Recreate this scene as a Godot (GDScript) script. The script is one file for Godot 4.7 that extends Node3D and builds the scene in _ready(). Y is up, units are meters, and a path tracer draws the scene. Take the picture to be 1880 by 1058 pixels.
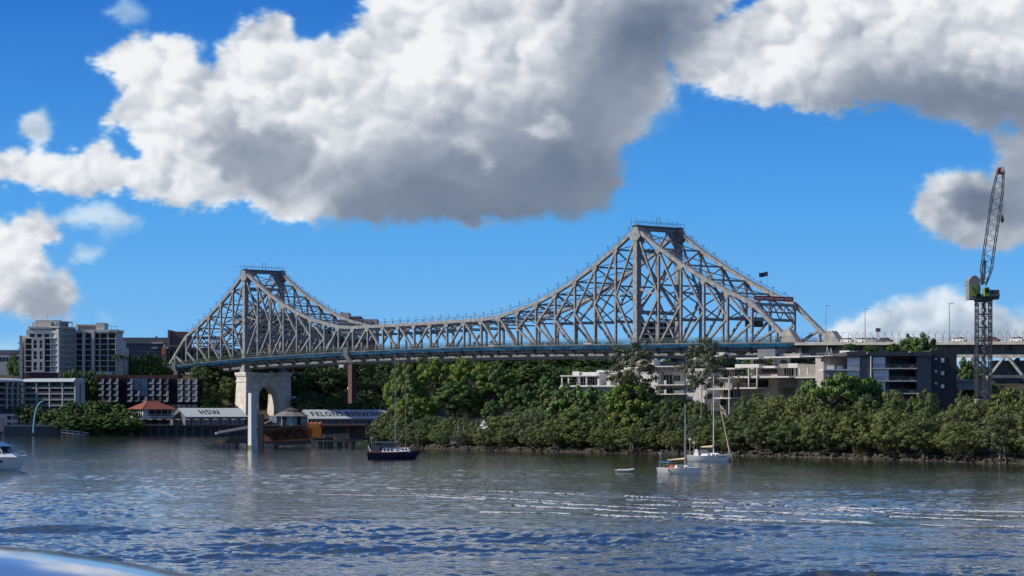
extends Node3D
# A steel cantilever bridge over a wide river, seen from the water's edge upstream. y is up, the camera looks along -z.
const F := 3780.0      # focal length in photograph pixels
const HC := 11.9       # height of the eye above the water
const YH := 750.0      # row of the level line in the photograph
const CX := 940.0

var rng := RandomNumberGenerator.new()
var M := {}
var UB: BoxMesh
var used := {}
var nz := FastNoiseLite.new()

# ---------------------------------------------------------------- places
func gx(px: float, d: float) -> float: return (px - CX) * d / F
func gy(py: float, d: float) -> float: return HC + (YH - py) * d / F
func gp(px: float, py: float, d: float) -> Vector3: return Vector3(gx(px, d), gy(py, d), -d)

# ---------------------------------------------------------------- mesh collector; faces are given counter-clockwise seen from outside
class MB:
	var v := PackedVector3Array()
	var n := PackedVector3Array()
	var c := PackedColorArray()
	var ix := PackedInt32Array()
	var col := Color(1, 1, 1)
	func quad(a: Vector3, b: Vector3, d: Vector3, e: Vector3) -> void:
		var m := (d - a).cross(e - b).normalized()
		var k := v.size()
		v.append(a); v.append(b); v.append(d); v.append(e)
		for q in 4:
			n.append(m); c.append(col)
		ix.append_array(PackedInt32Array([k, k + 2, k + 1, k, k + 3, k + 2]))
	func tri(a: Vector3, b: Vector3, d: Vector3) -> void:
		var m := (b - a).cross(d - a).normalized()
		var k := v.size()
		v.append(a); v.append(b); v.append(d)
		for q in 3:
			n.append(m); c.append(col)
		ix.append_array(PackedInt32Array([k, k + 2, k + 1]))
	func box(t: Transform3D, lo: Vector3, hi: Vector3) -> void:
		loft(t, lo, hi, lo, hi)
	func loft(t: Transform3D, lo: Vector3, hi: Vector3, lo2: Vector3, hi2: Vector3) -> void:
		# a box whose top rectangle (lo2.x..hi2.x, lo2.z..hi2.z at hi.y) may differ from the bottom one
		var p := [Vector3(lo.x, lo.y, lo.z), Vector3(hi.x, lo.y, lo.z), Vector3(hi.x, lo.y, hi.z), Vector3(lo.x, lo.y, hi.z), Vector3(lo2.x, hi.y, lo2.z), Vector3(hi2.x, hi.y, lo2.z), Vector3(hi2.x, hi.y, hi2.z), Vector3(lo2.x, hi.y, hi2.z)]
		for q in 8: p[q] = t * p[q]
		quad(p[3], p[2], p[6], p[7]); quad(p[1], p[0], p[4], p[5]); quad(p[2], p[1], p[5], p[6]); quad(p[0], p[3], p[7], p[4]); quad(p[7], p[6], p[5], p[4]); quad(p[0], p[1], p[2], p[3])
	func bar(a: Vector3, b: Vector3, w: float, h: float, up := Vector3.UP) -> void:
		var z := (b - a).normalized()
		var x := up.cross(z)
		if x.length() < 0.01: x = Vector3.RIGHT.cross(z)
		x = x.normalized()
		box(Transform3D(Basis(x, z.cross(x), z), a), Vector3(-w / 2, -h / 2, 0), Vector3(w / 2, h / 2, a.distance_to(b)))
	func tube(a: Vector3, b: Vector3, r0: float, r1: float, s := 6, cap := false) -> void:
		var z := (b - a).normalized()
		var x := z.cross(Vector3.UP if absf(z.y) < 0.95 else Vector3.RIGHT).normalized()
		var y := z.cross(x)
		var k := v.size()
		for q in s:
			var o := x * cos(TAU * q / s) + y * sin(TAU * q / s)
			v.append(a + o * r0); n.append(o); c.append(col)
			v.append(b + o * r1); n.append(o); c.append(col)
		for q in s:
			var e := k + 2 * q
			var g := k + 2 * ((q + 1) % s)
			ix.append_array(PackedInt32Array([e, e + 1, g + 1, e, g + 1, g]))
		if cap:
			for q in range(1, s - 1):
				var o := func(w): return b + (x * cos(TAU * w / s) + y * sin(TAU * w / s)) * r1
				tri(o.call(0), o.call(q), o.call(q + 1))
	func pipe(pts: Array, r0: float, r1: float, s := 6) -> void:
		for q in pts.size() - 1:
			tube(pts[q], pts[q + 1], lerpf(r0, r1, float(q) / (pts.size() - 1)), lerpf(r0, r1, float(q + 1) / (pts.size() - 1)), s)
	func prism(t: Transform3D, poly: PackedVector2Array, z0: float, z1: float) -> void:
		# polygon in x,y pushed from z0 to z1
		var pl := poly
		if Geometry2D.is_polygon_clockwise(pl):
			pl = PackedVector2Array(Array(pl))
			pl.reverse()
		var tr := Geometry2D.triangulate_polygon(pl)
		for q in range(0, tr.size(), 3):
			var a := pl[tr[q]]
			var b := pl[tr[q + 1]]
			var d := pl[tr[q + 2]]
			if (b - a).cross(d - a) < 0:
				var s := b
				b = d
				d = s
			tri(t * Vector3(a.x, a.y, z1), t * Vector3(b.x, b.y, z1), t * Vector3(d.x, d.y, z1))
			tri(t * Vector3(a.x, a.y, z0), t * Vector3(d.x, d.y, z0), t * Vector3(b.x, b.y, z0))
		for q in pl.size():
			var a := pl[q]
			var b := pl[(q + 1) % pl.size()]
			quad(t * Vector3(a.x, a.y, z0), t * Vector3(b.x, b.y, z0), t * Vector3(b.x, b.y, z1), t * Vector3(a.x, a.y, z1))
	func grid(pts: Array, rows: int, cols: int, smooth := true) -> void:
		# pts[r * cols + q]; outside is towards (along cols) x (along rows)
		var k := v.size()
		for r in rows:
			for q in cols:
				var e: Vector3 = pts[r * cols + mini(q + 1, cols - 1)] - pts[r * cols + maxi(q - 1, 0)]
				var g: Vector3 = pts[mini(r + 1, rows - 1) * cols + q] - pts[maxi(r - 1, 0) * cols + q]
				v.append(pts[r * cols + q]); n.append(e.cross(g).normalized()); c.append(col)
		for r in rows - 1:
			for q in cols - 1:
				var a := k + r * cols + q
				ix.append_array(PackedInt32Array([a, a + cols + 1, a + 1, a, a + cols, a + cols + 1]))
	func mesh(inv := Transform3D()) -> ArrayMesh:
		var arr := []
		arr.resize(Mesh.ARRAY_MAX)
		arr[Mesh.ARRAY_VERTEX] = inv * v
		arr[Mesh.ARRAY_NORMAL] = Transform3D(inv.basis, Vector3.ZERO) * n
		arr[Mesh.ARRAY_COLOR] = c
		arr[Mesh.ARRAY_INDEX] = ix
		var m := ArrayMesh.new()
		m.add_surface_from_arrays(Mesh.PRIMITIVE_TRIANGLES, arr)
		return m

# ---------------------------------------------------------------- objects
func numbered(called: String) -> String:
	var k: int = used.get(called, 0)
	used[called] = k + 1
	return called if k == 0 else "%s_%03d" % [called, k]

func tag(o: Node, label: String, category: String, group := "", kind := "") -> Node:
	if label: o.set_meta("label", label)
	if category: o.set_meta("category", category)
	if group: o.set_meta("group", group)
	if kind: o.set_meta("kind", kind)
	return o

func thing(called: String, label: String, category: String, at := Vector3.ZERO, turn := 0.0, group := "") -> Node3D:
	var o := Node3D.new()
	o.name = numbered(called)
	add_child(o)
	o.position = at
	o.rotation.y = turn
	tag(o, label, category, group)
	return o

func wt(o: Node) -> Transform3D:
	var t := Transform3D()
	while o is Node3D and o != self:
		t = (o as Node3D).transform * t
		o = o.get_parent()
	return t

func put(b: MB, called: String, m: Material, parent: Node = self, local := false) -> MeshInstance3D:
	# one mesh from a collector whose points are in world places (or in the parent's own axes when local)
	var o := MeshInstance3D.new()
	o.mesh = b.mesh(Transform3D() if local or parent == self else wt(parent).affine_inverse())
	o.material_override = m
	if parent == self:
		o.name = numbered(called)
	else:
		o.name = called
	parent.add_child(o, true)
	return o

func share(mesh: Mesh, called: String, m: Material, parent: Node, t := Transform3D()) -> MeshInstance3D:
	var o := MeshInstance3D.new()
	o.mesh = mesh
	o.material_override = m
	o.name = called if parent != self else numbered(called)
	parent.add_child(o, true)
	o.transform = t
	return o

func lb(parent: Node, called: String, m: Material, t: Transform3D, x0: float, x1: float, y0: float, y1: float, z0: float, z1: float) -> MeshInstance3D:
	# a box x0..x1, y0..y1, z0..z1 in the axes t, as a part
	var w := t * Transform3D(Basis.from_scale(Vector3(x1 - x0, y1 - y0, z1 - z0)), Vector3((x0 + x1) / 2, (y0 + y1) / 2, (z0 + z1) / 2))
	return share(UB, called, m, parent, wt(parent).affine_inverse() * w)

func beam(parent: Node, called: String, m: Material, a: Vector3, b: Vector3, w: float, h: float, up := Vector3.UP) -> MeshInstance3D:
	var z := (b - a).normalized()
	var x := up.cross(z)
	if x.length() < 0.01: x = Vector3.RIGHT.cross(z)
	x = x.normalized()
	var t := Transform3D(Basis(x * w, z.cross(x) * h, z * a.distance_to(b)), (a + b) / 2)
	return share(UB, called, m, parent, wt(parent).affine_inverse() * t)

func wallframe(px0: float, d0: float, px1: float, d1: float, base: float) -> Transform3D:
	# axes of an upright face from one ground point to another: x along it, y up, z out of it (to the viewer's side)
	var a := Vector3(gx(px0, d0), base, -d0)
	var b := Vector3(gx(px1, d1), base, -d1)
	var x := (b - a).normalized()
	return Transform3D(Basis(x, Vector3.UP, x.cross(Vector3.UP)), a)

func text_on(parent: Node, called: String, s: String, m: Material, t: Transform3D, size: float, depth := 0.04, font := "Droid Sans", bold := true) -> MeshInstance3D:
	var tm := TextMesh.new()
	var sf := SystemFont.new()
	sf.font_names = PackedStringArray([font])
	sf.font_weight = 700 if bold else 400
	tm.font = sf
	tm.text = s
	tm.font_size = 32
	tm.pixel_size = size / 23.0
	tm.depth = depth
	return share(tm, called, m, parent, wt(parent).affine_inverse() * t)

# ---------------------------------------------------------------- materials
func noisetex(freq: float, lo: float, hi: float, seed_: int, oct := 5, normal := false, bump := 4.0) -> NoiseTexture2D:
	var f := FastNoiseLite.new()
	f.seed = seed_
	f.noise_type = FastNoiseLite.TYPE_SIMPLEX_SMOOTH
	f.frequency = freq
	f.fractal_octaves = oct
	var t := NoiseTexture2D.new()
	t.width = 512
	t.height = 512
	t.seamless = true
	t.noise = f
	if normal:
		t.as_normal_map = true
		t.bump_strength = bump
	else:
		var g := Gradient.new()
		g.set_color(0, Color(lo, lo, lo))
		g.set_color(1, Color(hi, hi, hi))
		t.color_ramp = g
	return t

func mat(called: String, r: float, g: float, b: float, rough := 0.8, metal := 0.0, tex: Texture2D = null, scale := 0.1) -> StandardMaterial3D:
	# r, g, b are linear base colours
	var m := StandardMaterial3D.new()
	m.resource_name = called
	m.albedo_color = Color(r, g, b).linear_to_srgb()
	m.roughness = rough
	m.metallic = metal
	if tex:
		m.albedo_texture = tex
		m.uv1_triplanar = true
		m.uv1_world_triplanar = true
		m.uv1_scale = Vector3.ONE * scale
	M[called] = m
	return m

func leafmat(called: String, tint: Color, back: float) -> void:
	var m := StandardMaterial3D.new()
	m.resource_name = called
	m.albedo_color = tint.linear_to_srgb()
	m.vertex_color_use_as_albedo = true
	m.roughness = 0.6
	m.cull_mode = BaseMaterial3D.CULL_DISABLED
	m.backlight_enabled = true
	m.backlight = (Color(0.5, 0.62, 0.12) * back).linear_to_srgb()
	M[called] = m

# ---------------------------------------------------------------- sky: air and clouds by direction
var nA := FastNoiseLite.new()
var nB := FastNoiseLite.new()
var nC := FastNoiseLite.new()
var nH := FastNoiseLite.new()
var clouds := []
var darks := []
var thick := []

func setup_clouds() -> void:
	nA.seed = 11; nA.noise_type = FastNoiseLite.TYPE_CELLULAR; nA.cellular_return_type = FastNoiseLite.RETURN_DISTANCE; nA.cellular_jitter = 1.0
	nA.frequency = 1.0 / 62.0; nA.fractal_type = FastNoiseLite.FRACTAL_FBM; nA.fractal_octaves = 4; nA.fractal_gain = 0.55; nA.fractal_lacunarity = 2.1
	nA.domain_warp_enabled = true; nA.domain_warp_amplitude = 22.0; nA.domain_warp_frequency = 1.0 / 80.0
	nB.seed = 5; nB.noise_type = FastNoiseLite.TYPE_SIMPLEX_SMOOTH; nB.frequency = 1.0 / 130.0; nB.fractal_octaves = 5; nB.fractal_gain = 0.55
	nC.seed = 8; nC.noise_type = FastNoiseLite.TYPE_SIMPLEX_SMOOTH; nC.frequency = 1.0 / 11.0; nC.fractal_octaves = 4
	nH.seed = 19; nH.noise_type = FastNoiseLite.TYPE_SIMPLEX_SMOOTH; nH.frequency = 1.0 / 175.0; nH.fractal_type = FastNoiseLite.FRACTAL_NONE
	# outlines in degrees-like units of the view (photograph pixels at the focal length), softness, puffiness
	var add := func(soft: float, puff: float, pts: Array, strength := 1.0, dim := 1.0):
		var p := PackedVector2Array()
		for q in range(0, pts.size(), 2): p.append(Vector2(pts[q], pts[q + 1]))
		var r := Rect2(p[0], Vector2.ZERO)
		for q in p: r = r.expand(q)
		clouds.append({"p": p, "r": r.grow(60), "soft": soft, "puff": puff, "s": strength, "dim": dim})
	add.call(12.0, 19.0, [-60, 318, -10, 285, 60, 278, 120, 290, 165, 262, 190, 262, 245, 300, 262, 285, 248, 258, 195, 215, 226, 172, 205, 130, 172, 108, 215, 88, 262, 66, 300, 62, 362, 76, 362, 112, 392, 120, 402, 84, 430, 56, 488, 18, 528, 40, 540, 78, 575, 74, 640, 55, 672, 18, 700, -60, 1000, -110, 1300, -90, 1352, 0, 1290, 52, 1240, 66, 1226, 112, 1242, 168, 1190, 225, 1150, 268, 1140, 320, 1110, 388, 1040, 396, 980, 404, 890, 402, 850, 412, 780, 398, 690, 408, 570, 412, 490, 398, 425, 366, 395, 372, 330, 384, 260, 366, 232, 350, 150, 356, 60, 346, -20, 328])
	add.call(13.0, 18.0, [1222, 100, 1240, 66, 1296, 44, 1340, 24, 1390, 8, 1420, -40, 1900, -80, 2150, -60, 2150, 215, 1990, 245, 1880, 236, 1795, 234, 1740, 222, 1690, 206, 1610, 190, 1540, 206, 1490, 198, 1400, 186, 1325, 178, 1250, 152])
	add.call(15.0, 16.0, [1700, 322, 1745, 318, 1788, 312, 1822, 330, 1836, 290, 1826, 248, 1900, 228, 2050, 250, 2050, 420, 1960, 448, 1880, 446, 1812, 456, 1745, 440, 1688, 412, 1674, 388, 1696, 352])
	add.call(16.0, 16.0, [1505, 615, 1548, 588, 1590, 580, 1612, 560, 1660, 552, 1712, 540, 1758, 530, 1800, 540, 1845, 572, 1900, 570, 1980, 600, 2080, 596, 2080, 660, 1500, 660], 0.85)
	add.call(10.0, 17.0, [-60, 418, 0, 410, 40, 396, 72, 384, 106, 412, 104, 440, 72, 462, 92, 496, 122, 500, 148, 545, 120, 578, 62, 584, 0, 566, -70, 540])
	add.call(11.0, 13.0, [36, 240, 42, 214, 76, 200, 98, 224, 92, 258, 62, 270], 0.85)
	add.call(15.0, 15.0, [92, 400, 130, 388, 192, 368, 222, 396, 260, 402, 236, 414, 205, 428, 190, 440, 172, 420, 120, 416], 0.72)
	add.call(13.0, 12.0, [132, 478, 150, 452, 190, 458, 168, 480], 0.6)
	add.call(8.0, 8.0, [112, 512, 130, 500, 146, 530, 128, 540], 0.6)
	add.call(10.0, 9.0, [190, 22, 228, -4, 276, 18, 270, 34, 225, 44], 0.5)
	add.call(14.0, 9.0, [95, 575, 140, 572, 132, 592, 80, 590], 0.45)
	add.call(22.0, 8.0, [-80, 628, 50, 626, 60, 645, -80, 650], 0.5)
	add.call(12.0, 7.0, [182, 574, 200, 590, 196, 596, 180, 582], 0.4)
	add.call(20.0, 9.0, [1100, 200, 1180, 170, 1246, 150, 1250, 200, 1190, 250, 1130, 270], 0.5)
	add.call(14.0, 8.0, [815, 400, 860, 402, 930, 398, 980, 398, 900, 416, 850, 416], 0.6)
	# small bright shreds in front of the shaded side
	add.call(12.0, 13.0, [966, 238, 994, 228, 1012, 200, 1034, 212, 1044, 250, 1022, 254, 990, 246], 0.62, 0.25)
	add.call(13.0, 11.0, [826, 252, 850, 246, 872, 258, 892, 276, 908, 304, 898, 310, 872, 292, 852, 272, 834, 268], 0.6, 0.2)
	add.call(12.0, 6.0, [800, 205, 822, 196, 830, 218, 812, 232], 0.5, 0.3)
	add.call(8.0, 5.0, [460, 240, 478, 236, 484, 244, 470, 250], 0.6, 0.3)
	for z in [[44.0, 0.26, [1470, 150, 1580, 120, 1680, 110, 1800, 120, 2000, 110, 2000, 260, 1700, 240, 1500, 215]], [20.0, 0.36, [366, 238, 410, 212, 462, 204, 520, 222, 572, 262, 545, 300, 512, 318, 500, 348, 440, 336, 392, 302]], [72.0, 0.37, [560, 330, 640, 285, 760, 230, 880, 205, 1000, 160, 1070, 60, 1180, -40, 1300, -40, 1230, 120, 1180, 230, 1150, 420, 900, 450, 700, 440, 580, 420]], [26.0, 0.12, [600, 345, 760, 300, 900, 330, 1010, 250, 1130, 300, 1130, 430, 620, 430]], [16.0, 0.2, [1706, 338, 1760, 335, 1830, 340, 1840, 260, 1960, 250, 1960, 380, 1850, 400, 1790, 392, 1722, 372]]]:
		var zp := PackedVector2Array()
		for q in range(0, z[2].size(), 2): zp.append(Vector2(z[2][q], z[2][q + 1]))
		var zr := Rect2(zp[0], Vector2.ZERO)
		for q in zp: zr = zr.expand(q)
		thick.append({"p": zp, "r": zr.grow(z[0]), "soft": z[0], "k": z[1]})
	# thick parts of the clouds, which let less light through: centre, radii, depth
	darks = [[455, 275, 90, 52, 0.16], [690, 340, 200, 70, 0.16], [880, 310, 230, 110, 0.22], [1070, 250, 140, 170, 0.22], [850, 392, 330, 22, 0.12], [860, 110, 170, 50, -0.10], [470, 388, 110, 18, -0.16], [880, 404, 60, 8, -0.25],
		[690, 170, 130, 60, 0.10], [1140, 60, 120, 90, 0.34], [1210, 20, 110, 60, 0.26], [880, 20, 60, 40, 0.10], [300, 366, 140, 14, 0.14], [130, 340, 120, 14, 0.12], [520, 130, 60, 50, 0.05],
		[1840, 180, 170, 50, 0.46], [1640, 145, 140, 46, 0.32], [1500, 180, 150, 22, 0.16], [1540, 70, 50, 60, 0.14], [1750, 60, 130, 50, 0.14], [1880, 300, 90, 70, 0.36], [1770, 370, 62, 44, 0.52], [1860, 400, 70, 40, 0.30], [1750, 345, 46, 20, 0.16], [1880, 440, 110, 22, 0.22], [1720, 425, 40, 16, 0.12],
		[1700, 610, 160, 34, 0.20], [1860, 605, 120, 40, 0.24], [60, 540, 60, 34, 0.32], [90, 430, 22, 28, 0.20], [30, 510, 34, 50, 0.10], [90, 555, 50, 26, 0.26], [120, 590, 60, 12, 0.2]]

func zones(p: Vector2) -> float:
	# shaded sides of the large cloud, with softer and harder limits
	var v := 0.0
	for z in thick:
		if z.r.has_point(p): v += z.k * smoothstep(-z.soft, z.soft, cut(p, z.p))
	return v

func cut(p: Vector2, poly: PackedVector2Array) -> float:
	# distance to the outline, positive inside
	var d := 1e12
	var s := -1.0
	var k := poly.size()
	var b := poly[k - 1]
	for q in k:
		var a := poly[q]
		var e := b - a
		var w := p - a
		var o := w - e * clampf(w.dot(e) / e.length_squared(), 0.0, 1.0)
		d = minf(d, o.length_squared())
		var c1 := p.y >= a.y
		var c2 := p.y < b.y
		var c3 := e.x * w.y > e.y * w.x
		if (c1 and c2 and c3) or (not c1 and not c2 and not c3): s = -s
		b = a
	return s * sqrt(d)

func air(el: float, az: float) -> Color:
	# sRGB colour of the clear sky by height in degrees
	var t := clampf(el / 11.3, 0.0, 1.0)
	var lo := Color(0.56, 0.785, 0.955)
	var mid := Color(0.325, 0.635, 0.92)
	var hi := Color(0.185, 0.465, 0.81)
	var c := lo.lerp(mid, minf(t * 2.0, 1.0)).lerp(hi, clampf(t * 2.0 - 1.0, 0.0, 1.0))
	if el > 11.3: c = hi.lerp(Color(0.085, 0.25, 0.57), clampf((el - 11.3) / 40.0, 0.0, 1.0))
	return c

func cloud_tone(bright: float) -> Color:
	var a := Color(0.42, 0.475, 0.565)
	var b := Color(0.645, 0.68, 0.735)
	var d := Color(0.955, 0.96, 0.972)
	return a.lerp(b, clampf(bright * 2.0, 0.0, 1.0)).lerp(d, clampf(bright * 2.0 - 1.0, 0.0, 1.0))

func heap(p: Vector2) -> float:
	# heaped-up relief of a cloud: rounded tops, sharp creases
	return absf(nH.get_noise_2d(p.x, p.y)) + 0.42 * absf(nH.get_noise_2d(p.x * 2.3 + 90.0, p.y * 2.3)) + 0.17 * absf(nH.get_noise_2d(p.x * 5.1, p.y * 5.1 + 50.0)) + 0.06 * absf(nH.get_noise_2d(p.x * 11.0, p.y * 11.0))

func sky_at(az: float, el: float) -> Color:
	var c := air(maxf(el, 0.0), az)
	var edge := maxf(smoothstep(17.0, 23.0, absf(az)), smoothstep(13.5, 18.0, el))
	if absf(az) < 40.0 and el < 24.0:
		var p := Vector2(CX + F * tan(deg_to_rad(az)), YH - F * tan(deg_to_rad(el)) / cos(deg_to_rad(az)))
		var cell := nA.get_noise_2d(p.x, p.y * 1.15)
		var fine := nC.get_noise_2d(p.x, p.y)
		for k in clouds:
			if not k.r.has_point(p): continue
			var big := nB.get_noise_2d(p.x * 2.0 + 300.0, p.y * 2.0)
			var sd: float = cut(p + Vector2(fine, -fine) * 3.0, k.p) - (cell + 0.35) * k.puff * 1.5 + big * k.puff * 0.9 + fine * k.puff * 0.5
			var wisp: float = k.soft * (1.0 + 1.3 * clampf(nB.get_noise_2d(p.x + 900.0, p.y * 1.4) * 2.0 + 0.3, 0.0, 1.6) * smoothstep(-0.1, 0.5, (p.x - k.r.get_center().x) / k.r.size.x + 0.25))
			var a := smoothstep(-wisp * 0.45, wisp, sd)
			if a <= 0.0: continue
			var dk := 0.0
			for q in darks:
				var w := Vector2((p.x + big * 34.0 + cell * 22.0 - q[0]) / q[2], (p.y + cell * 24.0 - big * 20.0 - q[1]) / q[3])
				dk += q[4] * exp(-w.length_squared() * 0.75)
			dk = (dk + zones(p + Vector2(big * 30.0 + cell * 26.0, cell * 30.0 - big * 18.0))) * k.get("dim", 1.0)
			var lit := clampf(1.0 - dk * 1.15, 0.12, 1.0)
			var warp := Vector2(big, cell) * 26.0
			var relief := (heap(p + warp) - heap(p + warp + Vector2(-15.0, -17.0))) * 0.40
			var bright := 0.93 - dk + clampf(relief, -0.26, 0.14) * lit + big * 0.05 * lit + fine * 0.012 * lit - 0.12 * lit * clampf(nB.get_noise_2d(p.x * 0.8 + 77.0, p.y * 0.8) * 2.4, -0.4, 1.0)
			c = c.lerp(cloud_tone(clampf(bright, 0.0, 1.0)), a * k.s)
	if edge > 0.0 and el > 0.5:
		var s := sin(deg_to_rad(el)) + 0.16
		var q := Vector3(sin(deg_to_rad(az)) * cos(deg_to_rad(el)), 0, cos(deg_to_rad(az)) * cos(deg_to_rad(el))) / s * 130.0
		var g := nB.get_noise_3d(q.x * 1.3, q.z * 1.3, 40.0)
		var a := smoothstep(0.09, 0.26, g) * edge * 0.95
		c = c.lerp(cloud_tone(clampf(1.02 - g * 1.6 + nB.get_noise_3d(q.x * 3.0, q.z * 3.0, 9.0) * 0.3, 0.0, 1.0)), a)
	return c

func sky_picture() -> Image:
	setup_clouds()
	var low := Image.create(512, 512, false, Image.FORMAT_RGB8)
	for y in 512:
		var el := 90.0 - (y + 0.5) * 180.0 / 512.0
		for x in 512:
			if el < -3.0:
				low.set_pixel(x, y, Color(0.42, 0.5, 0.58))
			else:
				low.set_pixel(x, y, sky_at(wrapf((x + 0.5) * 360.0 / 512.0, -180.0, 180.0), el))
	low.resize(4096, 4096, Image.INTERPOLATE_CUBIC)
	var x0 := -250
	var y0 := 2048 - 340
	for y in 350:
		var el := 90.0 - (y0 + y + 0.5) * 180.0 / 4096.0
		for x in 500:
			low.set_pixel(posmod(x0 + x, 4096), y0 + y, sky_at((x0 + x + 0.5) * 360.0 / 4096.0, el))
	return low

# ---------------------------------------------------------------- camera, sky, sun
func setup_view() -> void:
	var cam := Camera3D.new()
	cam.name = "camera"
	cam.projection = Camera3D.PROJECTION_FRUSTUM
	cam.near = 0.5
	cam.far = 20000.0
	cam.size = 1058.0 / F * cam.near
	cam.frustum_offset = Vector2(0.0, (YH - 529.0) / F * cam.near)
	cam.position = Vector3(0, HC, 0)
	cam.current = true
	add_child(cam)
	var env := Environment.new()
	env.background_mode = Environment.BG_SKY
	var sky := Sky.new()
	var sm := PanoramaSkyMaterial.new()
	sm.panorama = ImageTexture.create_from_image(sky_picture())
	sm.energy_multiplier = 1.0
	sky.sky_material = sm
	env.sky = sky
	env.tonemap_mode = Environment.TONE_MAPPER_LINEAR
	env.tonemap_exposure = 1.0
	env.sdfgi_enabled = true
	env.ssao_enabled = true
	env.ssil_enabled = true
	var we := WorldEnvironment.new()
	we.name = "world_environment"
	we.environment = env
	add_child(we)
	var sun := DirectionalLight3D.new()
	sun.name = "sun"
	sun.light_energy = 1.6
	sun.light_color = Color(1.0, 0.965, 0.905)
	sun.light_angular_distance = 0.5
	sun.shadow_enabled = true
	add_child(sun)
	var az := deg_to_rad(-96.0)      # from straight ahead, negative to the left; a little behind the viewer past -90
	var el := deg_to_rad(36.0)
	var toward := Vector3(sin(az) * cos(el), sin(el), -cos(az) * cos(el))
	sun.look_at_from_position(toward * 100.0, Vector3.ZERO, Vector3.UP)

# ---------------------------------------------------------------- land and water
func shore(x: float) -> float:
	# distance of the near edge of the right-hand land
	var t := [[-60, 700], [-44, 645], [-17, 594], [23, 551], [62, 513], [110, 443], [180, 400], [400, 380]]
	for q in t.size() - 1:
		if x < t[q + 1][0]: return lerpf(t[q][1], t[q + 1][1], clampf((x - t[q][0]) / (t[q + 1][0] - t[q][0]), 0.0, 1.0))
	return 380.0

func land(x: float, d: float) -> float:
	var h := -4.0
	# far bank with its flat wharf shelf and the cliff behind it
	var e := d - (914.0 + maxf(0.0, x + 40.0) * 1.1)
	if x < -205.0: e = d - 906.0
	if e > -6.0:
		h = maxf(h, lerpf(-4.0, 4.2, smoothstep(-6.0, 0.0, e)))
		var cliff := smoothstep(26.0, 84.0, e)
		h = maxf(h, 4.2 + cliff * 24.0 + clampf((e - 90.0) / 300.0, 0.0, 1.0) * 3.0)
	# right-hand point of land
	var s := d - shore(x)
	var w := x + 47.0 - (d - 643.0) * 0.5
	if s > -8.0 and w > -8.0:
		var f := minf(s, w * 1.6)
		h = maxf(h, lerpf(-3.0, 1.0, smoothstep(-3.5, 1.2, f + 1.5 * nz.get_noise_2d(x * 25.0, d * 25.0))) + smoothstep(4.0, 70.0, f) * 9.5 + smoothstep(70.0, 190.0, f) * 9.0)
	return h

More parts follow.
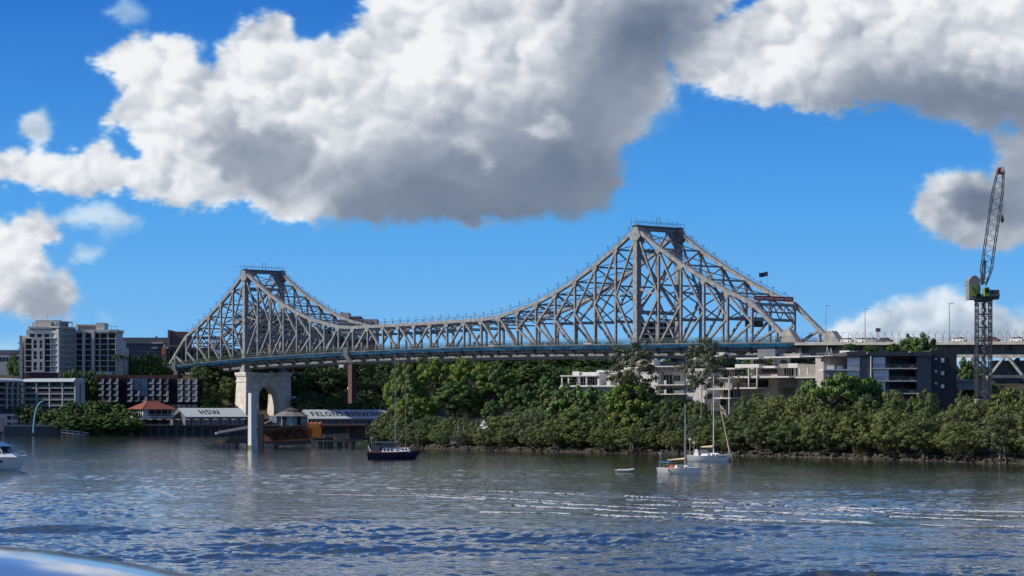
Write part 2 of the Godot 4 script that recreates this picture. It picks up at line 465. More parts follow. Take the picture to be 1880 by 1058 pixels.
func build_setting() -> void:
	# ground: one sheet, finer where it can be seen
	var xs := []
	var ds := []
	var x := -900.0
	while x <= 900.0:
		xs.append(x)
		x += 5.0 if absf(x) < 300.0 else 30.0
	xs.push_front(-3000.0); xs.push_front(-9000.0); xs.append(3000.0); xs.append(9000.0)
	var d := 360.0
	while d < 1200.0:
		ds.append(d)
		d += 4.0
	for q in [1240, 1300, 1400, 1600, 2000, 3000, 5000, 9000]: ds.append(float(q))
	var pts := []
	for q in ds:
		for r in xs: pts.append(Vector3(r, land(r, q) + nz.get_noise_2d(r * 3.0, q * 3.0) * 0.5, -q))
	var b := MB.new()
	b.grid(pts, ds.size(), xs.size())
	tag(put(b, "ground", M.earth), "", "", "", "structure")
	# water: waves as geometry, finer near the viewer
	var wl := FastNoiseLite.new()
	wl.seed = 3; wl.noise_type = FastNoiseLite.TYPE_SIMPLEX_SMOOTH; wl.frequency = 1.0; wl.fractal_octaves = 2
	var rows := []
	d = 100.0
	while d < 1050.0:
		rows.append(d)
		d *= 1.0036
	rows.push_front(40.0); rows.push_front(-20.0); rows.push_front(-400.0)
	var cols := []
	for q in 480: cols.append(lerpf(-0.42, 0.42, q / 479.0))
	for q in [0.6, 1.0, 2.0]:
		cols.append(q); cols.push_front(-q)
	var wp := []
	wp.resize(rows.size() * cols.size())
	var k := 0
	for r in rows:
		for c in cols:
			var wx: float = c * maxf(r, 100.0)
			wp[k] = Vector3(wx, wave(wl, wx, r), -r)
			k += 1
	b = MB.new()
	b.grid(wp, rows.size(), cols.size())
	tag(put(b, "river_water", M.water), "", "", "", "structure")
	# stones and driftwood along the right-hand water line
	rng.seed = 404
	b = MB.new()
	for q in 1500:
		var sx := rng.randf_range(-46.0, 135.0)
		var sd := shore(sx) + rng.randfn(-0.6, 1.1)
		var sy := maxf(land(sx, sd) - 0.1, -0.15)
		var sz := rng.randf_range(0.12, 0.5) * (1.3 if sx > 55.0 else 0.9)
		b.col = Color(1, 1, 1) * rng.randf_range(0.4, 1.1)
		var bs := Basis.from_euler(Vector3(rng.randf(), rng.randf() * TAU, rng.randf()))
		b.loft(Transform3D(bs, Vector3(sx, sy, -sd)), Vector3(-sz, -sz * 0.5, -sz * 0.8), Vector3(sz * 0.9, sz * 0.55, sz * 0.7), Vector3(-sz * 0.6, 0, -sz * 0.5), Vector3(sz * 0.5, 0, sz * 0.4))
	tag(put(b, "shore_stones", M.stone), "dark stones strewn along the right hand water line", "stones", "", "stuff")
	# foam left behind by a boat, in broken lines
	b = MB.new()
	rng.seed = 77
	for line in [[640, 901, 1100, 925, 1900, 950, 0.7], [760, 911, 1250, 936, 1900, 958, 1.0], [930, 928, 1350, 950, 1900, 968, 1.15], [880, 940, 1400, 955, 1900, 972, 0.6], [480, 905, 760, 912, 980, 920, 0.3], [1150, 918, 1500, 932, 1900, 942, 0.5], [700, 896, 1000, 906, 1400, 922, 0.4]]:
		for q in int(2600 * line[6]):
			var t := rng.randf()
			var px: float = lerpf(line[0], line[4], t)
			var u := clampf((px - line[0]) / (line[2] - line[0]), 0, 1)
			var py: float = lerpf(line[1], line[3], u) if px < line[2] else lerpf(line[3], line[5], (px - line[2]) / (line[4] - line[2]))
			var dd := F * HC / (py - YH)
			var fx := gx(px, dd)
			if wl.get_noise_2d(fx * 0.09 + line[6] * 50.0, dd * 0.02) < -0.26: continue
			dd += rng.randfn(0.0, 0.6) + wl.get_noise_2d(fx * 0.05, line[6] * 9.0) * 2.2
			var s := rng.randf_range(0.05, 0.26)
			var z := rng.randf_range(0.06, 0.22)
			var cpts := []
			for g in 6: cpts.append(Vector2(cos(TAU * g / 6) * s * rng.randf_range(0.7, 1.8), sin(TAU * g / 6) * z * rng.randf_range(0.6, 1.2)))
			for g in range(1, 5):
				var tr := []
				for o in [0, g, g + 1]:
					var w: Vector2 = cpts[o]
					tr.append(Vector3(fx + w.x, wave(wl, fx + w.x, dd - w.y) + 0.035, -(dd - w.y)))
				b.tri(tr[0], tr[2], tr[1])
	for q in b.n.size(): b.n[q] = Vector3.UP if b.n[q].y > 0 else -Vector3.UP
	tag(put(b, "wake_foam", M.foam), "broken white lines of boat wake foam on the river", "foam", "", "stuff")

func wave(wl: FastNoiseLite, x: float, d: float) -> float:
	if d < 90.0 or absf(x) > 0.45 * maxf(d, 100.0): return 0.0
	var fade := 1.0 - smoothstep(220.0, 600.0, d) * 0.72
	# swell of a passed boat, crests nearly across the view
	var near := 1.0 - smoothstep(195.0, 240.0, d - x * 0.12)
	var band := sin((d + x * 0.22 + 5.0 * wl.get_noise_2d(x * 0.02, d * 0.02)) * 0.33) * 0.34 * maxf(0.42 + wl.get_noise_2d(x * 0.03 + 40.0, d * 0.035), 0.0) * near
	var single := 0.2 * exp(-pow((d - 222.0 - x * 0.42 - 3.0 * wl.get_noise_2d(x * 0.04, 7.0)) / 2.4, 2.0)) * (0.55 + wl.get_noise_2d(x * 0.05 + 9.0, 3.0))
	var chop := wl.get_noise_2d(x * 0.14, d * 0.24) * 0.10 + wl.get_noise_2d(x * 0.45 + 70.0, d * 0.7) * 0.075
	var gust := 0.55 + 0.9 * clampf(wl.get_noise_2d(x * 0.012, d * 0.009 + 30.0) + 0.45, 0.0, 1.0)
	gust *= 0.62 + 0.62 * clampf(0.55 + 1.3 * wl.get_noise_2d(x * 0.022 + 11.0, d * 0.035), 0.0, 1.3)
	return (band + single + chop * gust * (1.35 - 0.35 * smoothstep(180.0, 320.0, d))) * fade

# ---------------------------------------------------------------- the steel bridge
const PANEL := 11.733
const WIDE := 19.0
var BO := Vector3(-122.4, 0, -945.0)
var BU := Vector3(0.5895, 0, 0.808)
var BN := Vector3(0.808, 0, -0.5895)

func tabled(t: Array, k: float) -> float:
	for q in t.size() - 1:
		if k <= t[q + 1][0]:
			var u: float = clampf((k - t[q][0]) / (t[q + 1][0] - t[q][0]), 0.0, 1.0)
			return lerpf(t[q][1], t[q + 1][1], u)
	return t[t.size() - 1][1]

func deck(k: float) -> float:
	var v := 0.0
	for o in [-2.0, -1.0, 0.0, 1.0, 2.0]: v += tabled([[-20, 26.0], [-7, 31.6], [0, 34.7], [6, 35.5], [12, 35.7], [18, 35.2], [24, 34.1], [31, 32.6], [41, 29.9], [60, 26.0]], k + o) * 0.2
	return v

func topchord(k: float) -> float:
	var a := absf(k - 12.0)     # panels from the middle of the river
	return tabled([[0, 45.9], [4, 46.0], [5, 46.7], [6, 48.7], [7, 50.8], [8, 54.1], [9, 58.1], [10, 62.8], [11, 68.3], [12, 74.4], [13, 67.2], [14, 61.0], [15, 55.5], [16, 50.5], [17, 46.4], [18, 37.6], [19, 29.0]], a)

func bp(k: float, across: float, y: float) -> Vector3:
	return BO + BU * (k * PANEL) + BN * across + Vector3.UP * y

func build_bridge() -> void:
	var br := thing("steel_bridge", "grey steel cantilever truss bridge spanning the river with two peaks", "bridge", bp(12, WIDE / 2, 0))
	var st: Material = M.steel
	for side in 2:
		var o := WIDE * side
		var s2: Material = M.steel
		for k in range(-7, 31):
			# top chord and sloping ends
			var wide := 1.35 if k >= -5 and k < 29 else 1.3
			beam(br, "top_chord", s2, bp(k, o, topchord(k)), bp(k + 1, o, topchord(k + 1)), wide, 1.25)
			beam(br, "bottom_chord", M.steel, bp(k, o, deck(k) - 1.9), bp(k + 1, o, deck(k + 1) - 1.9), 0.9, 1.3)
		for k in range(-6, 31):
			var lo := bp(k, o, deck(k) - 1.6)
			var hi := bp(k, o, topchord(k))
			if k == 0 or k == 24:
				var b := MB.new()
				b.bar(bp(k, o, 28.4), bp(k, o, topchord(k) + 0.6), 2.2, 2.0, BN)
				b.bar(bp(k, o, deck(k) - 3.0), bp(k, o, deck(k) + 3.2), 2.7, 2.4, BN)
				put(b, "tower_post", s2, br)
				# riveted gusset at the peak
				b = MB.new()
				b.prism(Transform3D(Basis(BU, Vector3.UP, BU.cross(Vector3.UP)), bp(k, o, topchord(k))), PackedVector2Array([Vector2(-3.0, -2.6), Vector2(-1.6, -4.0), Vector2(1.6, -4.0), Vector2(3.0, -2.6), Vector2(1.5, 0.6), Vector2(0.8, 1.2), Vector2(-0.8, 1.2), Vector2(-1.5, 0.6)]), -1.15, 1.15)
				put(b, "gusset_plate", s2, br)
				continue
			beam(br, "vertical_post", s2, lo, hi, 0.72, 0.8, BN)
			var a := absi(k - 12)
			var inward := 1 if k < 0 or (k > 12 and k < 24) else -1     # towards the near tower
			if k > 24: inward = -1
			if k >= 0 and k <= 12: inward = -1
			if a >= 6 and a <= 17 and a != 12:
				var mid := lerpf(deck(k), topchord(k), 0.5)
				beam(br, "diagonal_brace", s2, bp(k, o, mid), bp(k + inward, o, topchord(k + inward) - 1.0), 0.62, 0.7, BN)
				beam(br, "diagonal_brace", s2, bp(k, o, mid), bp(k + inward, o, deck(k + inward) - 0.6), 0.68, 0.75, BN)
			elif a == 18:
				beam(br, "diagonal_brace", s2, hi, bp(k + inward, o, deck(k + inward) - 0.6), 0.75, 0.85, BN)
			elif a == 3 or a == 4 or a == 5:
				beam(br, "diagonal_brace", s2, hi, bp(k + inward, o, deck(k + inward) - 0.6), 0.8, 0.9, BN)
			if a <= 3 and a > 0:
				var dirn := 1 if k < 12 else -1
				beam(br, "diagonal_brace", s2, hi, bp(k + dirn, o, deck(k + dirn) - 0.6), 0.7, 0.8, BN)
		# joint plates where members meet
		for k in range(-5, 30):
			if k == 0 or k == 24: continue
			var b := MB.new()
			b.prism(Transform3D(Basis(BU, Vector3.UP, BU.cross(Vector3.UP)), bp(k, o, topchord(k) - 0.7)), PackedVector2Array([Vector2(-1.5, 0.5), Vector2(-1.3, -0.5), Vector2(-0.5, -1.5), Vector2(0.5, -1.5), Vector2(1.3, -0.5), Vector2(1.5, 0.5)]), -0.62, 0.62)
			put(b, "joint_plate", s2, br)
	# bracing between the two trusses
	for k in range(-5, 30):
		var y := topchord(k)
		var dk := deck(k)
		if k != 0 and k != 24:
			beam(br, "top_strut", M.steel, bp(k, 0.8, y - 0.4), bp(k, WIDE - 0.8, y - 0.4), 0.5, 0.6)
			if y - dk > 14.0:
				var low := dk + 8.5
				var n := 2 if y - dk > 27.0 else 1
				for q in n:
					var y0 := lerpf(low, y - 0.8, float(q) / n)
					var y1 := lerpf(low, y - 0.8, float(q + 1) / n)
					beam(br, "sway_strut", M.steel, bp(k, 0.5, y0), bp(k, WIDE - 0.5, y0), 0.45, 0.55)
					beam(br, "sway_brace", M.steel, bp(k, 0.5, y0), bp(k, WIDE - 0.5, y1), 0.36, 0.42)
					beam(br, "sway_brace", M.steel, bp(k, 0.5, y1), bp(k, WIDE - 0.5, y0), 0.36, 0.42)
			else:
				beam(br, "sway_strut", M.steel, bp(k, 0.5, y - 3.0), bp(k, WIDE - 0.5, y - 3.0), 0.4, 0.5)
				for q in 4:
					beam(br, "sway_brace", M.steel, bp(k, 0.5 + 4.5 * q, y - (3.0 if q % 2 == 0 else 0.4)), bp(k, 0.5 + 4.5 * (q + 1), y - (0.4 if q % 2 == 0 else 3.0)), 0.26, 0.3)
		if k < 29:
			var y2 := topchord(k + 1)
			beam(br, "top_lateral_brace", M.steel, bp(k, 0.6, y - 0.5), bp(k + 1, WIDE - 0.6, y2 - 0.5), 0.26, 0.3)
			beam(br, "top_lateral_brace", M.steel, bp(k, WIDE - 0.6, y - 0.5), bp(k + 1, 0.6, y2 - 0.5), 0.26, 0.3)
	for k in [0, 24]:
		var y := topchord(k)
		for h in [[0.2, 1.5], [-7.5, 1.2], [-29.0, 1.3]]:
			beam(br, "portal_beam", M.steel, bp(k, 0.9, y + h[0]), bp(k, WIDE - 0.9, y + h[0]), 1.2, h[1])
		for q in 4:
			beam(br, "portal_brace", M.steel, bp(k, 0.9 + 4.3 * q, y - (7.2 if q % 2 == 0 else 0.4)), bp(k, 0.9 + 4.3 * (q + 1), y - (0.4 if q % 2 == 0 else 7.2)), 0.5, 0.6)
		beam(br, "portal_brace", M.steel, bp(k, 0.9, y - 28.5), bp(k, WIDE - 0.9, y - 8.0), 0.8, 0.9)
		beam(br, "portal_brace", M.steel, bp(k, WIDE - 0.9, y - 28.5), bp(k, 0.9, y - 8.0), 0.8, 0.9)
		for s in [-1.0, 1.0]:
			for o in [0.0, WIDE]:
				beam(br, "tower_strut", M.steel, bp(k, o, deck(k) + 19.6), bp(k + s, o, deck(k + s) + 17.0), 0.3, 0.5)
		for s in [[0.0, 1], [WIDE, -1]]:
			var b := MB.new()
			b.prism(Transform3D(Basis(BN, Vector3.UP, BN.cross(Vector3.UP)), bp(k, s[0], y)), PackedVector2Array([Vector2(0.9 * s[1], -0.4), Vector2(4.6 * s[1], -0.5), Vector2(0.9 * s[1], -6.5)]), -0.3, 0.3)
			put(b, "portal_plate", M.steel, br)
	for k in [-5, 29]:
		# end portals, with a frame above the road
		for h in [0.0, -5.0]:
			beam(br, "portal_beam", M.steel, bp(k, 0.9, topchord(k) + h - 0.5), bp(k, WIDE - 0.9, topchord(k) + h - 0.5), 0.8, 0.9)
		for q in 6:
			beam(br, "portal_brace", M.steel, bp(k, 0.9 + 2.86 * q, topchord(k) - (5.4 if q % 2 == 0 else 0.6)), bp(k, 0.9 + 2.86 * (q + 1), topchord(k) - (0.6 if q % 2 == 0 else 5.4)), 0.3, 0.35)
	# walkway with hand rails on the top chords
	var b := MB.new()
	for o in [0.0, WIDE]:
		for k in range(-5, 29):
			var a0 := bp(k, o, topchord(k) + 0.75)
			var a1 := bp(k + 1, o, topchord(k + 1) + 0.75)
			for s in [-0.55, 0.55]:
				b.bar(a0 + BN * s + Vector3.UP * 1.05, a1 + BN * s + Vector3.UP * 1.05, 0.07, 0.07)
				for q in 4:
					var p: Vector3 = a0.lerp(a1, q / 4.0) + BN * s
					b.bar(p, p + Vector3.UP * 1.1, 0.09, 0.09)
			for q in 2:
				var p: Vector3 = a0.lerp(a1, q / 2.0 + 0.2) - BN * 0.6
				b.bar(p, p + Vector3.UP * 1.9 - BN * 0.3, 0.10, 0.10)
				b.bar(p + Vector3.UP * 1.9 - BN * 0.7, p + Vector3.UP * 1.9 + BN * 0.3, 0.22, 0.18)
	tag(put(b, "chord_handrail", M.rail_dark, br), "", "", "", "stuff")
	b = MB.new()
	for k in [0, 24]:
		for s in [-1.4, 1.4]:
			b.bar(bp(k, -1.5, topchord(k) + 2.6) + BU * s, bp(k, WIDE + 1.5, topchord(k) + 2.6) + BU * s, 0.08, 0.08)
			for q in 15:
				var p: Vector3 = bp(k, -1.5 + q * (WIDE + 3.0) / 14.0, topchord(k) + 1.2) + BU * s
				b.bar(p, p + Vector3.UP * (1.5 if q % 3 else 2.3), 0.12, 0.12)
		b.box(Transform3D(Basis(BN, Vector3.UP, BN.cross(Vector3.UP)), bp(k, 0, topchord(k) + 1.05)), Vector3(-1.6, 0, -1.5), Vector3(WIDE + 1.6, 0.2, 1.5))
		for q in [9.0, 10.6]:
			b.bar(bp(k, q, topchord(k) + 1.2), bp(k, q, topchord(k) + 4.4), 0.14, 0.14)
		b.bar(bp(k, 9.0, topchord(k) + 4.4), bp(k, 10.6, topchord(k) + 4.4), 0.14, 0.14)
	put(b, "lookout_platform", M.rail_dark, br)
	# deck: road slab, footways outside the trusses, cross girders, stringers
	for k in range(-8, 31):
		var fr := func(kk: float, a: float, y: float) -> Vector3: return bp(kk, a, deck(kk) + y)
		b = MB.new()
		for lay in [[0.9, WIDE - 0.9, -0.35, 0.0], [-3.6, -0.9, -0.1, 0.12], [WIDE + 0.9, WIDE + 3.6, -0.1, 0.12]]:
			var p: Array = []
			for e in [[k, lay[0]], [k + 1, lay[0]], [k + 1, lay[1]], [k, lay[1]]]:
				for y in [lay[2], lay[3]]: p.append(fr.call(e[0], e[1], y))
			b.quad(p[1], p[3], p[5], p[7]); b.quad(p[6], p[4], p[2], p[0]); b.quad(p[0], p[2], p[3], p[1]); b.quad(p[4], p[6], p[7], p[5])
		put(b, "deck_slab", M.concrete_dark, br)
		beam(br, "cross_girder", M.steel, fr.call(k, -0.5, -1.9), fr.call(k, WIDE + 0.5, -1.9), 0.5, 2.3)
		for o in [4.2, WIDE - 4.2]:
			beam(br, "floor_girder", M.steel, fr.call(k, o, -3.3), fr.call(k + 1, o, -3.3), 0.5, 2.9)
		for o in [5.0, 9.5, 14.0]:
			beam(br, "stringer", M.steel, fr.call(k, o, -1.0), fr.call(k + 1, o, -1.0), 0.4, 1.1)
		for o in [[-0.4, -3.5], [WIDE + 0.4, WIDE + 3.5]]:
			b = MB.new()
			var t := Transform3D(Basis(BN, Vector3.UP, BN.cross(Vector3.UP)), fr.call(k, 0, 0))
			b.prism(t, PackedVector2Array([Vector2(o[0], -0.15), Vector2(o[1], -0.15), Vector2(o[1], -0.5), Vector2(o[0], -3.0)]), -0.18, 0.18)
			b.box(t * Transform3D(Basis(), Vector3(o[0] - signf(o[0]) * 0.1 if o[0] < 0 else o[0], -3.6, 0)), Vector3(-0.5, 0.2, -0.4), Vector3(0.5, 0.9, 0.4))
			put(b, "footway_bracket", M.steel, br)
	# fences of both footways: posts, rails and close pickets
	for o in [-3.5, -0.95, WIDE + 0.95, WIDE + 3.5]:
		for k in range(-8, 31):
			var y := 1.9 if o < -3 or o > WIDE + 3 else 1.2
			b = MB.new()
			var e0 := bp(k, o, deck(k) + 0.12)
			var e1 := bp(k + 1, o, deck(k + 1) + 0.12)
			b.bar(e0 + Vector3.UP * y, e1 + Vector3.UP * y, 0.14, 0.12)
			b.bar(e0 + Vector3.UP * 0.12, e1 + Vector3.UP * 0.12, 0.08, 0.08)
			var n := 34
			for q in n:
				var p: Vector3 = e0.lerp(e1, q / float(n))
				b.bar(p, p + Vector3.UP * y, 0.05 if q % 5 else 0.14, 0.05)
			put(b, "footway_fence", M.rail_green, br)
	# blue sheeting hung below the near footway edge, in lengths that sag between ties
	rng.seed = 21
	for k in range(-8, 31):
		b = MB.new()
		var pts := []
		var m := 9
		for r in 4:
			for q in m:
				var kk := k + q / float(m - 1)
				var sag := 0.0 if r == 0 else (0.22 * sin(PI * fmod(q * 0.5, 1.0)) + nz.get_noise_2d(kk * 90.0, r * 20.0) * 0.25) * r / 3.0
				var across := -3.72 + r * 0.28 - nz.get_noise_2d(kk * 130.0 + 50.0, r * 30.0) * 0.35
				pts.append(bp(kk, across, deck(kk) - 0.05 - r * 0.42 - sag))
		pts.reverse()
		b.grid(pts, 4, m)
		put(b, "blue_sheeting", M.tarp, br)
	# maintenance travellers wrapped round the edge of the deck
	for k in [-5.6, 7.9]:
		b = MB.new()
		for s in 6:
			var p: Vector3 = bp(k + s * 0.06, -4.3, deck(k) + 1.6)
			b.bar(p, p - Vector3.UP * 2.6, 0.16, 0.16)
			b.bar(p - Vector3.UP * 2.6, p - Vector3.UP * 5.6 + BN * 2.2, 0.16, 0.16)
		for s in 9:
			var u := s / 8.0
			var c0: Vector3 = bp(k, -4.3, deck(k) + 1.6 - minf(u * 6.0, 2.6)) if u < 0.45 else bp(k, -4.3 + (u - 0.45) * 4.0, deck(k) - 1.0 - (u - 0.45) * 5.4)
			b.bar(c0, c0 + BU * 3.6, 0.14, 0.14)
			b.bar(c0, c0 + BU * 3.6 - Vector3.UP * 0.6 + BN * 0.2, 0.1, 0.1)
		b.box(Transform3D(Basis(BN, Vector3.UP, BN.cross(Vector3.UP)), bp(k, -3.0, deck(k) - 5.0)), Vector3(-1.2, -1.4, -3.6), Vector3(1.4, -0.2, 0.2))
		put(b, "maintenance_cradle", M.galv, br)
	# bearings under the towers
	for k in [0, 24]:
		for o in [0.0, WIDE]:
			b = MB.new()
			var t := Transform3D(Basis(BU, Vector3.UP, BU.cross(Vector3.UP)), bp(k, o, 28.4))
			b.loft(t, Vector3(-2.2, 0, -2.0), Vector3(2.2, 3.2, 2.0), Vector3(-1.3, 0, -1.2), Vector3(1.3, 0, 1.2))
			put(b, "tower_bearing", M.steel, br)
	for k in [0, 24]: build_pier(k)
	# banner and flag on the far end of the bridge, road sign inside
	var bn := thing("red_banner", "red banner with pale lettering slung between the bridge trusses", "banner", bp(29, 9, topchord(29) + 1.6))
	b = MB.new()
	b.bar(bp(29, 0.9, topchord(29) + 1.5), bp(29, WIDE - 0.6, topchord(29) + 1.5), 0.12, 1.55)
	put(b, "banner_cloth", M.red, bn)
	b = MB.new()
	rng.seed = 5
	for q in 26:
		var a := 1.6 + q * 0.62
		if q in [6, 13, 20]: continue
		b.bar(bp(29.008, a, topchord(29) + 1.5), bp(29.008, a + 0.36, topchord(29) + 1.5), 0.04, 0.5)
	tag(put(b, "banner_lettering", M.white_matt, bn), "", "", "", "stuff")
	var fl := thing("flag", "dark blue flag on a pole above the bridge's far truss", "flag", bp(27.9, WIDE, topchord(27.9) + 0.8))
	b = MB.new()
	var f0 := bp(27.9, WIDE, topchord(27.9) + 0.8)
	b.tube(f0, f0 + Vector3.UP * 6.2, 0.09, 0.07)
	put(b, "flag_pole", M.galv, fl)
	var fp := []
	for r in 3:
		for q in 8: fp.append(f0 + Vector3(-q * 0.42, 6.0 - r * 0.75 + 0.1 * sin(q * 1.1) - q * 0.06, 0.16 * sin(q * 1.5)))
	b = MB.new()
	b.grid(fp, 3, 8)
	put(b, "flag_cloth", M.navy_cloth, fl)
	var sg := thing("road_sign", "dark green overhead road sign hung inside the bridge truss", "sign", bp(28.2, 9, deck(28.2) + 6))
	beam(sg, "sign_panel", M.sign_green, bp(28.2, 5.6, deck(28.2) + 7.0), bp(28.2, 13.6, deck(28.2) + 7.0), 0.2, 2.6)
	beam(sg, "sign_hanger", M.steel, bp(28.2, 1.0, deck(28.2) + 8.8), bp(28.2, WIDE - 1.0, deck(28.2) + 8.8), 0.3, 0.4)
	# tall brick-red lift column under the traveller
	var cl := thing("steel_column", "slender rust red steel column hanging below the bridge deck", "column", bp(8.1, -2.6, 14))
	var t2 := Transform3D(Basis(BU, Vector3.UP, BU.cross(Vector3.UP)), bp(8.1, -2.6, 0))
	lb(cl, "column_shaft", M.rust, t2, -0.6, 2.4, 14.0, deck(8) - 5.2, -1.9, 0.3)
	for q in 7: lb(cl, "column_band", M.rust_dark, t2, -0.66, 2.46, 15.0 + q * 2.2, 15.3 + q * 2.2, -1.96, 0.36)
	lb(cl, "column_lamp", M.white_matt, t2, -1.2, -0.6, 20.0, 20.8, -0.6, 0.2)

func build_pier(k: int) -> void:
	var label := "tall white concrete pier with an arched opening under the far end" if k == 0 else "white concrete bridge pier hidden behind trees and houses"
	var base := 3.0
	var pr := thing("bridge_pier", label, "pier", bp(k, WIDE / 2, base))
	var t := Transform3D(Basis(BN, Vector3.UP, BN.cross(Vector3.UP)), bp(k, 0, 0))   # x across, z along -BU or BU
	var b := MB.new()
	var poly := PackedVector2Array([Vector2(1.5, base), Vector2(1.5, 26.6), Vector2(17.5, 26.6), Vector2(17.5, base), Vector2(14.2, base), Vector2(14.2, 17.0)])
	for q in range(1, 16):
		var a := PI * q / 16.0
		poly.append(Vector2(9.5 + 4.7 * cos(a), 17.0 + 5.3 * sin(a)))
	poly.append(Vector2(4.8, 17.0))
	poly.append(Vector2(4.8, base))
	b.prism(t, poly, -4.0, 4.0)
	put(b, "arch_wall", M.pier, pr)
	for s in [[-2.2, 4.0], [15.0, 21.2]]:
		b = MB.new()
		b.loft(t, Vector3(s[0] - 0.9, base, -5.6), Vector3(s[1] + 0.5, 24.0, 5.6), Vector3(s[0], 0, -4.6), Vector3(s[1], 0, 4.6))
		put(b, "leg", M.pier, pr)
		for h in [[24.0, 24.45, 0.3], [26.6, 27.3, 0.35], [27.3, 28.4, 0.6]]:
			b = MB.new()
			b.box(t, Vector3(s[0] - h[2], h[0], -4.6 - h[2]), Vector3(s[1] + h[2], h[1], 4.6 + h[2]))
			put(b, "cap_moulding", M.pier, pr)
		lb(pr, "capital_block", M.pier, t, s[0] + 0.02, s[1] - 0.02, 24.45, 26.6, -4.58, 4.58)
	lb(pr, "cap_beam", M.pier, t, 4.7, 14.3, 26.6, 28.2, -4.2, 4.2)

# ---------------------------------------------------------------- plants
var kinds := {}

func leaf(b: MB, p: Vector3, nrm: Vector3, s: float, col: Color, soft: Vector3) -> void:
	var x := nrm.cross(Vector3(rng.randf() - 0.5, rng.randf() - 0.5, rng.randf() - 0.5)).normalized()
	var y := nrm.cross(x)
	var k := b.v.size()
	b.v.append(p - x * s); b.v.append(p + y * s * 0.5 + nrm * s * 0.12); b.v.append(p + x * s); b.v.append(p - y * s * 0.5 + nrm * s * 0.12)
	var m := (nrm + soft * 0.55).normalized()
	for q in 4:
		b.n.append(m); b.c.append(col)
	b.ix.append_array(PackedInt32Array([k, k + 1, k + 2, k, k + 2, k + 3]))

func make_kind(called: String, seed_: int, o: Dictionary) -> void:
	# height 1 tree kinds are built at real size: h height, r crown radius, low start of the crown, n clumps, m leaves each, s leaf size
	rng.seed = seed_
	var h: float = o.h
	var r: float = o.r
	var low: float = o.low
	var cr := MB.new()
	var tk := MB.new()
	tk.col = Color(1, 1, 1)
	var base: Color = o.c
	var spots := []
	var tries := 0
	while spots.size() < o.n and tries < 4000:
		tries += 1
		var q := Vector3(rng.randf_range(-1, 1), rng.randf_range(-1, 1), rng.randf_range(-1, 1))
		var l := q.length()
		if l > 1.0 or l < o.get("hollow", 0.42): continue
		if q.y < -0.55 and rng.randf() < o.get("skirt", 0.5): continue
		var flat: float = 1.0 - o.get("taper", 0.3) * maxf(q.y, 0.0) * 0.5
		var p := Vector3(q.x * r * flat, lerpf(low, h, (q.y + 1.0) / 2.0), q.z * r * flat)
		p += Vector3(rng.randfn(0, 0.08), rng.randfn(0, 0.03), rng.randfn(0, 0.08)) * r
		spots.append([p, r * rng.randf_range(o.get("c0", 0.20), o.get("c1", 0.36)), q])
	var mid := Vector3(0, lerpf(low, h, 0.45), 0)
	for sp in spots:
		var hue := rng.randf_range(-1, 1)
		var cc := Color(base.r * (1.0 + 0.22 * hue), base.g * (1.0 + 0.12 * hue), base.b * (1.0 - 0.1 * hue)) * rng.randf_range(0.72, 1.2)
		var rad: float = sp[1]
		for q in int(o.m):
			var dv := Vector3(rng.randfn(), rng.randfn(), rng.randfn()).normalized()
			if dv.y < -0.35 and rng.randf() < 0.7: continue
			var off := dv * rad * pow(rng.randf(), 0.38) * rng.randf_range(0.9, 1.12)
			off.y *= o.get("squash", 0.72)
			var p: Vector3 = sp[0] + off
			if p.y < 0.25: continue
			var out: Vector3 = (dv + (sp[0] - mid).normalized() * 0.5).normalized()
			var nrm: Vector3 = (out + Vector3(rng.randfn(), rng.randfn() + 0.25, rng.randfn()) * 0.62).normalized()
			leaf(cr, p, nrm, o.s * rng.randf_range(0.65, 1.3), cc * rng.randf_range(0.7, 1.28), out)
	# trunk and limbs
	var stems: int = o.get("stems", 1)
	for st in stems:
		var a := TAU * st / stems + rng.randf()
		var foot := Vector3(cos(a), 0, sin(a)) * (0.0 if stems == 1 else r * 0.12)
		var fork := foot * 2.0 + Vector3(rng.randfn() * 0.04 * h, lerpf(low, h, 0.22) + (0.0 if stems == 1 else rng.randf() * 0.12 * h), rng.randfn() * 0.04 * h)
		var tr: float = o.get("t", 0.035) * h / sqrt(float(stems))
		tk.pipe([foot - Vector3.UP * 1.2, foot.lerp(fork, 0.5) + Vector3(rng.randfn(), 0, rng.randfn()) * 0.03 * r, fork], tr, tr * 0.7, 7)
		for q in spots.size():
			if q % stems != st or q > o.get("limbs", 26): continue
			var e: Vector3 = spots[q][0]
			var bend := fork.lerp(e, 0.5) + Vector3(rng.randfn(), rng.randfn(), rng.randfn()) * r * 0.07 - Vector3.UP * 0.05 * h
			tk.pipe([fork, bend, e], tr * 0.42, tr * 0.08, 5)
	kinds[called] = {"crown": cr.mesh(), "trunk": tk.mesh(), "h": h, "r": r}

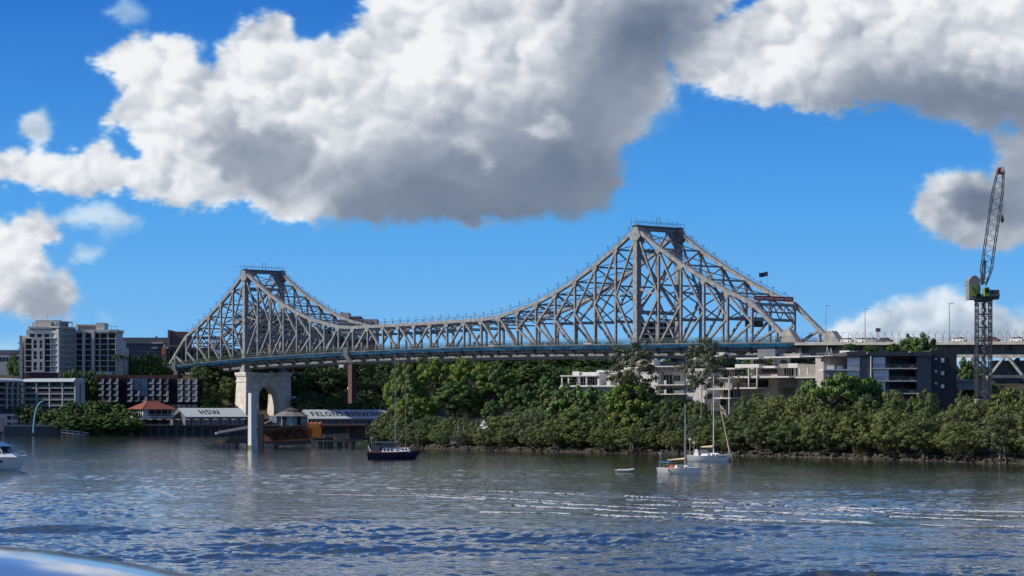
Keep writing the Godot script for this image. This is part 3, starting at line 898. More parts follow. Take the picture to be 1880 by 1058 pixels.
func palm_kind() -> void:
	rng.seed = 404
	var cr := MB.new()
	for q in 26:
		var a := rng.randf() * TAU
		var lift := rng.randf_range(-0.5, 1.0)
		var dirn := Vector3(cos(a), 0, sin(a))
		var pts := []
		for s in 7:
			var u := s / 6.0
			pts.append(Vector3(0, 8.0, 0) + dirn * 2.6 * u + Vector3.UP * (lift * 1.6 * u - 2.2 * u * u))
		for s in 6:
			for g in 3:
				var p: Vector3 = pts[s].lerp(pts[s + 1], g / 3.0)
				for side in [-1.0, 1.0]:
					var w: Vector3 = dirn.cross(Vector3.UP) * side * 0.6 - Vector3.UP * 0.35 + dirn * 0.3
					cr.col = Color(0.07, 0.11, 0.035) * rng.randf_range(0.7, 1.3)
					cr.tri(p, p + dirn * 0.16, p + w)
	var tk := MB.new()
	tk.pipe([Vector3(0, -1, 0), Vector3(0.1, 4, 0), Vector3(0, 8.1, 0)], 0.24, 0.15, 7)
	kinds.palm = {"crown": cr.mesh(), "trunk": tk.mesh(), "h": 9.0, "r": 2.6}

func plant(called: String, kind: String, x: float, d: float, h: float, wide: float, label: String, group: String, leafm: String, trunkm := "bark", base := -99.0, category := "tree") -> Node3D:
	var k: Dictionary = kinds[kind]
	var y := land(x, d) - 0.3 if base < -50.0 else base
	var o := thing(called, label, category, Vector3(x, y, -d), rng.randf() * TAU, group)
	var s: float = h / k.h
	var t := Transform3D(Basis.from_scale(Vector3(s * wide, s, s * wide)))
	share(k.trunk, "trunk", M[trunkm], o, t)
	share(k.crown, "crown", M[leafm], o, t)
	return o

func build_kinds() -> void:
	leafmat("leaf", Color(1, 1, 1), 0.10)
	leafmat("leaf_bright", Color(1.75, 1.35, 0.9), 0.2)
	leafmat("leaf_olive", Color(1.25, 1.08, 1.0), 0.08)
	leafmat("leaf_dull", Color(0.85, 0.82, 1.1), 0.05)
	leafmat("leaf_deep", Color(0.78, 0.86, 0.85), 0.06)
	mat("bark", 0.11, 0.095, 0.075, 0.95, 0.0, M.grime, 0.8)
	mat("bark_pale", 0.42, 0.38, 0.33, 0.9, 0.0, M.grime, 0.8)
	var olive := Color(0.1, 0.142, 0.034)
	var green := Color(0.08, 0.15, 0.018)
	for q in 5:
		make_kind("mangrove%d" % q, 100 + q * 7, {"h": 13.0, "r": 6.6 + 0.6 * (q % 3), "low": 1.2, "n": 170, "m": 150, "s": 0.19, "c": olive, "stems": 3 + q % 2, "t": 0.028, "skirt": 0.2, "hollow": 0.3, "c0": 0.06, "c1": 0.17, "limbs": 60, "squash": 0.85})
	for q in 4:
		make_kind("broad%d" % q, 200 + q * 9, {"h": 20.0, "r": 9.0, "low": 4.0, "n": 130, "m": 300, "s": 0.27, "c": green, "t": 0.03, "c0": 0.08, "c1": 0.2, "squash": 0.66, "limbs": 50})
	for q in 2:
		make_kind("gum%d" % q, 300 + q * 3, {"h": 17.0, "r": 6.2, "low": 7.5, "n": 110, "m": 120, "s": 0.19, "c": Color(0.085, 0.1, 0.045), "t": 0.013, "hollow": 0.3, "c0": 0.10, "c1": 0.22, "squash": 0.5, "limbs": 24, "stems": 2})
	make_kind("umbrella", 350, {"h": 8.0, "r": 7.5, "low": 5.2, "n": 50, "m": 260, "s": 0.26, "c": green, "t": 0.04, "hollow": 0.2, "c0": 0.12, "c1": 0.22, "squash": 0.35})
	for q in 2:
		make_kind("round%d" % q, 380 + q * 5, {"h": 8.0, "r": 4.2, "low": 0.8, "n": 90, "m": 170, "s": 0.2, "c": green, "t": 0.03, "c0": 0.1, "c1": 0.24, "skirt": 0.1})
	palm_kind()

func build_plants() -> void:
	build_kinds()
	rng.seed = 9001
	# mangroves along the right bank, front row and the rows behind
	var stretch := [
		[-60.0, "olive mangrove at the water's edge behind the navy yacht", "mangroves behind the navy yacht"],
		[-24.0, "olive mangrove on the mud bank left of the pale house", "mangroves left of the pale house"],
		[8.0, "olive mangrove on the bank below the white terrace house", "mangroves below the white terrace house"],
		[36.0, "olive mangrove on the bank behind the two white yachts", "mangroves behind the white yachts"],
		[64.0, "olive mangrove on the bank below the dark apartment block", "mangroves below the dark apartment block"],
		[95.0, "olive mangrove on the stone bank below the tower crane", "mangroves below the tower crane"]]
	for row in 3:
		var x := -46.0 + row * 4.0
		while x < 150.0:
			var lab: Array = stretch[0]
			for q in stretch:
				if x >= q[0]: lab = q
			var d: float = shore(x) + [3.0, 10.5, 19.0][row] + rng.randf_range(-2.0, 2.5)
			var line := tabled([[600, 775], [690, 762], [720, 748], [760, 742], [830, 764], [900, 752], [960, 742], [1000, 736], [1040, 724], [1100, 724], [1200, 728], [1250, 726], [1290, 740], [1320, 746], [1350, 728], [1390, 712], [1470, 706], [1600, 706], [1650, 704], [1700, 714], [1770, 716], [1850, 704], [1900, 698]], CX + F * x / d)
			line += [rng.randf_range(40, 68), rng.randf_range(14, 40), rng.randf_range(-2, 16)][row]
			var h := maxf(gy(line, d) - land(x, d) + 0.3, 5.0)
			plant("mangrove_tree", "mangrove%d" % (rng.randi() % 5), x, d, h, clampf(rng.randf_range(0.85, 1.15) * 12.0 / h, 0.8, 1.5), [lab[1] + ", front row", lab[1] + ", second row", lab[1] + ", back row"][row], lab[2], ["leaf", "leaf_olive", "leaf_olive", "leaf_dull", "leaf_deep"][rng.randi() % 5], "bark_pale" if rng.randf() < 0.3 else "bark")
			x += rng.randf_range(5.0, 8.2)
	# the tall bright trees in the middle
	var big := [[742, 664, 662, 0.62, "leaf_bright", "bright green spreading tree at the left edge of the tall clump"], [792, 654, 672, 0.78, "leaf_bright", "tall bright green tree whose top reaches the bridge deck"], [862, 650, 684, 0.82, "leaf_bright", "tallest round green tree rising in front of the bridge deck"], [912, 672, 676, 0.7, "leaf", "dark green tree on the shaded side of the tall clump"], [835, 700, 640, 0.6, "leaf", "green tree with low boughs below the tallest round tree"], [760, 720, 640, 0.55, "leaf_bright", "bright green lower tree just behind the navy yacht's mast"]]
	for q in big:
		var dd: float = q[2]
		var base := land(gx(q[0], dd), dd) - 0.3
		var h := gy(q[1], dd) - base
		plant("spreading_tree", "broad%d" % (rng.randi() % 4), gx(q[0], dd), dd, h, 20.0 / h * q[3] * 1.2, q[5], "tall trees in the middle of the bank", q[4])
	var mid := [[965, 705, 640, "leaf_deep"], [1000, 690, 650, "leaf"], [1035, 706, 580, "leaf_deep"], [985, 735, 610, "leaf_deep"], [1058, 713, 576, "leaf"], [1092, 714, 574, "leaf_deep"], [1125, 716, 572, "leaf"], [1145, 722, 570, "leaf_deep"], [1215, 730, 560, "leaf"], [1245, 732, 558, "leaf_deep"], [1272, 734, 556, "leaf"], [1200, 728, 562, "leaf_deep"], [1020, 728, 600, "leaf"], [940, 715, 640, "leaf_deep"], [955, 745, 615, "leaf_deep"], [905, 735, 625, "leaf_deep"]]
	for q in mid:
		var dd: float = q[2]
		var base := land(gx(q[0], dd), dd) - 0.3
		plant("leafy_tree", "round%d" % (rng.randi() % 2), gx(q[0], dd), dd, gy(q[1], dd) - base, 0.8, "dark leafy tree on the slope between the tall trees and white house", "leafy trees on the slope", q[3])
	plant("leafy_tree", "round0", gx(1160, 557), 557, gy(699, 557) - land(gx(1160, 557), 557), 0.75, "yellow green rounded tree in front of the white house", "", "leaf_bright")
	plant("leafy_tree", "round1", gx(1182, 560), 560, gy(702, 560) - land(gx(1182, 560), 560), 0.55, "small dark round tree between white house and terrace", "", "leaf_deep")
	plant("gum_tree", "gum0", gx(1160, 560), 560, gy(620, 560) - land(gx(1160, 560), 560), 0.72, "thin grey gum tree with pale limbs before the white house", "", "leaf", "bark_pale")
	plant("gum_tree", "gum1", gx(1296, 540), 540, gy(617, 540) - land(gx(1296, 540), 540), 0.62, "tall grey gum tree with pale forked trunk beside the cream apartments", "", "leaf", "bark_pale")
	plant("umbrella_tree", "umbrella", gx(1548, 500), 500, gy(688, 500) - land(gx(1548, 500), 500), 0.55, "flat topped umbrella tree in front of the dark apartment block", "", "leaf")
	plant("leafy_tree", "round1", gx(1700, 590), 590, gy(611, 590) - land(gx(1700, 590), 590), 0.62, "dark green rounded tree rising over the viaduct parapet", "", "leaf_deep")
	plant("leafy_tree", "round0", gx(1672, 592), 592, gy(616, 592) - land(gx(1672, 592), 592), 0.5, "smaller dark green tree left of the one over the parapet", "", "leaf_deep")
	for q in [[1770, 655, 560], [1785, 690, 545], [1830, 700, 540], [1745, 700, 548], [1858, 712, 520]]:
		plant("leafy_tree", "round%d" % (rng.randi() % 2), gx(q[0], q[2]), q[2], gy(q[1], q[2]) - land(gx(q[0], q[2]), q[2]), 0.6, "dark leafy tree under the viaduct beside the tower crane", "trees beside the tower crane", "leaf_deep")
	for q in [[1560, 640, 580], [1600, 643, 575], [1640, 640, 585], [1715, 642, 590]]:
		plant("shrub", "round%d" % (rng.randi() % 2), gx(q[0], q[2]), q[2], 3.2, 1.3, "low dark shrub of the roof garden on the dark apartments", "roof garden shrubs", "leaf_deep", "bark", gy(q[1] + 12.0, q[2]), "shrub")
	for q in 9:
		plant("leafy_tree", "broad%d" % (rng.randi() % 4), gx(1735.0 + q * 13.0, 690.0), 690.0, 17.0, 0.6, "dark tree behind the crane mast under the viaduct", "trees behind the crane mast", "leaf_deep", "bark", 9.0)
	# hillside behind the main span
	for q in 22:
		var px := 930.0 + q * 17.0 + rng.randf_range(-8, 8)
		var dd := 735.0 + rng.randf_range(0, 55)
		var base := land(gx(px, dd), dd)
		plant("hill_tree", "round%d" % (rng.randi() % 2), gx(px, dd), dd, rng.randf_range(7.0, 11.0), 1.1, "dark tree on the hillside seen under the bridge deck", "trees on the hillside under the deck", "leaf_deep")
	for q in 34:
		var px := 925.0 + (q % 17) * 11.0 + rng.randf_range(-5, 5)
		var dd := 930.0 + (q / 17) * 70.0 + rng.randf_range(-10, 10)
		plant("far_bank_tree", "broad%d" % (rng.randi() % 4), gx(px, dd), dd, rng.randf_range(9.0, 12.0), 1.3, "dark tree filling the gap between tall clump and white house" if q < 17 else "dark distant tree above those between tall clump and white house", "trees filling the gap by the white house", "leaf_deep", "bark", 20.0 + (q / 17) * 7.0)
	for q in 92:
		var px := 690.0 + (q % 46) * 20.0 + rng.randf_range(-9, 9)
		var dd := (1075.0 if q % 46 < 26 else 830.0) + rng.randf_range(-20, 40)
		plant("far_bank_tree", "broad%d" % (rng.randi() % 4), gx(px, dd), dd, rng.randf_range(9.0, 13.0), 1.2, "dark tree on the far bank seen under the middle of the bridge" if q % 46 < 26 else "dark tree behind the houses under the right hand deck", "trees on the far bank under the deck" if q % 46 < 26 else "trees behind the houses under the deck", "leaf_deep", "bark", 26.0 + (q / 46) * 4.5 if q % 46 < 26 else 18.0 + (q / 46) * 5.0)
	# cliff behind the wharves, left bank
	for q in 96:
		var px := 372.0 + (q % 32) * 11.6 + rng.randf_range(-7, 7)
		var dd := 950.0 + (q / 32) * 22.0 + rng.randf_range(-6, 8)
		if px > 405.0 and px < 552.0: dd = maxf(dd, 966.0)
		var xx := gx(px, dd)
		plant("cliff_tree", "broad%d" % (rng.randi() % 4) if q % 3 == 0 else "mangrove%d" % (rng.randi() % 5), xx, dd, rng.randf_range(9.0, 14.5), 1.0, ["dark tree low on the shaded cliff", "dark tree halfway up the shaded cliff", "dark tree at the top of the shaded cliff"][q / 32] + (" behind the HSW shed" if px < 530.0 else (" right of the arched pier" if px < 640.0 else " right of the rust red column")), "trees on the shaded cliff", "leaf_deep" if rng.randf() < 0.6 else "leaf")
	# shore trees of the left bank
	for q in [[112, 745, 903], [132, 738, 906], [156, 734, 908], [178, 737, 904], [198, 736, 907], [220, 742, 905], [236, 752, 903], [95, 752, 905], [124, 757, 890], [148, 757, 889], [168, 762, 890], [186, 760, 890], [205, 758, 889], [222, 764, 890], [238, 766, 890], [60, 745, 908], [42, 740, 910]]:
		plant("shore_tree", "broad%d" % (rng.randi() % 4) if q[0] > 80 else "mangrove1", gx(q[0], q[2]), q[2], gy(q[1], q[2]) - (-1.2 if q[2] < 895 else 1.0), 12.5 / (gy(q[1], q[2])), "dense dark tree on the left bank beside the red roofed pavilion" if q[0] > 80 else "brownish tree behind the blue arched lamp", "trees on the left bank" if q[0] > 80 else "trees behind the blue lamp", "leaf_deep" if rng.randf() < 0.6 else "leaf", "bark", -1.2 if q[2] < 895 else 1.0)
	# trees round the hotel and on top of the cliff
	for q in [[24, 652, 985, "leaf"], [34, 660, 980, "leaf"], [8, 690, 940, "leaf_deep"]]:
		plant("leafy_tree", "round%d" % (rng.randi() % 2), gx(q[0], q[2]), q[2], gy(q[1], q[2]) - 26.0, 0.55, "green tree standing left of the pale hotel block", "trees left of the hotel", q[3], "bark", 26.0)
	for q in [[118, 684], [135, 678], [150, 682], [168, 680], [186, 684], [204, 686], [158, 690], [176, 692], [225, 688], [128, 692], [142, 694]]:
		plant("leafy_tree", "round%d" % (rng.randi() % 2), gx(q[0], 945.0), 945.0, gy(q[1], 945.0) - 15.0, 0.5, "green tree growing between the hotel and the low curved apartments", "trees below the hotel", "leaf" if rng.randf() < 0.5 else "leaf_deep", "bark", 15.0)
	for q in [[240, 652], [256, 656], [270, 650], [284, 654], [298, 660], [246, 664], [262, 668], [280, 667], [297, 674], [312, 680], [330, 684]]:
		plant("leafy_tree", "round%d" % (rng.randi() % 2), gx(q[0], 985.0), 985.0, gy(q[1], 985.0) - 24.0, 0.6, "green tree on the cliff top in front of the glass office", "trees before the glass office", ["leaf", "leaf_deep", "leaf_bright"][rng.randi() % 3], "bark", 24.0)
	for q in [[217, 646], [226, 650]]:
		plant("palm_tree", "palm", gx(q[0], 950.0), 950.0, gy(q[1], 950.0) - gy(690, 950.0), 1.0, "dark palm at the right hand end of the pale hotel", "palms beside the hotel", "leaf", "bark", gy(690, 950.0))

# ---------------------------------------------------------------- right bank: houses, viaduct, crane
func pxbox(parent: Node, called: String, m: Material, px0: float, px1: float, py0: float, py1: float, d: float, deep: float) -> MeshInstance3D:
	# an upright box whose front face stands at distance d
	return lb(parent, called, m, Transform3D(), gx(px0, d), gx(px1, d), gy(py1, d), gy(py0, d), -d - deep, -d)

func house(called: String, label: String, category: String, px: float, py: float, d: float) -> Node3D:
	return thing(called, label, category, gp(px, py, d))

func face_left(h: Node3D, a: float) -> void:
	# turn a finished house about its own middle, its front towards the upstream side
	h.rotation.y = -a
	h.scale.x = 1.0 / cos(a)

func railing(parent: Node, called: String, m: Material, px0: float, px1: float, py0: float, py1: float, d: float, step := 4.0) -> void:
	var b := MB.new()
	var y1 := gy(py0, d)
	var y0 := gy(py1, d)
	b.bar(Vector3(gx(px0, d), y1, -d), Vector3(gx(px1, d), y1, -d), 0.07, 0.07)
	var n := maxi(1, int((px1 - px0) / step))
	for q in n + 1:
		var x := gx(lerpf(px0, px1, float(q) / n), d)
		b.bar(Vector3(x, y0, -d), Vector3(x, y1, -d), 0.05, 0.05)
	put(b, called, m, parent)

func panes(parent: Node, px0: float, px1: float, py0: float, py1: float, d: float, n: int, gap := 0.16, fr := "white_wall") -> void:
	# a run of n glass panes with slim frames, set just behind d
	var w := (px1 - px0) / n
	for q in n:
		var a := px0 + q * w
		var o := pxbox(parent, "window", M.glass_dark, a + w * gap * 0.5, a + w - w * gap * 0.5, py0, py1, d + 0.12, 0.08)
		pxbox(o, "frame", M[fr], a - w * gap * 0.5, a + w * gap * 0.5, py0, py1, d + 0.02, 0.2)

func build_right() -> void:
	mat("white_wall", 0.8, 0.78, 0.74, 0.85, 0.0, M.soft, 0.08)
	mat("cream_wall", 0.74, 0.65, 0.5, 0.85, 0.0, M.soft, 0.08)
	mat("grey_wall", 0.42, 0.4, 0.36, 0.85, 0.0, M.grime, 0.08)
	mat("room_wall", 0.34, 0.32, 0.3, 0.9)
	mat("dark_clad", 0.05, 0.052, 0.06, 0.7, 0.0, M.grime, 0.1)
	mat("slate_clad", 0.2, 0.21, 0.23, 0.6, 0.0, M.grime, 0.1)
	mat("blind", 0.75, 0.76, 0.77, 0.8)
	mat("timber", 0.16, 0.085, 0.045, 0.8, 0.0, M.grime, 0.3)
	mat("roof_dark", 0.06, 0.062, 0.068, 0.8)
	var gl := mat("glass_dark", 0.018, 0.02, 0.022, 0.08)
	gl.metallic_specular = 0.3
	gl.roughness = 0.25
	mat("glass_green", 0.22, 0.27, 0.26, 0.15)
	mat("furniture", 0.3, 0.29, 0.28, 0.8)
	# --- low white house with curved terrace
	var d := 590.0
	var h := house("white_house", "low white house with flat roofs and shaded terrace among the trees", "house", 1095, 728, d)
	pxbox(h, "wall", M.white_wall, 1046, 1142, 684, 735, d + 5, 14)
	pxbox(h, "roof_slab", M.white_wall, 1033, 1100, 689, 691, d - 1.5, 10)
	pxbox(h, "parapet", M.white_wall, 1046, 1058, 682, 689, d + 2, 3)
	pxbox(h, "parapet", M.white_wall, 1062, 1096, 683.5, 689, d + 2.5, 6)
	pxbox(h, "parapet", M.white_wall, 1079, 1150, 680, 686, d + 6, 10)
	pxbox(h, "terrace_floor", M.white_wall, 1033, 1134, 707.5, 710.5, d - 1.5, 8)
	pxbox(h, "terrace_wall", M.white_wall, 1060, 1132, 710.5, 720, d + 0.5, 6)
	for px in [1034.5, 1046.5, 1066, 1079]: pxbox(h, "column", M.white_wall, px, px + 1.8, 691, 707.5, d - 1.2, 0.35)
	panes(h, 1048, 1064, 693, 707, d + 4.7, 3)
	panes(h, 1067, 1078, 692, 707, d + 4.7, 3)
	panes(h, 1081, 1098, 693, 707, d + 4.7, 2)
	pxbox(h, "wing_wall", M.white_wall, 1099.5, 1103, 683, 709, d - 1.0, 6)
	panes(h, 1104, 1114, 691, 706.5, d + 4.6, 3)
	pxbox(h, "wing_wall", M.white_wall, 1115, 1121, 684, 709, d - 0.5, 6)
	panes(h, 1122, 1134, 690, 706.5, d + 4.6, 4)
	pxbox(h, "pergola_beam", M.white_wall, 1119, 1137, 685.5, 687.5, d - 1.0, 4)
	pxbox(h, "column", M.white_wall, 1135, 1137.5, 685, 709, d - 1.0, 0.4)
	railing(h, "balustrade", M.rail_dark, 1034, 1079, 702.5, 707.5, d - 1.4)
	pxbox(h, "lower_window", M.glass_dark, 1120, 1133, 711, 718, d + 0.4, 0.08)
	face_left(h, 0.45)
	# --- white terrace house with stacked balconies
	d = 578.0
	h = house("terrace_house", "white three storey terrace house with stacked balconies", "house", 1230, 728, d)
	pxbox(h, "wall", M.white_wall, 1142, 1204, 679, 740, d + 6, 12)
	pxbox(h, "wall", M.white_wall, 1192, 1206, 680, 740, d + 1.0, 4.9)
	pxbox(h, "wall", M.white_wall, 1206, 1292, 679, 740, d + 5, 14)
	pxbox(h, "wing_wall", M.white_wall, 1258, 1292, 677, 740, d + 0.2, 4.7)
	pxbox(h, "roof_slab", M.white_wall, 1196, 1238, 672, 674, d - 0.5, 14)
	pxbox(h, "roof_slab", M.grey_wall, 1238, 1296, 671, 673, d + 1, 14)
	pxbox(h, "attic_room", M.room_wall, 1198, 1236, 674, 682, d + 1.5, 8)
	for px in [1197.0, 1212.0, 1220.0, 1236.0]: pxbox(h, "column", M.white_wall, px, px + 1.0, 674, 682, d + 1.2, 0.3)
	pxbox(h, "roof_box", M.white_wall, 1252, 1278, 657, 671, d + 6, 6)
	pxbox(h, "roof_box", M.cream_wall, 1144, 1171, 660, 680, d + 12, 6)
	pxbox(h, "roof_box", M.white_wall, 1289, 1306, 648, 656, d + 8, 6)
	for row in [[684, 706], [708, 723]]:
		pxbox(h, "balcony_floor", M.white_wall, 1199, 1259, row[1], row[1] + 1.8, d - 1.2, 6.1)
		panes(h, 1207, 1222, row[0] + 5, row[1], d + 4.7, 3)
		panes(h, 1224, 1236, row[0] + 6, row[1], d + 4.7, 4)
		pxbox(h, "glass_screen", M.glass_green, 1240, 1258, row[1] - 6, row[1], d - 1.0, 0.06)
		railing(h, "balustrade", M.galv, 1206, 1224, row[1] - 6, row[1], d - 1.0)
		pxbox(h, "balcony_post", M.white_wall, 1222.5, 1226, row[1] - 7.5, row[1], d - 1.1, 0.5)
		pxbox(h, "window", M.glass_green, 1244, 1257, row[0] + 7, row[1] - 7, d + 4.8, 0.1)
	for row in [[692, 702], [708, 719]]:
		pxbox(h, "window", M.glass_green, 1262, 1274, row[0], row[1], d + 0.1, 0.06)
		pxbox(h, "window_hood", M.white_wall, 1261, 1275, row[0] - 1.2, row[0] - 0.2, d - 0.25, 0.5)
	panes(h, 1175, 1184, 690, 699, d + 5.9, 2)
	panes(h, 1147, 1156, 690, 701, d + 5.9, 2)
	panes(h, 1160, 1169, 690, 701, d + 5.9, 2)
	pxbox(h, "window", M.glass_dark, 1201, 1204, 689, 702, d + 0.9, 0.06)
	pxbox(h, "window", M.glass_dark, 1203, 1206.2, 711, 718, d + 0.9, 0.06)
	for q in 4: pxbox(h, "roof_window", M.glass_dark, 1180 + q * 4.2, 1182.6 + q * 4.2, 676, 679, d + 5.8, 0.06)
	face_left(h, 0.4)
	# --- cream apartments stepping down towards the water
	d = 552.0
	h = house("cream_apartments", "cream terraced apartment block with deep white balconies", "apartment building", 1400, 748, d)
	pxbox(h, "wall", M.cream_wall, 1332, 1402, 688, 770, d + 7, 14)
	pxbox(h, "wall", M.white_wall, 1340, 1376, 661, 688, d + 12, 9)
	pxbox(h, "wall", M.white_wall, 1376, 1440, 668, 705, d + 10, 12)
	pxbox(h, "roof_slab", M.white_wall, 1334, 1374, 656.5, 659, d + 6, 16)
	pxbox(h, "roof_slab", M.white_wall, 1376, 1437, 655, 657.5, d + 8, 16)
	pxbox(h, "upper_wall", M.white_wall, 1376, 1411, 658, 668, d + 11, 6)
	pxbox(h, "roof_slab", M.white_wall, 1411, 1522, 654.5, 656.5, d + 12, 12)
	pxbox(h, "plant_room", M.slate_clad, 1346, 1376, 641, 656, d + 14, 8)
	pxbox(h, "plant_room", M.grey_wall, 1376, 1412, 650, 655, d + 16, 8)
	pxbox(h, "plant_room", M.white_wall, 1472, 1488, 646, 654, d + 18, 6)
	for q in 6: pxbox(h, "clerestory_window", M.glass_dark, 1377 + q * 4.4, 1379.6 + q * 4.4, 669, 672.5, d + 9.9, 0.08)
	panes(h, 1346, 1369, 661.5, 668, d + 11.8, 5)
	pxbox(h, "parapet", M.white_wall, 1336, 1377, 668.5, 675, d + 5, 6)
	pxbox(h, "parapet", M.white_wall, 1375, 1402, 672, 676, d + 6, 5)
	pxbox(h, "parapet", M.grey_wall, 1402, 1441, 669, 676, d + 8, 2)
	pxbox(h, "parapet", M.white_wall, 1424, 1440, 668, 676, d + 6, 1.9)
	# shaded rooms with columns and floors, from the top storey down
	pxbox(h, "balcony_floor", M.white_wall, 1315, 1348, 675, 677.5, d + 1, 8)
	pxbox(h, "balcony_floor", M.white_wall, 1345, 1442, 691, 694, d + 1, 9)
	panes(h, 1376, 1402, 678, 691, d + 6.9, 5, 0.12, "timber")
	panes(h, 1405, 1421, 677, 691, d + 9.7, 4)
	panes(h, 1425, 1439, 677, 691, d + 9.7, 4)
	panes(h, 1318, 1345, 679, 692, d + 3, 7)
	pxbox(h, "screen_wall", M.cream_wall, 1307, 1348, 695, 713, d - 0.5, 4)
	for q in 12: pxbox(h, "screen_batten", M.white_wall, 1308 + q * 3.3, 1308.8 + q * 3.3, 695, 713, d - 0.7, 0.18)
	pxbox(h, "balcony_floor", M.white_wall, 1304, 1350, 692, 695, d - 1.5, 8)
	pxbox(h, "balcony_floor", M.white_wall, 1304, 1350, 713, 715.5, d - 1.5, 8)
	pxbox(h, "balcony_floor", M.white_wall, 1304, 1350, 730, 732.5, d - 1.5, 8)
	pxbox(h, "room_back", M.cream_wall, 1310, 1350, 715, 770, d + 5, 4)
	panes(h, 1316, 1334, 716, 730, d + 4.8, 3)
	panes(h, 1336, 1346, 716, 729, d + 4.8, 3)
	panes(h, 1312, 1320, 733, 745, d + 4.8, 2)
	pxbox(h, "balcony_floor", M.white_wall, 1348, 1390, 711.5, 714, d + 0, 8)
	panes(h, 1350, 1388, 697, 711, d + 6.7, 6, 0.1, "timber")
	for px in [1304.5, 1307.5, 1346.5]: pxbox(h, "column", M.white_wall, px, px + 1.3, 690, 770, d - 1.6, 0.4)
	for px in [1387.5, 1373.0]: pxbox(h, "column", M.white_wall, px, px + 1.5, 676, 712, d + 0.6, 0.4)
	pxbox(h, "downpipe", M.timber, 1357.5, 1359.3, 686, 722, d - 0.1, 0.35)
	railing(h, "balustrade", M.rail_dark, 1350, 1388, 704, 711, d + 0.2, 2.0)
	railing(h, "balustrade", M.rail_dark, 1376, 1440, 686, 691, d + 1.4, 3.0)
	railing(h, "balustrade", M.rail_dark, 1310, 1346, 725, 730, d - 1.3, 2.0)
	pxbox(h, "wall", M.grey_wall, 1440, 1524, 670, 715, d + 6, 12)
	panes(h, 1444, 1453, 676, 689, d + 5.9, 1)
	panes(h, 1457, 1467, 676, 689, d + 5.9, 1)
	panes(h, 1471, 1512, 677, 692, d + 5.9, 4, 0.05)
	pxbox(h, "upper_wall", M.grey_wall, 1471, 1522, 657, 670, d + 14, 8)
	panes(h, 1488, 1504, 660, 669.5, d + 13.9, 2)
	pxbox(h, "lower_wall", M.grey_wall, 1390, 1442, 694, 712, d + 8, 8)
	panes(h, 1393, 1413, 695, 704, d + 7.9, 2)
	pxbox(h, "ledge", M.white_wall, 1440, 1500, 693, 695, d + 4, 4)
	railing(h, "roof_railing", M.galv, 1449, 1471, 650, 655, d + 13, 2.5)
	var b := MB.new()
	for s in [-1.0, 1.0]:
		b.bar(gp(1458 + s * 2.5, 654, d + 16), gp(1458, 638, d + 16), 0.12, 0.12)
		b.bar(gp(1464 + s * 2.0, 654, d + 16), gp(1464, 641, d + 16), 0.12, 0.12)
	put(b, "roof_aerial", M.galv, h)
	face_left(h, 0.52)
	rng.seed = 31
	for q in [[1412, 668, 30.0], [1440, 667, 16.0], [1455, 668, 24.0], [1470, 668, 18.0]]:
		plant("planter_shrub", "round%d" % (rng.randi() % 2), gx(q[0], d + 9), d + 9, 1.5, 1.6, "green shrub in the roof planter of the cream apartments", "roof planter shrubs", "leaf", "bark", gy(670.5, d + 9), "shrub")
	# --- dark apartment block
	d = 528.0
	h = house("dark_apartments", "charcoal four storey apartment block with white blinds and deep balconies", "apartment building", 1655, 740, d)
	pxbox(h, "wall", M.dark_clad, 1709, 1757, 643, 765, d + 0.4, 22)
	for q in 3:
		pxbox(h, "window", M.glass_dark, 1727, 1741, [657, 681, 705][q], [668, 692, 716][q], d + 0.34, 0.05)
		pxbox(h, "window_blind", M.blind, 1728, 1734, [658, 682, 706][q], [666, 689, 713][q], d + 0.3, 0.03)
		pxbox(h, "window", M.blind, 1717, 1720.5, [657.5, 680, 702.5][q], [661, 684, 706][q], d + 0.34, 0.05)
	pxbox(h, "roof_slab", M.roof_dark, 1555, 1712, 646, 653.5, d - 1, 24)
	pxbox(h, "clad_panel", M.slate_clad, 1684, 1709.5, 653.5, 765, d - 0.3, 1.0)
	pxbox(h, "clad_panel", M.slate_clad, 1579, 1598, 655, 765, d - 0.3, 1.0)
	for q in 9: pxbox(h, "clad_rib", M.dark_clad, 1685 + q * 2.8, 1685.4 + q * 2.8, 654, 765, d - 0.36, 0.08)
	for q in 6: pxbox(h, "clad_rib", M.dark_clad, 1580 + q * 3.2, 1580.4 + q * 3.2, 656, 765, d - 0.36, 0.08)
	pxbox(h, "side_wall", M.white_wall, 1598.5, 1600.5, 654, 765, d - 1.2, 7)
	pxbox(h, "core", M.room_wall, 1512, 1709, 655, 765, d + 7, 14)
	pxbox(h, "inner_wall", M.room_wall, 1579, 1598, 656, 765, d + 0.8, 6.2)
	pxbox(h, "roof_slab", M.roof_dark, 1512, 1579, 654, 656.5, d - 1, 12)
	for row in [[655, 676], [678, 699], [701, 722]]:
		pxbox(h, "balcony_floor", M.white_wall, 1600.5, 1684, row[1] - 0.2, row[1] + 1.6, d - 1.2, 8.1)
		for q in 6: pxbox(h, "blind_panel", M.blind, 1603 + q * 3.8, 1606.5 + q * 3.8, row[0] + 0.6, row[1] - 0.2, d - 0.4, 0.06)
		if row[0] == 678:
			pxbox(h, "blind_panel", M.blind, 1625.8, 1632, row[0] + 0.6, row[1] - 0.2, d - 0.4, 0.06)
		railing(h, "balustrade", M.rail_dark, 1602, 1683, row[1] - 7, row[1] - 0.2, d - 1.1, 2.2)
		for q in 4:
			pxbox(h, "balcony_window", M.glass_dark, 1634 + q * 12, 1645 + q * 12, row[0] + 3, row[1] - 0.3, d + 6.9, 0.08)
		pxbox(h, "balcony_seat", M.furniture, 1648, 1654, row[1] - 4, row[1] - 0.2, d + 2, 1)
		pxbox(h, "balcony_table", M.furniture, 1670, 1679, row[1] - 5, row[1] - 0.2, d + 1, 1)
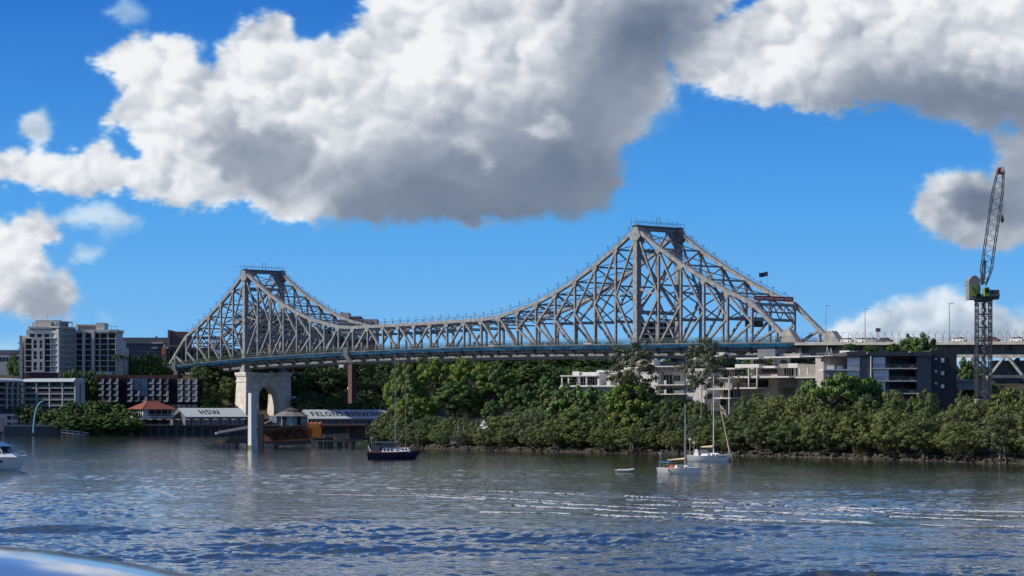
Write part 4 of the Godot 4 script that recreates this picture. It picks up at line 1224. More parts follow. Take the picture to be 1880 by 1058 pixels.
	for row in [[656.5, 678], [681, 702]]:
		for q in 6: pxbox(h, "blind_panel", M.blind, 1556 + q * 3.6, 1559.3 + q * 3.6, row[0] + 0.5, row[1] - 0.2, d - 0.4, 0.06)
	pxbox(h, "balcony_floor", M.white_wall, 1512, 1579, 678, 680.5, d - 1.2, 8.1)
	pxbox(h, "parapet", M.grey_wall, 1512, 1556, 680.5, 692, d - 0.6, 0.3)
	railing(h, "balustrade", M.rail_dark, 1556, 1578, 671, 678, d - 1.1, 2.2)
	for px in [1521.0, 1578.0]: pxbox(h, "column", M.galv, px, px + 1.0, 656, 765, d - 1.0, 0.25)
	pxbox(h, "balcony_seat", M.white_matt, 1521, 1532, 671, 677.8, d + 1, 1)
	pxbox(h, "balcony_table", M.white_matt, 1538, 1548, 672, 677.8, d + 1, 1)
	railing(h, "roof_railing", M.rail_dark, 1712, 1756, 637, 643, d + 2, 2.4)
	pxbox(h, "roof_vent", M.white_matt, 1591, 1594, 647, 650, d - 1.1, 0.4)
	pxbox(h, "roof_vent", M.white_matt, 1669, 1672, 645, 648, d - 1.1, 0.4)
	# --- low wall terraces right of the dark block
	h = house("garden_terrace", "pale garden terrace with planting right of the dark apartments", "wall", 1790, 715, 540)
	pxbox(h, "terrace_wall", M.concrete, 1757, 1800, 697, 700, 540, 6)
	pxbox(h, "terrace_wall", M.concrete, 1757, 1815, 713, 716, 536, 6)
	pxbox(h, "terrace_back", M.room_wall, 1757, 1815, 700, 713, 541, 4)
	pxbox(h, "utility_box", M.cream_wall, 1793, 1803, 733, 752, 500, 2)
	# white jetty and tent at the water's edge among the mangroves
	var jd := 597.0
	h = house("white_jetty", "white railed jetty platform at the edge of the mangroves", "jetty", 846, 815, jd)
	pxbox(h, "platform", M.concrete, 826, 866, 811, 815, jd, 4)
	for q in 4: pxbox(h, "footing", M.grey_wall, 829 + q * 11, 831 + q * 11, 815, 828, jd + 0.6, 0.4)
	railing(h, "railing", M.white_matt, 827, 865, 800, 811, jd + 0.1, 3.0)
	for q in [[840, 776], [850, 782]]: pxbox(h, "lamp_post", M.white_matt, q[0], q[0] + 0.8, q[1], 811, jd + 1, 0.15)
	h = house("white_tent", "small white peaked tent half hidden by the mangroves", "tent", 888, 812, 592)
	var tb := MB.new()
	var tc := gp(888, 772, 594)
	for q in 4:
		var a0 := TAU * q / 4 + 0.78
		var a1 := TAU * (q + 1) / 4 + 0.78
		tb.tri(tc + Vector3(cos(a0) * 2.6, -2.6, sin(a0) * 2.6), tc, tc + Vector3(cos(a1) * 2.6, -2.6, sin(a1) * 2.6))
	put(tb, "tent_roof", M.white_matt, h)
	for q in 4: lb(h, "tent_pole", M.white_matt, Transform3D(), tc.x + cos(TAU * q / 4 + 0.78) * 2.5 - 0.08, tc.x + cos(TAU * q / 4 + 0.78) * 2.5 + 0.08, 1.0, tc.y - 2.6, tc.z + sin(TAU * q / 4 + 0.78) * 2.5 - 0.08, tc.z + sin(TAU * q / 4 + 0.78) * 2.5 + 0.08)
	build_viaduct()
	build_crane()
	# building glimpsed through the bridge
	h = house("grey_tower_block", "grey block seen through the bridge below its right hand peak", "building", 1205, 640, 900)
	pxbox(h, "wall", M.grey_wall, 1172, 1250, 592, 650, 900, 20)
	for q in 3:
		pxbox(h, "roof_slab", M.concrete, 1170, 1250, 590 + q * 11, 593 + q * 11, 898.5, 6)
		for r in 8: pxbox(h, "window", M.glass_dark, 1174 + r * 9, 1181 + r * 9, 594 + q * 11, 600 + q * 11, 899.9, 0.1)

func build_viaduct() -> void:
	var v := thing("approach_viaduct", "long concrete road viaduct on dark steel trusses behind the apartments", "viaduct", bp(36, 9, 10))
	for k in range(31, 52):
		var b := MB.new()
		var p := []
		for e in [[k, -3.6], [k + 1, -3.6], [k + 1, WIDE + 3.6], [k, WIDE + 3.6]]:
			for y in [-0.75, 0.1]: p.append(bp(e[0], e[1], deck(e[0]) + y))
		b.quad(p[1], p[3], p[5], p[7]); b.quad(p[6], p[4], p[2], p[0]); b.quad(p[0], p[2], p[3], p[1]); b.quad(p[4], p[6], p[7], p[5])
		put(b, "deck_slab", M.concrete, v)
		for o in [2.2, WIDE - 2.2]: beam(v, "side_girder", M.steel, bp(k, o, deck(k) - 2.2), bp(k + 1, o, deck(k + 1) - 2.2), 0.6, 2.9)
		beam(v, "cross_girder", M.steel, bp(k, -1.2, deck(k) - 1.5), bp(k, WIDE + 1.2, deck(k) - 1.5), 0.5, 1.4)
		# parapet rails and the curved safety screen
		for o in [-3.4, WIDE + 3.4]:
			b = MB.new()
			var sgn := 1.0 if o < 0 else -1.0
			var e0 := bp(k, o, deck(k) + 0.1)
			var e1 := bp(k + 1, o, deck(k + 1) + 0.1)
			for y in [0.5, 1.15]: b.bar(e0 + Vector3.UP * y, e1 + Vector3.UP * y, 0.12, 0.1)
			b.bar(e0 + Vector3.UP * 3.05 + BN * sgn * 1.1, e1 + Vector3.UP * 3.05 + BN * sgn * 1.1, 0.05, 0.05)
			for q in 4:
				var f := e0.lerp(e1, q / 4.0)
				b.pipe([f, f + Vector3.UP * 2.0, f + Vector3.UP * 2.65 + BN * sgn * 0.25, f + Vector3.UP * 2.98 + BN * sgn * 0.65, f + Vector3.UP * 3.05 + BN * sgn * 1.1], 0.07, 0.05, 5)
			for q in 12:
				var f := e0.lerp(e1, q / 12.0)
				b.bar(f, f + Vector3.UP * 2.0, 0.03, 0.03)
			put(b, "safety_screen", M.rail_dark, v)
		if k >= 34 and k % 3 == 1:
			for o in [0.0, WIDE]:
				beam(v, "pier_post", M.steel, bp(k, o, 4.0), bp(k, o, deck(k) - 3.6), 0.9, 0.9)
			beam(v, "pier_brace", M.steel, bp(k, 0.0, deck(k) - 4.2), bp(k, WIDE, 14.0), 0.5, 0.5)
			beam(v, "pier_brace", M.steel, bp(k, WIDE, deck(k) - 4.2), bp(k, 0.0, 14.0), 0.5, 0.5)
		if k >= 33:
			var kk := k + 0.5
			beam(v, "truss_diagonal", M.galv if k % 2 else M.steel, bp(k, 0, 15.5 if k % 2 else deck(k) - 3.6), bp(k + 1, 0, deck(k + 1) - 3.6 if k % 2 else 15.5), 0.7, 0.7)
			beam(v, "truss_vertical", M.steel, bp(kk, WIDE, 15.5), bp(kk, WIDE, deck(kk) - 3.6), 0.4, 0.4)
			beam(v, "truss_chord", M.steel, bp(k, 0, deck(k) - 4.0), bp(k + 1, 0, deck(k + 1) - 4.0), 0.7, 0.9)
	# end pillars of the bridge
	for o in [0.0, WIDE]:
		var b := MB.new()
		b.loft(Transform3D(Basis(BU, Vector3.UP, BU.cross(Vector3.UP)), bp(30.4, o, deck(31) - 1.0)), Vector3(-2.0, 0, -1.4), Vector3(7.0, 5.4, 1.4), Vector3(-0.6, 0, -1.2), Vector3(2.0, 0, 1.2))
		put(b, "end_pylon", M.concrete, v)
	# low slab and ledge under the viaduct on the right
	var w := house("undercroft_wall", "dark wall with pale ledge under the viaduct at the right edge", "wall", 1850, 700, 575)
	pxbox(w, "wall", M.steel, 1828, 1960, 662, 730, 600, 6)
	pxbox(w, "ledge", M.concrete, 1822, 1960, 689, 694, 560, 8)
	# street lamps, a camera sign and cars on the roadway
	var poles := [[1516, 562, "tall thin street lamp beside the bridge's right end"], [1588, 567, "tall thin street lamp above the viaduct's first cars"], [1743, 558, "tall thin street lamp left of the tower crane"]]
	for q in poles:
		var k := 30.0
		while k < 45.0 and CX + F * bp(k, 9, 0).x / -bp(k, 9, 0).z < q[0]: k += 0.02
		var f := bp(k, 9, deck(k))
		var o := thing("street_lamp", q[2], "street lamp", f, 0.0, "street lamps on the viaduct")
		var top := gy(q[1], -f.z)
		var b := MB.new()
		b.tube(f, Vector3(f.x, top, f.z), 0.16, 0.09)
		put(b, "pole", M.galv, o)
		b = MB.new()
		b.box(Transform3D(Basis(), Vector3(f.x, top, f.z)), Vector3(-0.1, 0, -0.3), Vector3(1.3, 0.14, 0.3))
		put(b, "lamp_head", M.galv, o)
	var sg := thing("speed_sign", "small dark board on a post above the viaduct traffic", "sign", bp(33.6, 2, deck(33.6)))
	var sf := bp(33.6, 2, deck(33.6))
	var sb := MB.new()
	sb.tube(sf, sf + Vector3.UP * 4.4, 0.09, 0.09)
	put(sb, "post", M.galv, sg)
	beam(sg, "board", M.rail_dark, sf + Vector3(-0.75, 3.9, 0.15), sf + Vector3(0.75, 3.9, 0.15), 0.12, 1.1)
	var cars := [[1556, "white", "white car on the viaduct nearest the bridge end"], [1582, "white", "white car below the first viaduct street lamp"], [1601, "silver", "silver car just left of the dark traffic board"], [1626, "dark", "dark car just right of the traffic board"], [1762, "white", "white car on the viaduct left of the tower crane"], [1823, "rust", "reddish brown car seen just right of the crane mast"], [1868, "white", "white car at the right hand edge of the viaduct"], [1800, "silver", "silver car seen through the crane mast"]]
	for q in cars:
		var k := 30.0
		while k < 45.0 and CX + F * bp(k, 3, 0).x / -bp(k, 3, 0).z < q[0]: k += 0.02
		build_car(bp(k, 3.0, deck(k) + 0.02), q[1], q[2])
	for q in [[-4.0, "white", "white van crossing below the left hand peak"], [16.3, "white", "white car on the bridge at mid river"], [19.2, "silver", "silver car on the bridge before the right hand peak"], [21.4, "white", "white van on the bridge left of the right hand peak"]]:
		build_car(bp(q[0], 2.8, deck(q[0]) + 0.02), q[1], q[2])

func build_car(at: Vector3, tone: String, label: String) -> void:
	var c := thing("car", label, "car", at, atan2(BU.x, BU.z) - PI / 2, "cars on the bridge road")
	var pm: Material = {"white": M.white_paint, "silver": M.silver_paint, "dark": M.dark_paint, "rust": M.rust_paint}[tone]
	var b := MB.new()
	var side := PackedVector2Array([Vector2(-2.2, 0.3), Vector2(2.2, 0.3), Vector2(2.25, 0.75), Vector2(2.1, 0.9), Vector2(1.1, 1.0), Vector2(-2.15, 1.05), Vector2(-2.25, 0.7)])
	b.prism(Transform3D(), side, -0.88, 0.88)
	put(b, "body", pm, c, true)
	b = MB.new()
	b.loft(Transform3D(), Vector3(-2.0, 1.0, -0.82), Vector3(1.2, 1.5, 0.82), Vector3(-1.6, 0, -0.66), Vector3(0.45, 0, 0.66))
	put(b, "cabin_glass", M.glass_dark, c, true)
	b = MB.new()
	b.box(Transform3D(), Vector3(-1.65, 1.5, -0.68), Vector3(0.5, 1.58, 0.68))
	for s in [-1.62, -0.5, 0.44]:
		for z in [-0.74, 0.74]: b.bar(Vector3(s * 1.12, 1.0, z * 1.08), Vector3(s, 1.52, z * 0.9), 0.08, 0.08)
	put(b, "roof", pm, c, true)
	for x in [-1.4, 1.4]:
		for z in [-0.86, 0.86]:
			b = MB.new()
			b.tube(Vector3(x, 0.33, z - 0.1), Vector3(x, 0.33, z + 0.1), 0.33, 0.33, 10, true)
			put(b, "wheel", M.rail_dark, c, true)

func build_crane() -> void:
	var d := 520.0
	var sc := d / F
	var base := 9.0
	var c := thing("tower_crane", "tall luffing tower crane with steep raised jib beside the viaduct", "crane", Vector3(gx(1806, d), base, -d))
	var x0 := gx(1806, d)
	var w := 1.72
	var top := gy(553, d)
	# mast in bolted sections
	var n := 9
	for s in n:
		var b := MB.new()
		var ya := lerpf(base, top, float(s) / n)
		var yb := lerpf(base, top, float(s + 1) / n)
		for cx in [-1.0, 1.0]:
			for cz in [-1.0, 1.0]:
				b.bar(Vector3(x0 + cx * w, ya, -d + cz * w), Vector3(x0 + cx * w, yb, -d + cz * w), 0.26, 0.26)
		for f in 4:
			var p := [Vector3(-w, 0, w), Vector3(w, 0, w), Vector3(w, 0, -w), Vector3(-w, 0, -w)]
			var a: Vector3 = p[f] + Vector3(x0, 0, -d)
			var e: Vector3 = p[(f + 1) % 4] + Vector3(x0, 0, -d)
			var m := (a + e) / 2
			b.bar(a + Vector3.UP * ya, e + Vector3.UP * ya, 0.14, 0.16)
			b.bar(m + Vector3.UP * ya, m + Vector3.UP * yb, 0.14, 0.14)
			var ym := (ya + yb) / 2
			for g in [[a, m], [m, e]]:
				b.bar(g[0] + Vector3.UP * ya, g[1] + Vector3.UP * ym, 0.1, 0.1)
				b.bar(g[1] + Vector3.UP * ya, g[0] + Vector3.UP * ym, 0.1, 0.1)
				b.bar(g[0] + Vector3.UP * ym, g[1] + Vector3.UP * yb, 0.1, 0.1)
				b.bar(g[1] + Vector3.UP * ym, g[0] + Vector3.UP * yb, 0.1, 0.1)
		put(b, "mast_section", M.crane_steel, c)
	var b := MB.new()
	for s in n * 3:
		var ya := lerpf(base, top, s / (n * 3.0))
		b.bar(Vector3(x0 + (0.5 if s % 2 else -0.3), ya, -d + 0.3), Vector3(x0 + (-0.3 if s % 2 else 0.5), ya + (top - base) / (n * 3.0), -d + 0.3), 0.12, 0.7)
	tag(put(b, "access_ladder", M.galv, c), "", "", "", "stuff")
	b = MB.new()
	b.loft(Transform3D(Basis(), Vector3(x0, top - 0.2, -d)), Vector3(-1.8, 0, -1.8), Vector3(1.8, 1.3, 1.8), Vector3(-2.4, 0, -2.2), Vector3(2.4, 0, 2.2))
	put(b, "slew_ring", M.crane_steel, c)
	lb(c, "slew_platform", M.crane_grey, Transform3D(), gx(1779, d), gx(1833, d), top + 1.1, top + 1.7, -d - 2.0, -d + 2.0)
	# machine house with rounded top, and the counterweight on the right
	b = MB.new()
	var poly := PackedVector2Array()
	var lx := gx(1776.5, d)
	var rx := gx(1797.5, d)
	poly.append_array(PackedVector2Array([Vector2(lx, top + 0.3), Vector2(rx, top + 0.3), Vector2(rx, gy(515, d))]))
	for q in 7: poly.append(Vector2(lerpf(rx, lx, 0.12 + q * 0.127), gy(515, d) + 1.15 * sin(PI * (0.1 + q * 0.133))))
	poly.append(Vector2(lx, gy(515, d)))
	b.prism(Transform3D(Basis(), Vector3(0, 0, -d)), poly, -2.0, 2.0)
	put(b, "machine_house", M.crane_grey, c)
	lb(c, "green_panel", M.crane_green, Transform3D(), gx(1779, d), gx(1791, d), gy(545, d), gy(525, d), -d + 2.0, -d + 2.12)
	b = MB.new()
	b.bar(Vector3(gx(1781, d), gy(526.5, d), -d + 2.16), Vector3(gx(1789, d), gy(543.5, d), -d + 2.16), 0.2, 0.45, Vector3(0, 0, 1))
	put(b, "panel_brace", M.crane_steel, c)
	lb(c, "counterweight", M.rail_dark, Transform3D(), gx(1817, d), gx(1832.5, d), gy(550, d), gy(533, d), -d - 1.6, -d + 1.6)
	lb(c, "counterweight_face", M.crane_steel, Transform3D(), gx(1820, d), gx(1826, d), gy(545, d), gy(535, d), -d + 1.6, -d + 1.7)
	b = MB.new()
	for q in 6:
		b.bar(Vector3(gx(1797 + q * 4.0, d), top + 1.7, -d + 1.9), Vector3(gx(1797 + q * 4.0, d), top + 2.8, -d + 1.9), 0.08, 0.08)
	b.bar(Vector3(gx(1797, d), top + 2.8, -d + 1.9), Vector3(gx(1817, d), top + 2.8, -d + 1.9), 0.08, 0.08)
	b.bar(Vector3(gx(1769, d), gy(525, d), -d + 1.5), Vector3(gx(1777, d), gy(525, d), -d + 1.5), 0.1, 0.1)
	b.bar(Vector3(gx(1769, d), gy(519, d), -d + 1.5), Vector3(gx(1777, d), gy(519, d), -d + 1.5), 0.08, 0.08)
	b.bar(Vector3(gx(1769.5, d), gy(525, d), -d + 1.5), Vector3(gx(1769.5, d), gy(518, d), -d + 1.5), 0.08, 0.08)
	put(b, "platform_railing", M.galv, c)
	lb(c, "operator_cab", M.crane_green, Transform3D(), gx(1803, d), gx(1812, d), gy(545, d), gy(529, d), -d + 1.6, -d + 3.0)
	lb(c, "cab_glass", M.glass_dark, Transform3D(), gx(1804, d), gx(1811, d), gy(539, d), gy(531, d), -d + 3.0, -d + 3.06)
	# luffing jib: tapered lattice
	var j0 := gp(1807, 524, d)
	var j1 := gp(1838, 312, d)
	var ax := (j1 - j0).normalized()
	var sx := ax.cross(Vector3(0, 0, 1)).normalized()
	var np := 22
	var pt := func(u: float, a: float, z: float) -> Vector3:
		var half := 1.25 * minf(1.0, minf(0.35 + u * 5.0, 0.62 + (1.0 - u) * 2.0))
		return j0 + ax * (u * j0.distance_to(j1)) + sx * a * half + Vector3(0, 0, z * half * 0.9)
	for s in 4:
		b = MB.new()
		for q in range(int(np * s / 4.0), int(np * (s + 1) / 4.0)):
			var u0 := q / float(np)
			var u1 := (q + 1) / float(np)
			for e in [[-1.0, -1.0], [1.0, -1.0], [1.0, 1.0], [-1.0, 1.0]]: b.bar(pt.call(u0, e[0], e[1]), pt.call(u1, e[0], e[1]), 0.2, 0.2)
			for f in [[-1.0, 1.0, 1.0, 1.0], [-1.0, -1.0, 1.0, -1.0], [-1.0, -1.0, -1.0, 1.0], [1.0, -1.0, 1.0, 1.0]]:
				if q % 2 == 0: b.bar(pt.call(u0, f[0], f[1]), pt.call(u1, f[2], f[3]), 0.1, 0.1)
				else: b.bar(pt.call(u0, f[2], f[3]), pt.call(u1, f[0], f[1]), 0.1, 0.1)
		put(b, "jib_section", M.crane_steel, c)
	lb(c, "jib_head", M.red, Transform3D(), gx(1832.5, d), gx(1842, d), gy(320, d), gy(308, d), -d - 0.8, -d + 0.8)
	b = MB.new()
	b.tri(gp(1839, 303, d - 0.9), gp(1838, 316, d - 0.9), gp(1847, 314, d - 0.9))
	b.tri(gp(1839, 303, d - 0.95), gp(1847, 314, d - 0.95), gp(1838, 316, d - 0.95))
	put(b, "jib_flag", M.white_matt, c)
	b = MB.new()
	b.bar(gp(1800, 516, d), gp(1808, 474, d), 0.3, 0.3)
	b.bar(gp(1806, 520, d), gp(1810, 478, d), 0.25, 0.5)
	put(b, "luffing_ram", M.crane_grey, c)
	b = MB.new()
	b.tube(gp(1841, 316, d), gp(1840.5, 394, d), 0.05, 0.05, 5)
	put(b, "hoist_rope", M.rail_dark, c)
	b = MB.new()
	b.loft(Transform3D(Basis(), gp(1840.5, 405, d)), Vector3(-0.45, 0, -0.3), Vector3(0.45, 1.4, 0.3), Vector3(-0.15, 0, -0.15), Vector3(0.15, 0, 0.15))
	b.loft(Transform3D(Basis(), gp(1840.5, 409, d)), Vector3(-0.15, 0, -0.12), Vector3(0.15, 0.55, 0.12), Vector3(-0.4, 0, -0.2), Vector3(0.4, 0, 0.2))
	put(b, "hook_block", M.rust, c)

# ---------------------------------------------------------------- left bank: hotel, wharves, ferry stop
func facade(p: Node, t: Transform3D, length: float, y0: float, floors: int, fh: float, bays: int, wallm: Material, deep := 1.3, pier := 0.28, rail := false) -> void:
	# open balconies: floor slabs, dividing piers and dark panes set back between them
	for f in floors + 1:
		lb(p, "floor_slab", wallm, t, -0.02, length + 0.02, y0 + f * fh - 0.16, y0 + f * fh + 0.16, -deep, 0.0)
	for q in bays + 1:
		var x := length * q / bays
		lb(p, "pier", wallm, t, x - pier / 2, x + pier / 2, y0 + 0.16, y0 + floors * fh - 0.16, -deep, -0.06)
	for f in floors:
		for q in bays:
			var x := length * q / bays
			lb(p, "window", M.glass_dark, t, x + pier, x + length / bays - pier, y0 + f * fh + 0.2, y0 + (f + 1) * fh - 0.2, -deep + 0.02, -deep + 0.1)
			if rail: lb(p, "balcony_rail", M.glass_rail, t, x + pier, x + length / bays - pier, y0 + f * fh + 0.2, y0 + f * fh + 1.05, -0.16, -0.1)

func build_left() -> void:
	mat("hotel_wall", 0.66, 0.64, 0.6, 0.85, 0.0, M.soft, 0.08)
	mat("low_wall", 0.55, 0.56, 0.56, 0.8, 0.0, M.soft, 0.08)
	mat("glass_rail", 0.06, 0.065, 0.07, 0.2)
	mat("maroon", 0.1, 0.04, 0.04, 0.9)
	mat("black_clad", 0.012, 0.013, 0.017, 0.8).metallic_specular = 0.2
	mat("panel_pale", 0.46, 0.44, 0.42, 0.7)
	mat("panel_grey", 0.17, 0.16, 0.145, 0.7)
	mat("blue_glass", 0.05, 0.10, 0.17, 0.12)
	mat("office_grey", 0.11, 0.115, 0.13, 0.7)
	mat("office_blue", 0.03, 0.065, 0.12, 0.15)
	mat("brick_brown", 0.12, 0.09, 0.085, 0.85)
	mat("orange_clad", 0.62, 0.13, 0.02, 0.7)
	mat("roof_red", 0.30, 0.075, 0.05, 0.85, 0.0, M.grime, 0.3)
	mat("roof_metal", 0.50, 0.56, 0.58, 0.5, 0.0, M.soft, 0.15)
	mat("wharf_timber", 0.11, 0.1, 0.09, 0.9, 0.0, M.grime, 0.3)
	mat("wharf_pale", 0.17, 0.165, 0.155, 0.9, 0.0, M.grime, 0.3)
	mat("letter_dark", 0.02, 0.024, 0.03, 0.8)
	mat("shaded_rust_orange", 0.22, 0.066, 0.014, 0.7, 0.0, M.grime, 0.3)  # orange steel darkened: the gangway's shade is put into this colour
	mat("bright_orange", 0.55, 0.17, 0.02, 0.6, 0.0, M.soft, 0.3)
	mat("umbrella_red", 0.42, 0.13, 0.12, 0.8)
	mat("sea_wall", 0.14, 0.135, 0.13, 0.9, 0.0, M.grime, 0.1)
	mat("lamp_blue", 0.18, 0.42, 0.55, 0.4)
	mat("pylon_white", 0.68, 0.67, 0.65, 0.7, 0.0, M.soft, 0.15)
	mat("algae", 0.10, 0.12, 0.05, 0.8)
	# --- pale hotel
	var hy := gy(690, 955)
	var h := thing("pale_hotel", "pale concrete hotel block with stepped roof on the cliff top", "hotel", gp(125, 690, 965))
	var fh := 2.62
	var t := wallframe(45, 955, 108, 955, hy)
	var l1 := (gp(45, 0, 955) - gp(108, 0, 955)).length()
	l1 = gx(108, 955) - gx(45, 955)
	lb(h, "core", M.hotel_wall, t, 0.4, l1, -2, 8 * fh + 0.4, -22, -1.32)
	facade(h, t, l1, 1.6, 6, fh, 4, M.hotel_wall)
	lb(h, "base_wall", M.maroon, t, 0.3, l1 - 1, -3.5, 1.4, -6, -0.4)
	# blank bay with tall windows
	for q in 3:
		lb(h, "wall_panel", M.hotel_wall, t, 3.2, 9.2, 1.7 + q * 5.1, 2.6 + q * 5.1, -1.2, 0.12)
		for x in [[3.2, 4.1], [5.6, 6.9], [8.4, 9.2]]: lb(h, "wall_panel", M.hotel_wall, t, x[0], x[1], 2.6 + q * 5.1, 6.8 + q * 5.1, -1.2, 0.12)
		for x in [[4.1, 5.6], [6.9, 8.4]]: lb(h, "tall_window", M.glass_dark, t, x[0], x[1], 2.6 + q * 5.1, 6.3 + q * 5.1, -0.6, -0.3)
		lb(h, "wall_panel", M.hotel_wall, t, 4.1, 5.6, 6.3 + q * 5.1, 6.8 + q * 5.1, -1.2, 0.12)
		lb(h, "wall_panel", M.hotel_wall, t, 6.9, 8.4, 6.3 + q * 5.1, 6.8 + q * 5.1, -1.2, 0.12)
	# stepped top floors
	lb(h, "upper_wall", M.hotel_wall, t, 1.2, l1, 17.4, 19.6, -20, -1.0)
	for q in 4: lb(h, "upper_window", M.glass_dark, t, 2.2 + q * 3.4, 4.2 + q * 3.4, 17.9, 19.3, -1.05, -0.94)
	lb(h, "upper_slab", M.hotel_wall, t, 1.6, l1 + 0.3, 19.6, 20.0, -20, -0.6)
	for q in 4: lb(h, "upper_window", M.glass_dark, t, 2.6 + q * 3.3, 4.6 + q * 3.3, 20.2, 21.6, -1.72, -1.6)
	lb(h, "upper_wall", M.hotel_wall, t, 1.6, l1, 20.0, 21.9, -20, -1.7)
	lb(h, "roof_slab", M.hotel_wall, t, 1.4, l1 + 0.6, 21.9, 22.9, -21, -0.8)
	lb(h, "penthouse", M.hotel_wall, t, 4.3, 15.2, 22.9, 25.9, -16, -3)
	# slanted middle, receding
	t = wallframe(108, 955, 138, 970, hy)
	var l2 := Vector2(gx(138, 970) - gx(108, 955), 15.0).length()
	lb(h, "core", M.hotel_wall, t, 0, l2, -1, 8 * fh, -16, -1.62)
	facade(h, t, l2, 1.2, 8, fh, 7, M.hotel_wall, 1.6, 0.3)
	lb(h, "roof_slab", M.hotel_wall, t, -0.5, l2 + 0.5, 22.3, 23.0, -16, 0.3)
	lb(h, "roof_pavilion", M.hotel_wall, t, 6, l2, 25.1, 25.6, -14, -1.2)
	for q in 6: lb(h, "roof_column", M.hotel_wall, t, 1 + q * 4.0, 1.6 + q * 4.0, 23.0, 25.1, -3, -2.4)
	lb(h, "roof_room", M.room_wall, t, 0, l2, 23.0, 25.0, -14, -4)
	# right wing
	t = wallframe(138, 970, 212, 969, hy)
	var l3 := Vector2(gx(212, 969) - gx(138, 970), 1.0).length()
	lb(h, "core", M.hotel_wall, t, 0, l3, -1, 8 * fh, -14, -1.62)
	facade(h, t, l3, 2.0, 7, fh, 5, M.hotel_wall, 1.6, 0.34)
	for x in [3.6, 8.2]: lb(h, "fin_wall", M.hotel_wall, t, x, x + 1.1, 0.2, 21.6, -1.2, 1.3)
	lb(h, "roof_slab", M.hotel_wall, t, -0.3, l3 + 0.6, 20.6, 21.9, -14, 0.2)
	lb(h, "roof_pavilion", M.hotel_wall, t, 0, 13, 23.9, 24.5, -13, -1.5)
	lb(h, "roof_room", M.room_wall, t, 0.2, 12.6, 21.9, 23.9, -12, -3)
	lb(h, "lift_tower", M.hotel_wall, t, 9.5, 13.6, 21.9, 25.2, -8, -1.0)
	lb(h, "podium_wall", M.hotel_wall, t, 2.0, l3 - 2, -1.0, 1.8, -3, 2.2)
	lb(h, "end_wall", M.hotel_wall, t, l3, l3 + 1.6, 0, 17.2, -14, -1.0)
	lb(h, "end_wall", M.hotel_wall, t, l3 + 1.6, l3 + 3.0, 0, 13.5, -14, -2.0)
	var b := MB.new()
	for q in [l3 - 2.0, l3 + 0.6]: b.bar(t * Vector3(q, 20, 0.4), t * Vector3(q, 23.4, 0.4), 0.14, 0.14)
	b.bar(t * Vector3(l3 - 2.0, 23.4, 0.4), t * Vector3(l3 + 0.6, 23.4, 0.4), 0.14, 0.14)
	b.bar(t * Vector3(l3 - 3.4, 21.2, 0.4), t * Vector3(l3 + 1.0, 20.2, 0.4), 0.3, 0.2)
	put(b, "roof_frame", M.rail_dark, h)
	b = MB.new()
	b.tube(gp(86, 592, 962), gp(86, 576, 962), 0.08, 0.05)
	put(b, "aerial", M.galv, h)
	# left return wall with balconies
	t = Transform3D(Basis(Vector3(0.12, 0, 0.993).normalized(), Vector3.UP, Vector3(-0.993, 0, 0.12).normalized()), gp(42, 690, 972))
	lb(h, "end_wall", M.hotel_wall, t, 0, 16.5, -3, 18.4, -1.4, -0.2)
	for f in 6:
		lb(h, "floor_slab", M.hotel_wall, t, 0, 16.5, 1.6 + f * fh, 1.9 + f * fh, -0.2, 0.7)
		for q in 3: lb(h, "window", M.glass_dark, t, 1 + q * 5.2, 4.6 + q * 5.2, 2.0 + f * fh, 3.9 + f * fh, -0.2, -0.12)
	# --- low curved apartments
	h = thing("curved_apartments", "low grey riverside apartments with a pale curved roof", "apartment building", gp(70, 745, 920))
	var segs := [[-40, 902, 12, 914, 3], [12, 914, 42, 920, 3], [42, 920, 137, 914, 4]]
	for s in segs:
		t = wallframe(s[0], s[1], s[2], s[3], gy(745, 915))
		var l := Vector2(gx(s[2], s[3]) - gx(s[0], s[1]), s[3] - s[1]).length()
		lb(h, "core", M.office_grey, t, 0, l, -8, 10.6, -10, -1.9)
		for f in 5: lb(h, "floor_slab", M.low_wall, t, 0, l, -0.2 + f * 2.62, 0.1 + f * 2.62, -1.9, 0.0)
		for f in 4:
			for q in int(s[4]):
				var x0: float = l * q / s[4]
				for r in 2: lb(h, "window", M.glass_dark, t, x0 + 0.7 + r * (l / s[4] - 1.0) / 2.0, x0 + 0.4 + (r + 1) * (l / s[4] - 1.0) / 2.0, 0.2 + f * 2.62, 2.3 + f * 2.62, -1.88, -1.8)
				lb(h, "balcony_rail", M.glass_rail, t, x0 + 0.5, x0 + l / s[4] - 0.1, 0.15 + f * 2.62, 1.05 + f * 2.62, -0.2, -0.12)
		for q in int(s[4]):
			b = MB.new()
			var fin := PackedVector2Array([Vector2(-1.9, -1.5), Vector2(0.0, -1.5), Vector2(0.0, 8.0), Vector2(0.5, 9.4), Vector2(0.8, 10.6), Vector2(-1.9, 10.6)])
			b.prism(t * Transform3D(Basis(Vector3(0, 0, 1), Vector3.UP, Vector3(-1, 0, 0)), Vector3(l * q / s[4] + 0.25, 0, 0.1)), fin, -0.25, 0.25)
			put(b, "fin_wall", M.low_wall, h)
		# rolled roof edge
		b = MB.new()
		var arc := PackedVector2Array([Vector2(-10, 10.6), Vector2(1.1, 10.6)])
		for q in 6: arc.append(Vector2(1.1 - 2.2 * (1.0 - cos(q * PI / 12.0)) - 0.2 * q, 10.75 + 1.25 * sin(q * PI / 12.0)))
		arc.append(Vector2(-10, 12.3))
		b.prism(t * Transform3D(Basis(Vector3(0, 0, 1), Vector3.UP, Vector3(-1, 0, 0)), Vector3(0, 0, 0)), arc, -l, 0.0)
		put(b, "roof", M.roof_metal, h)
	t = wallframe(137, 914, 155, 916, gy(745, 915))
	b = MB.new()
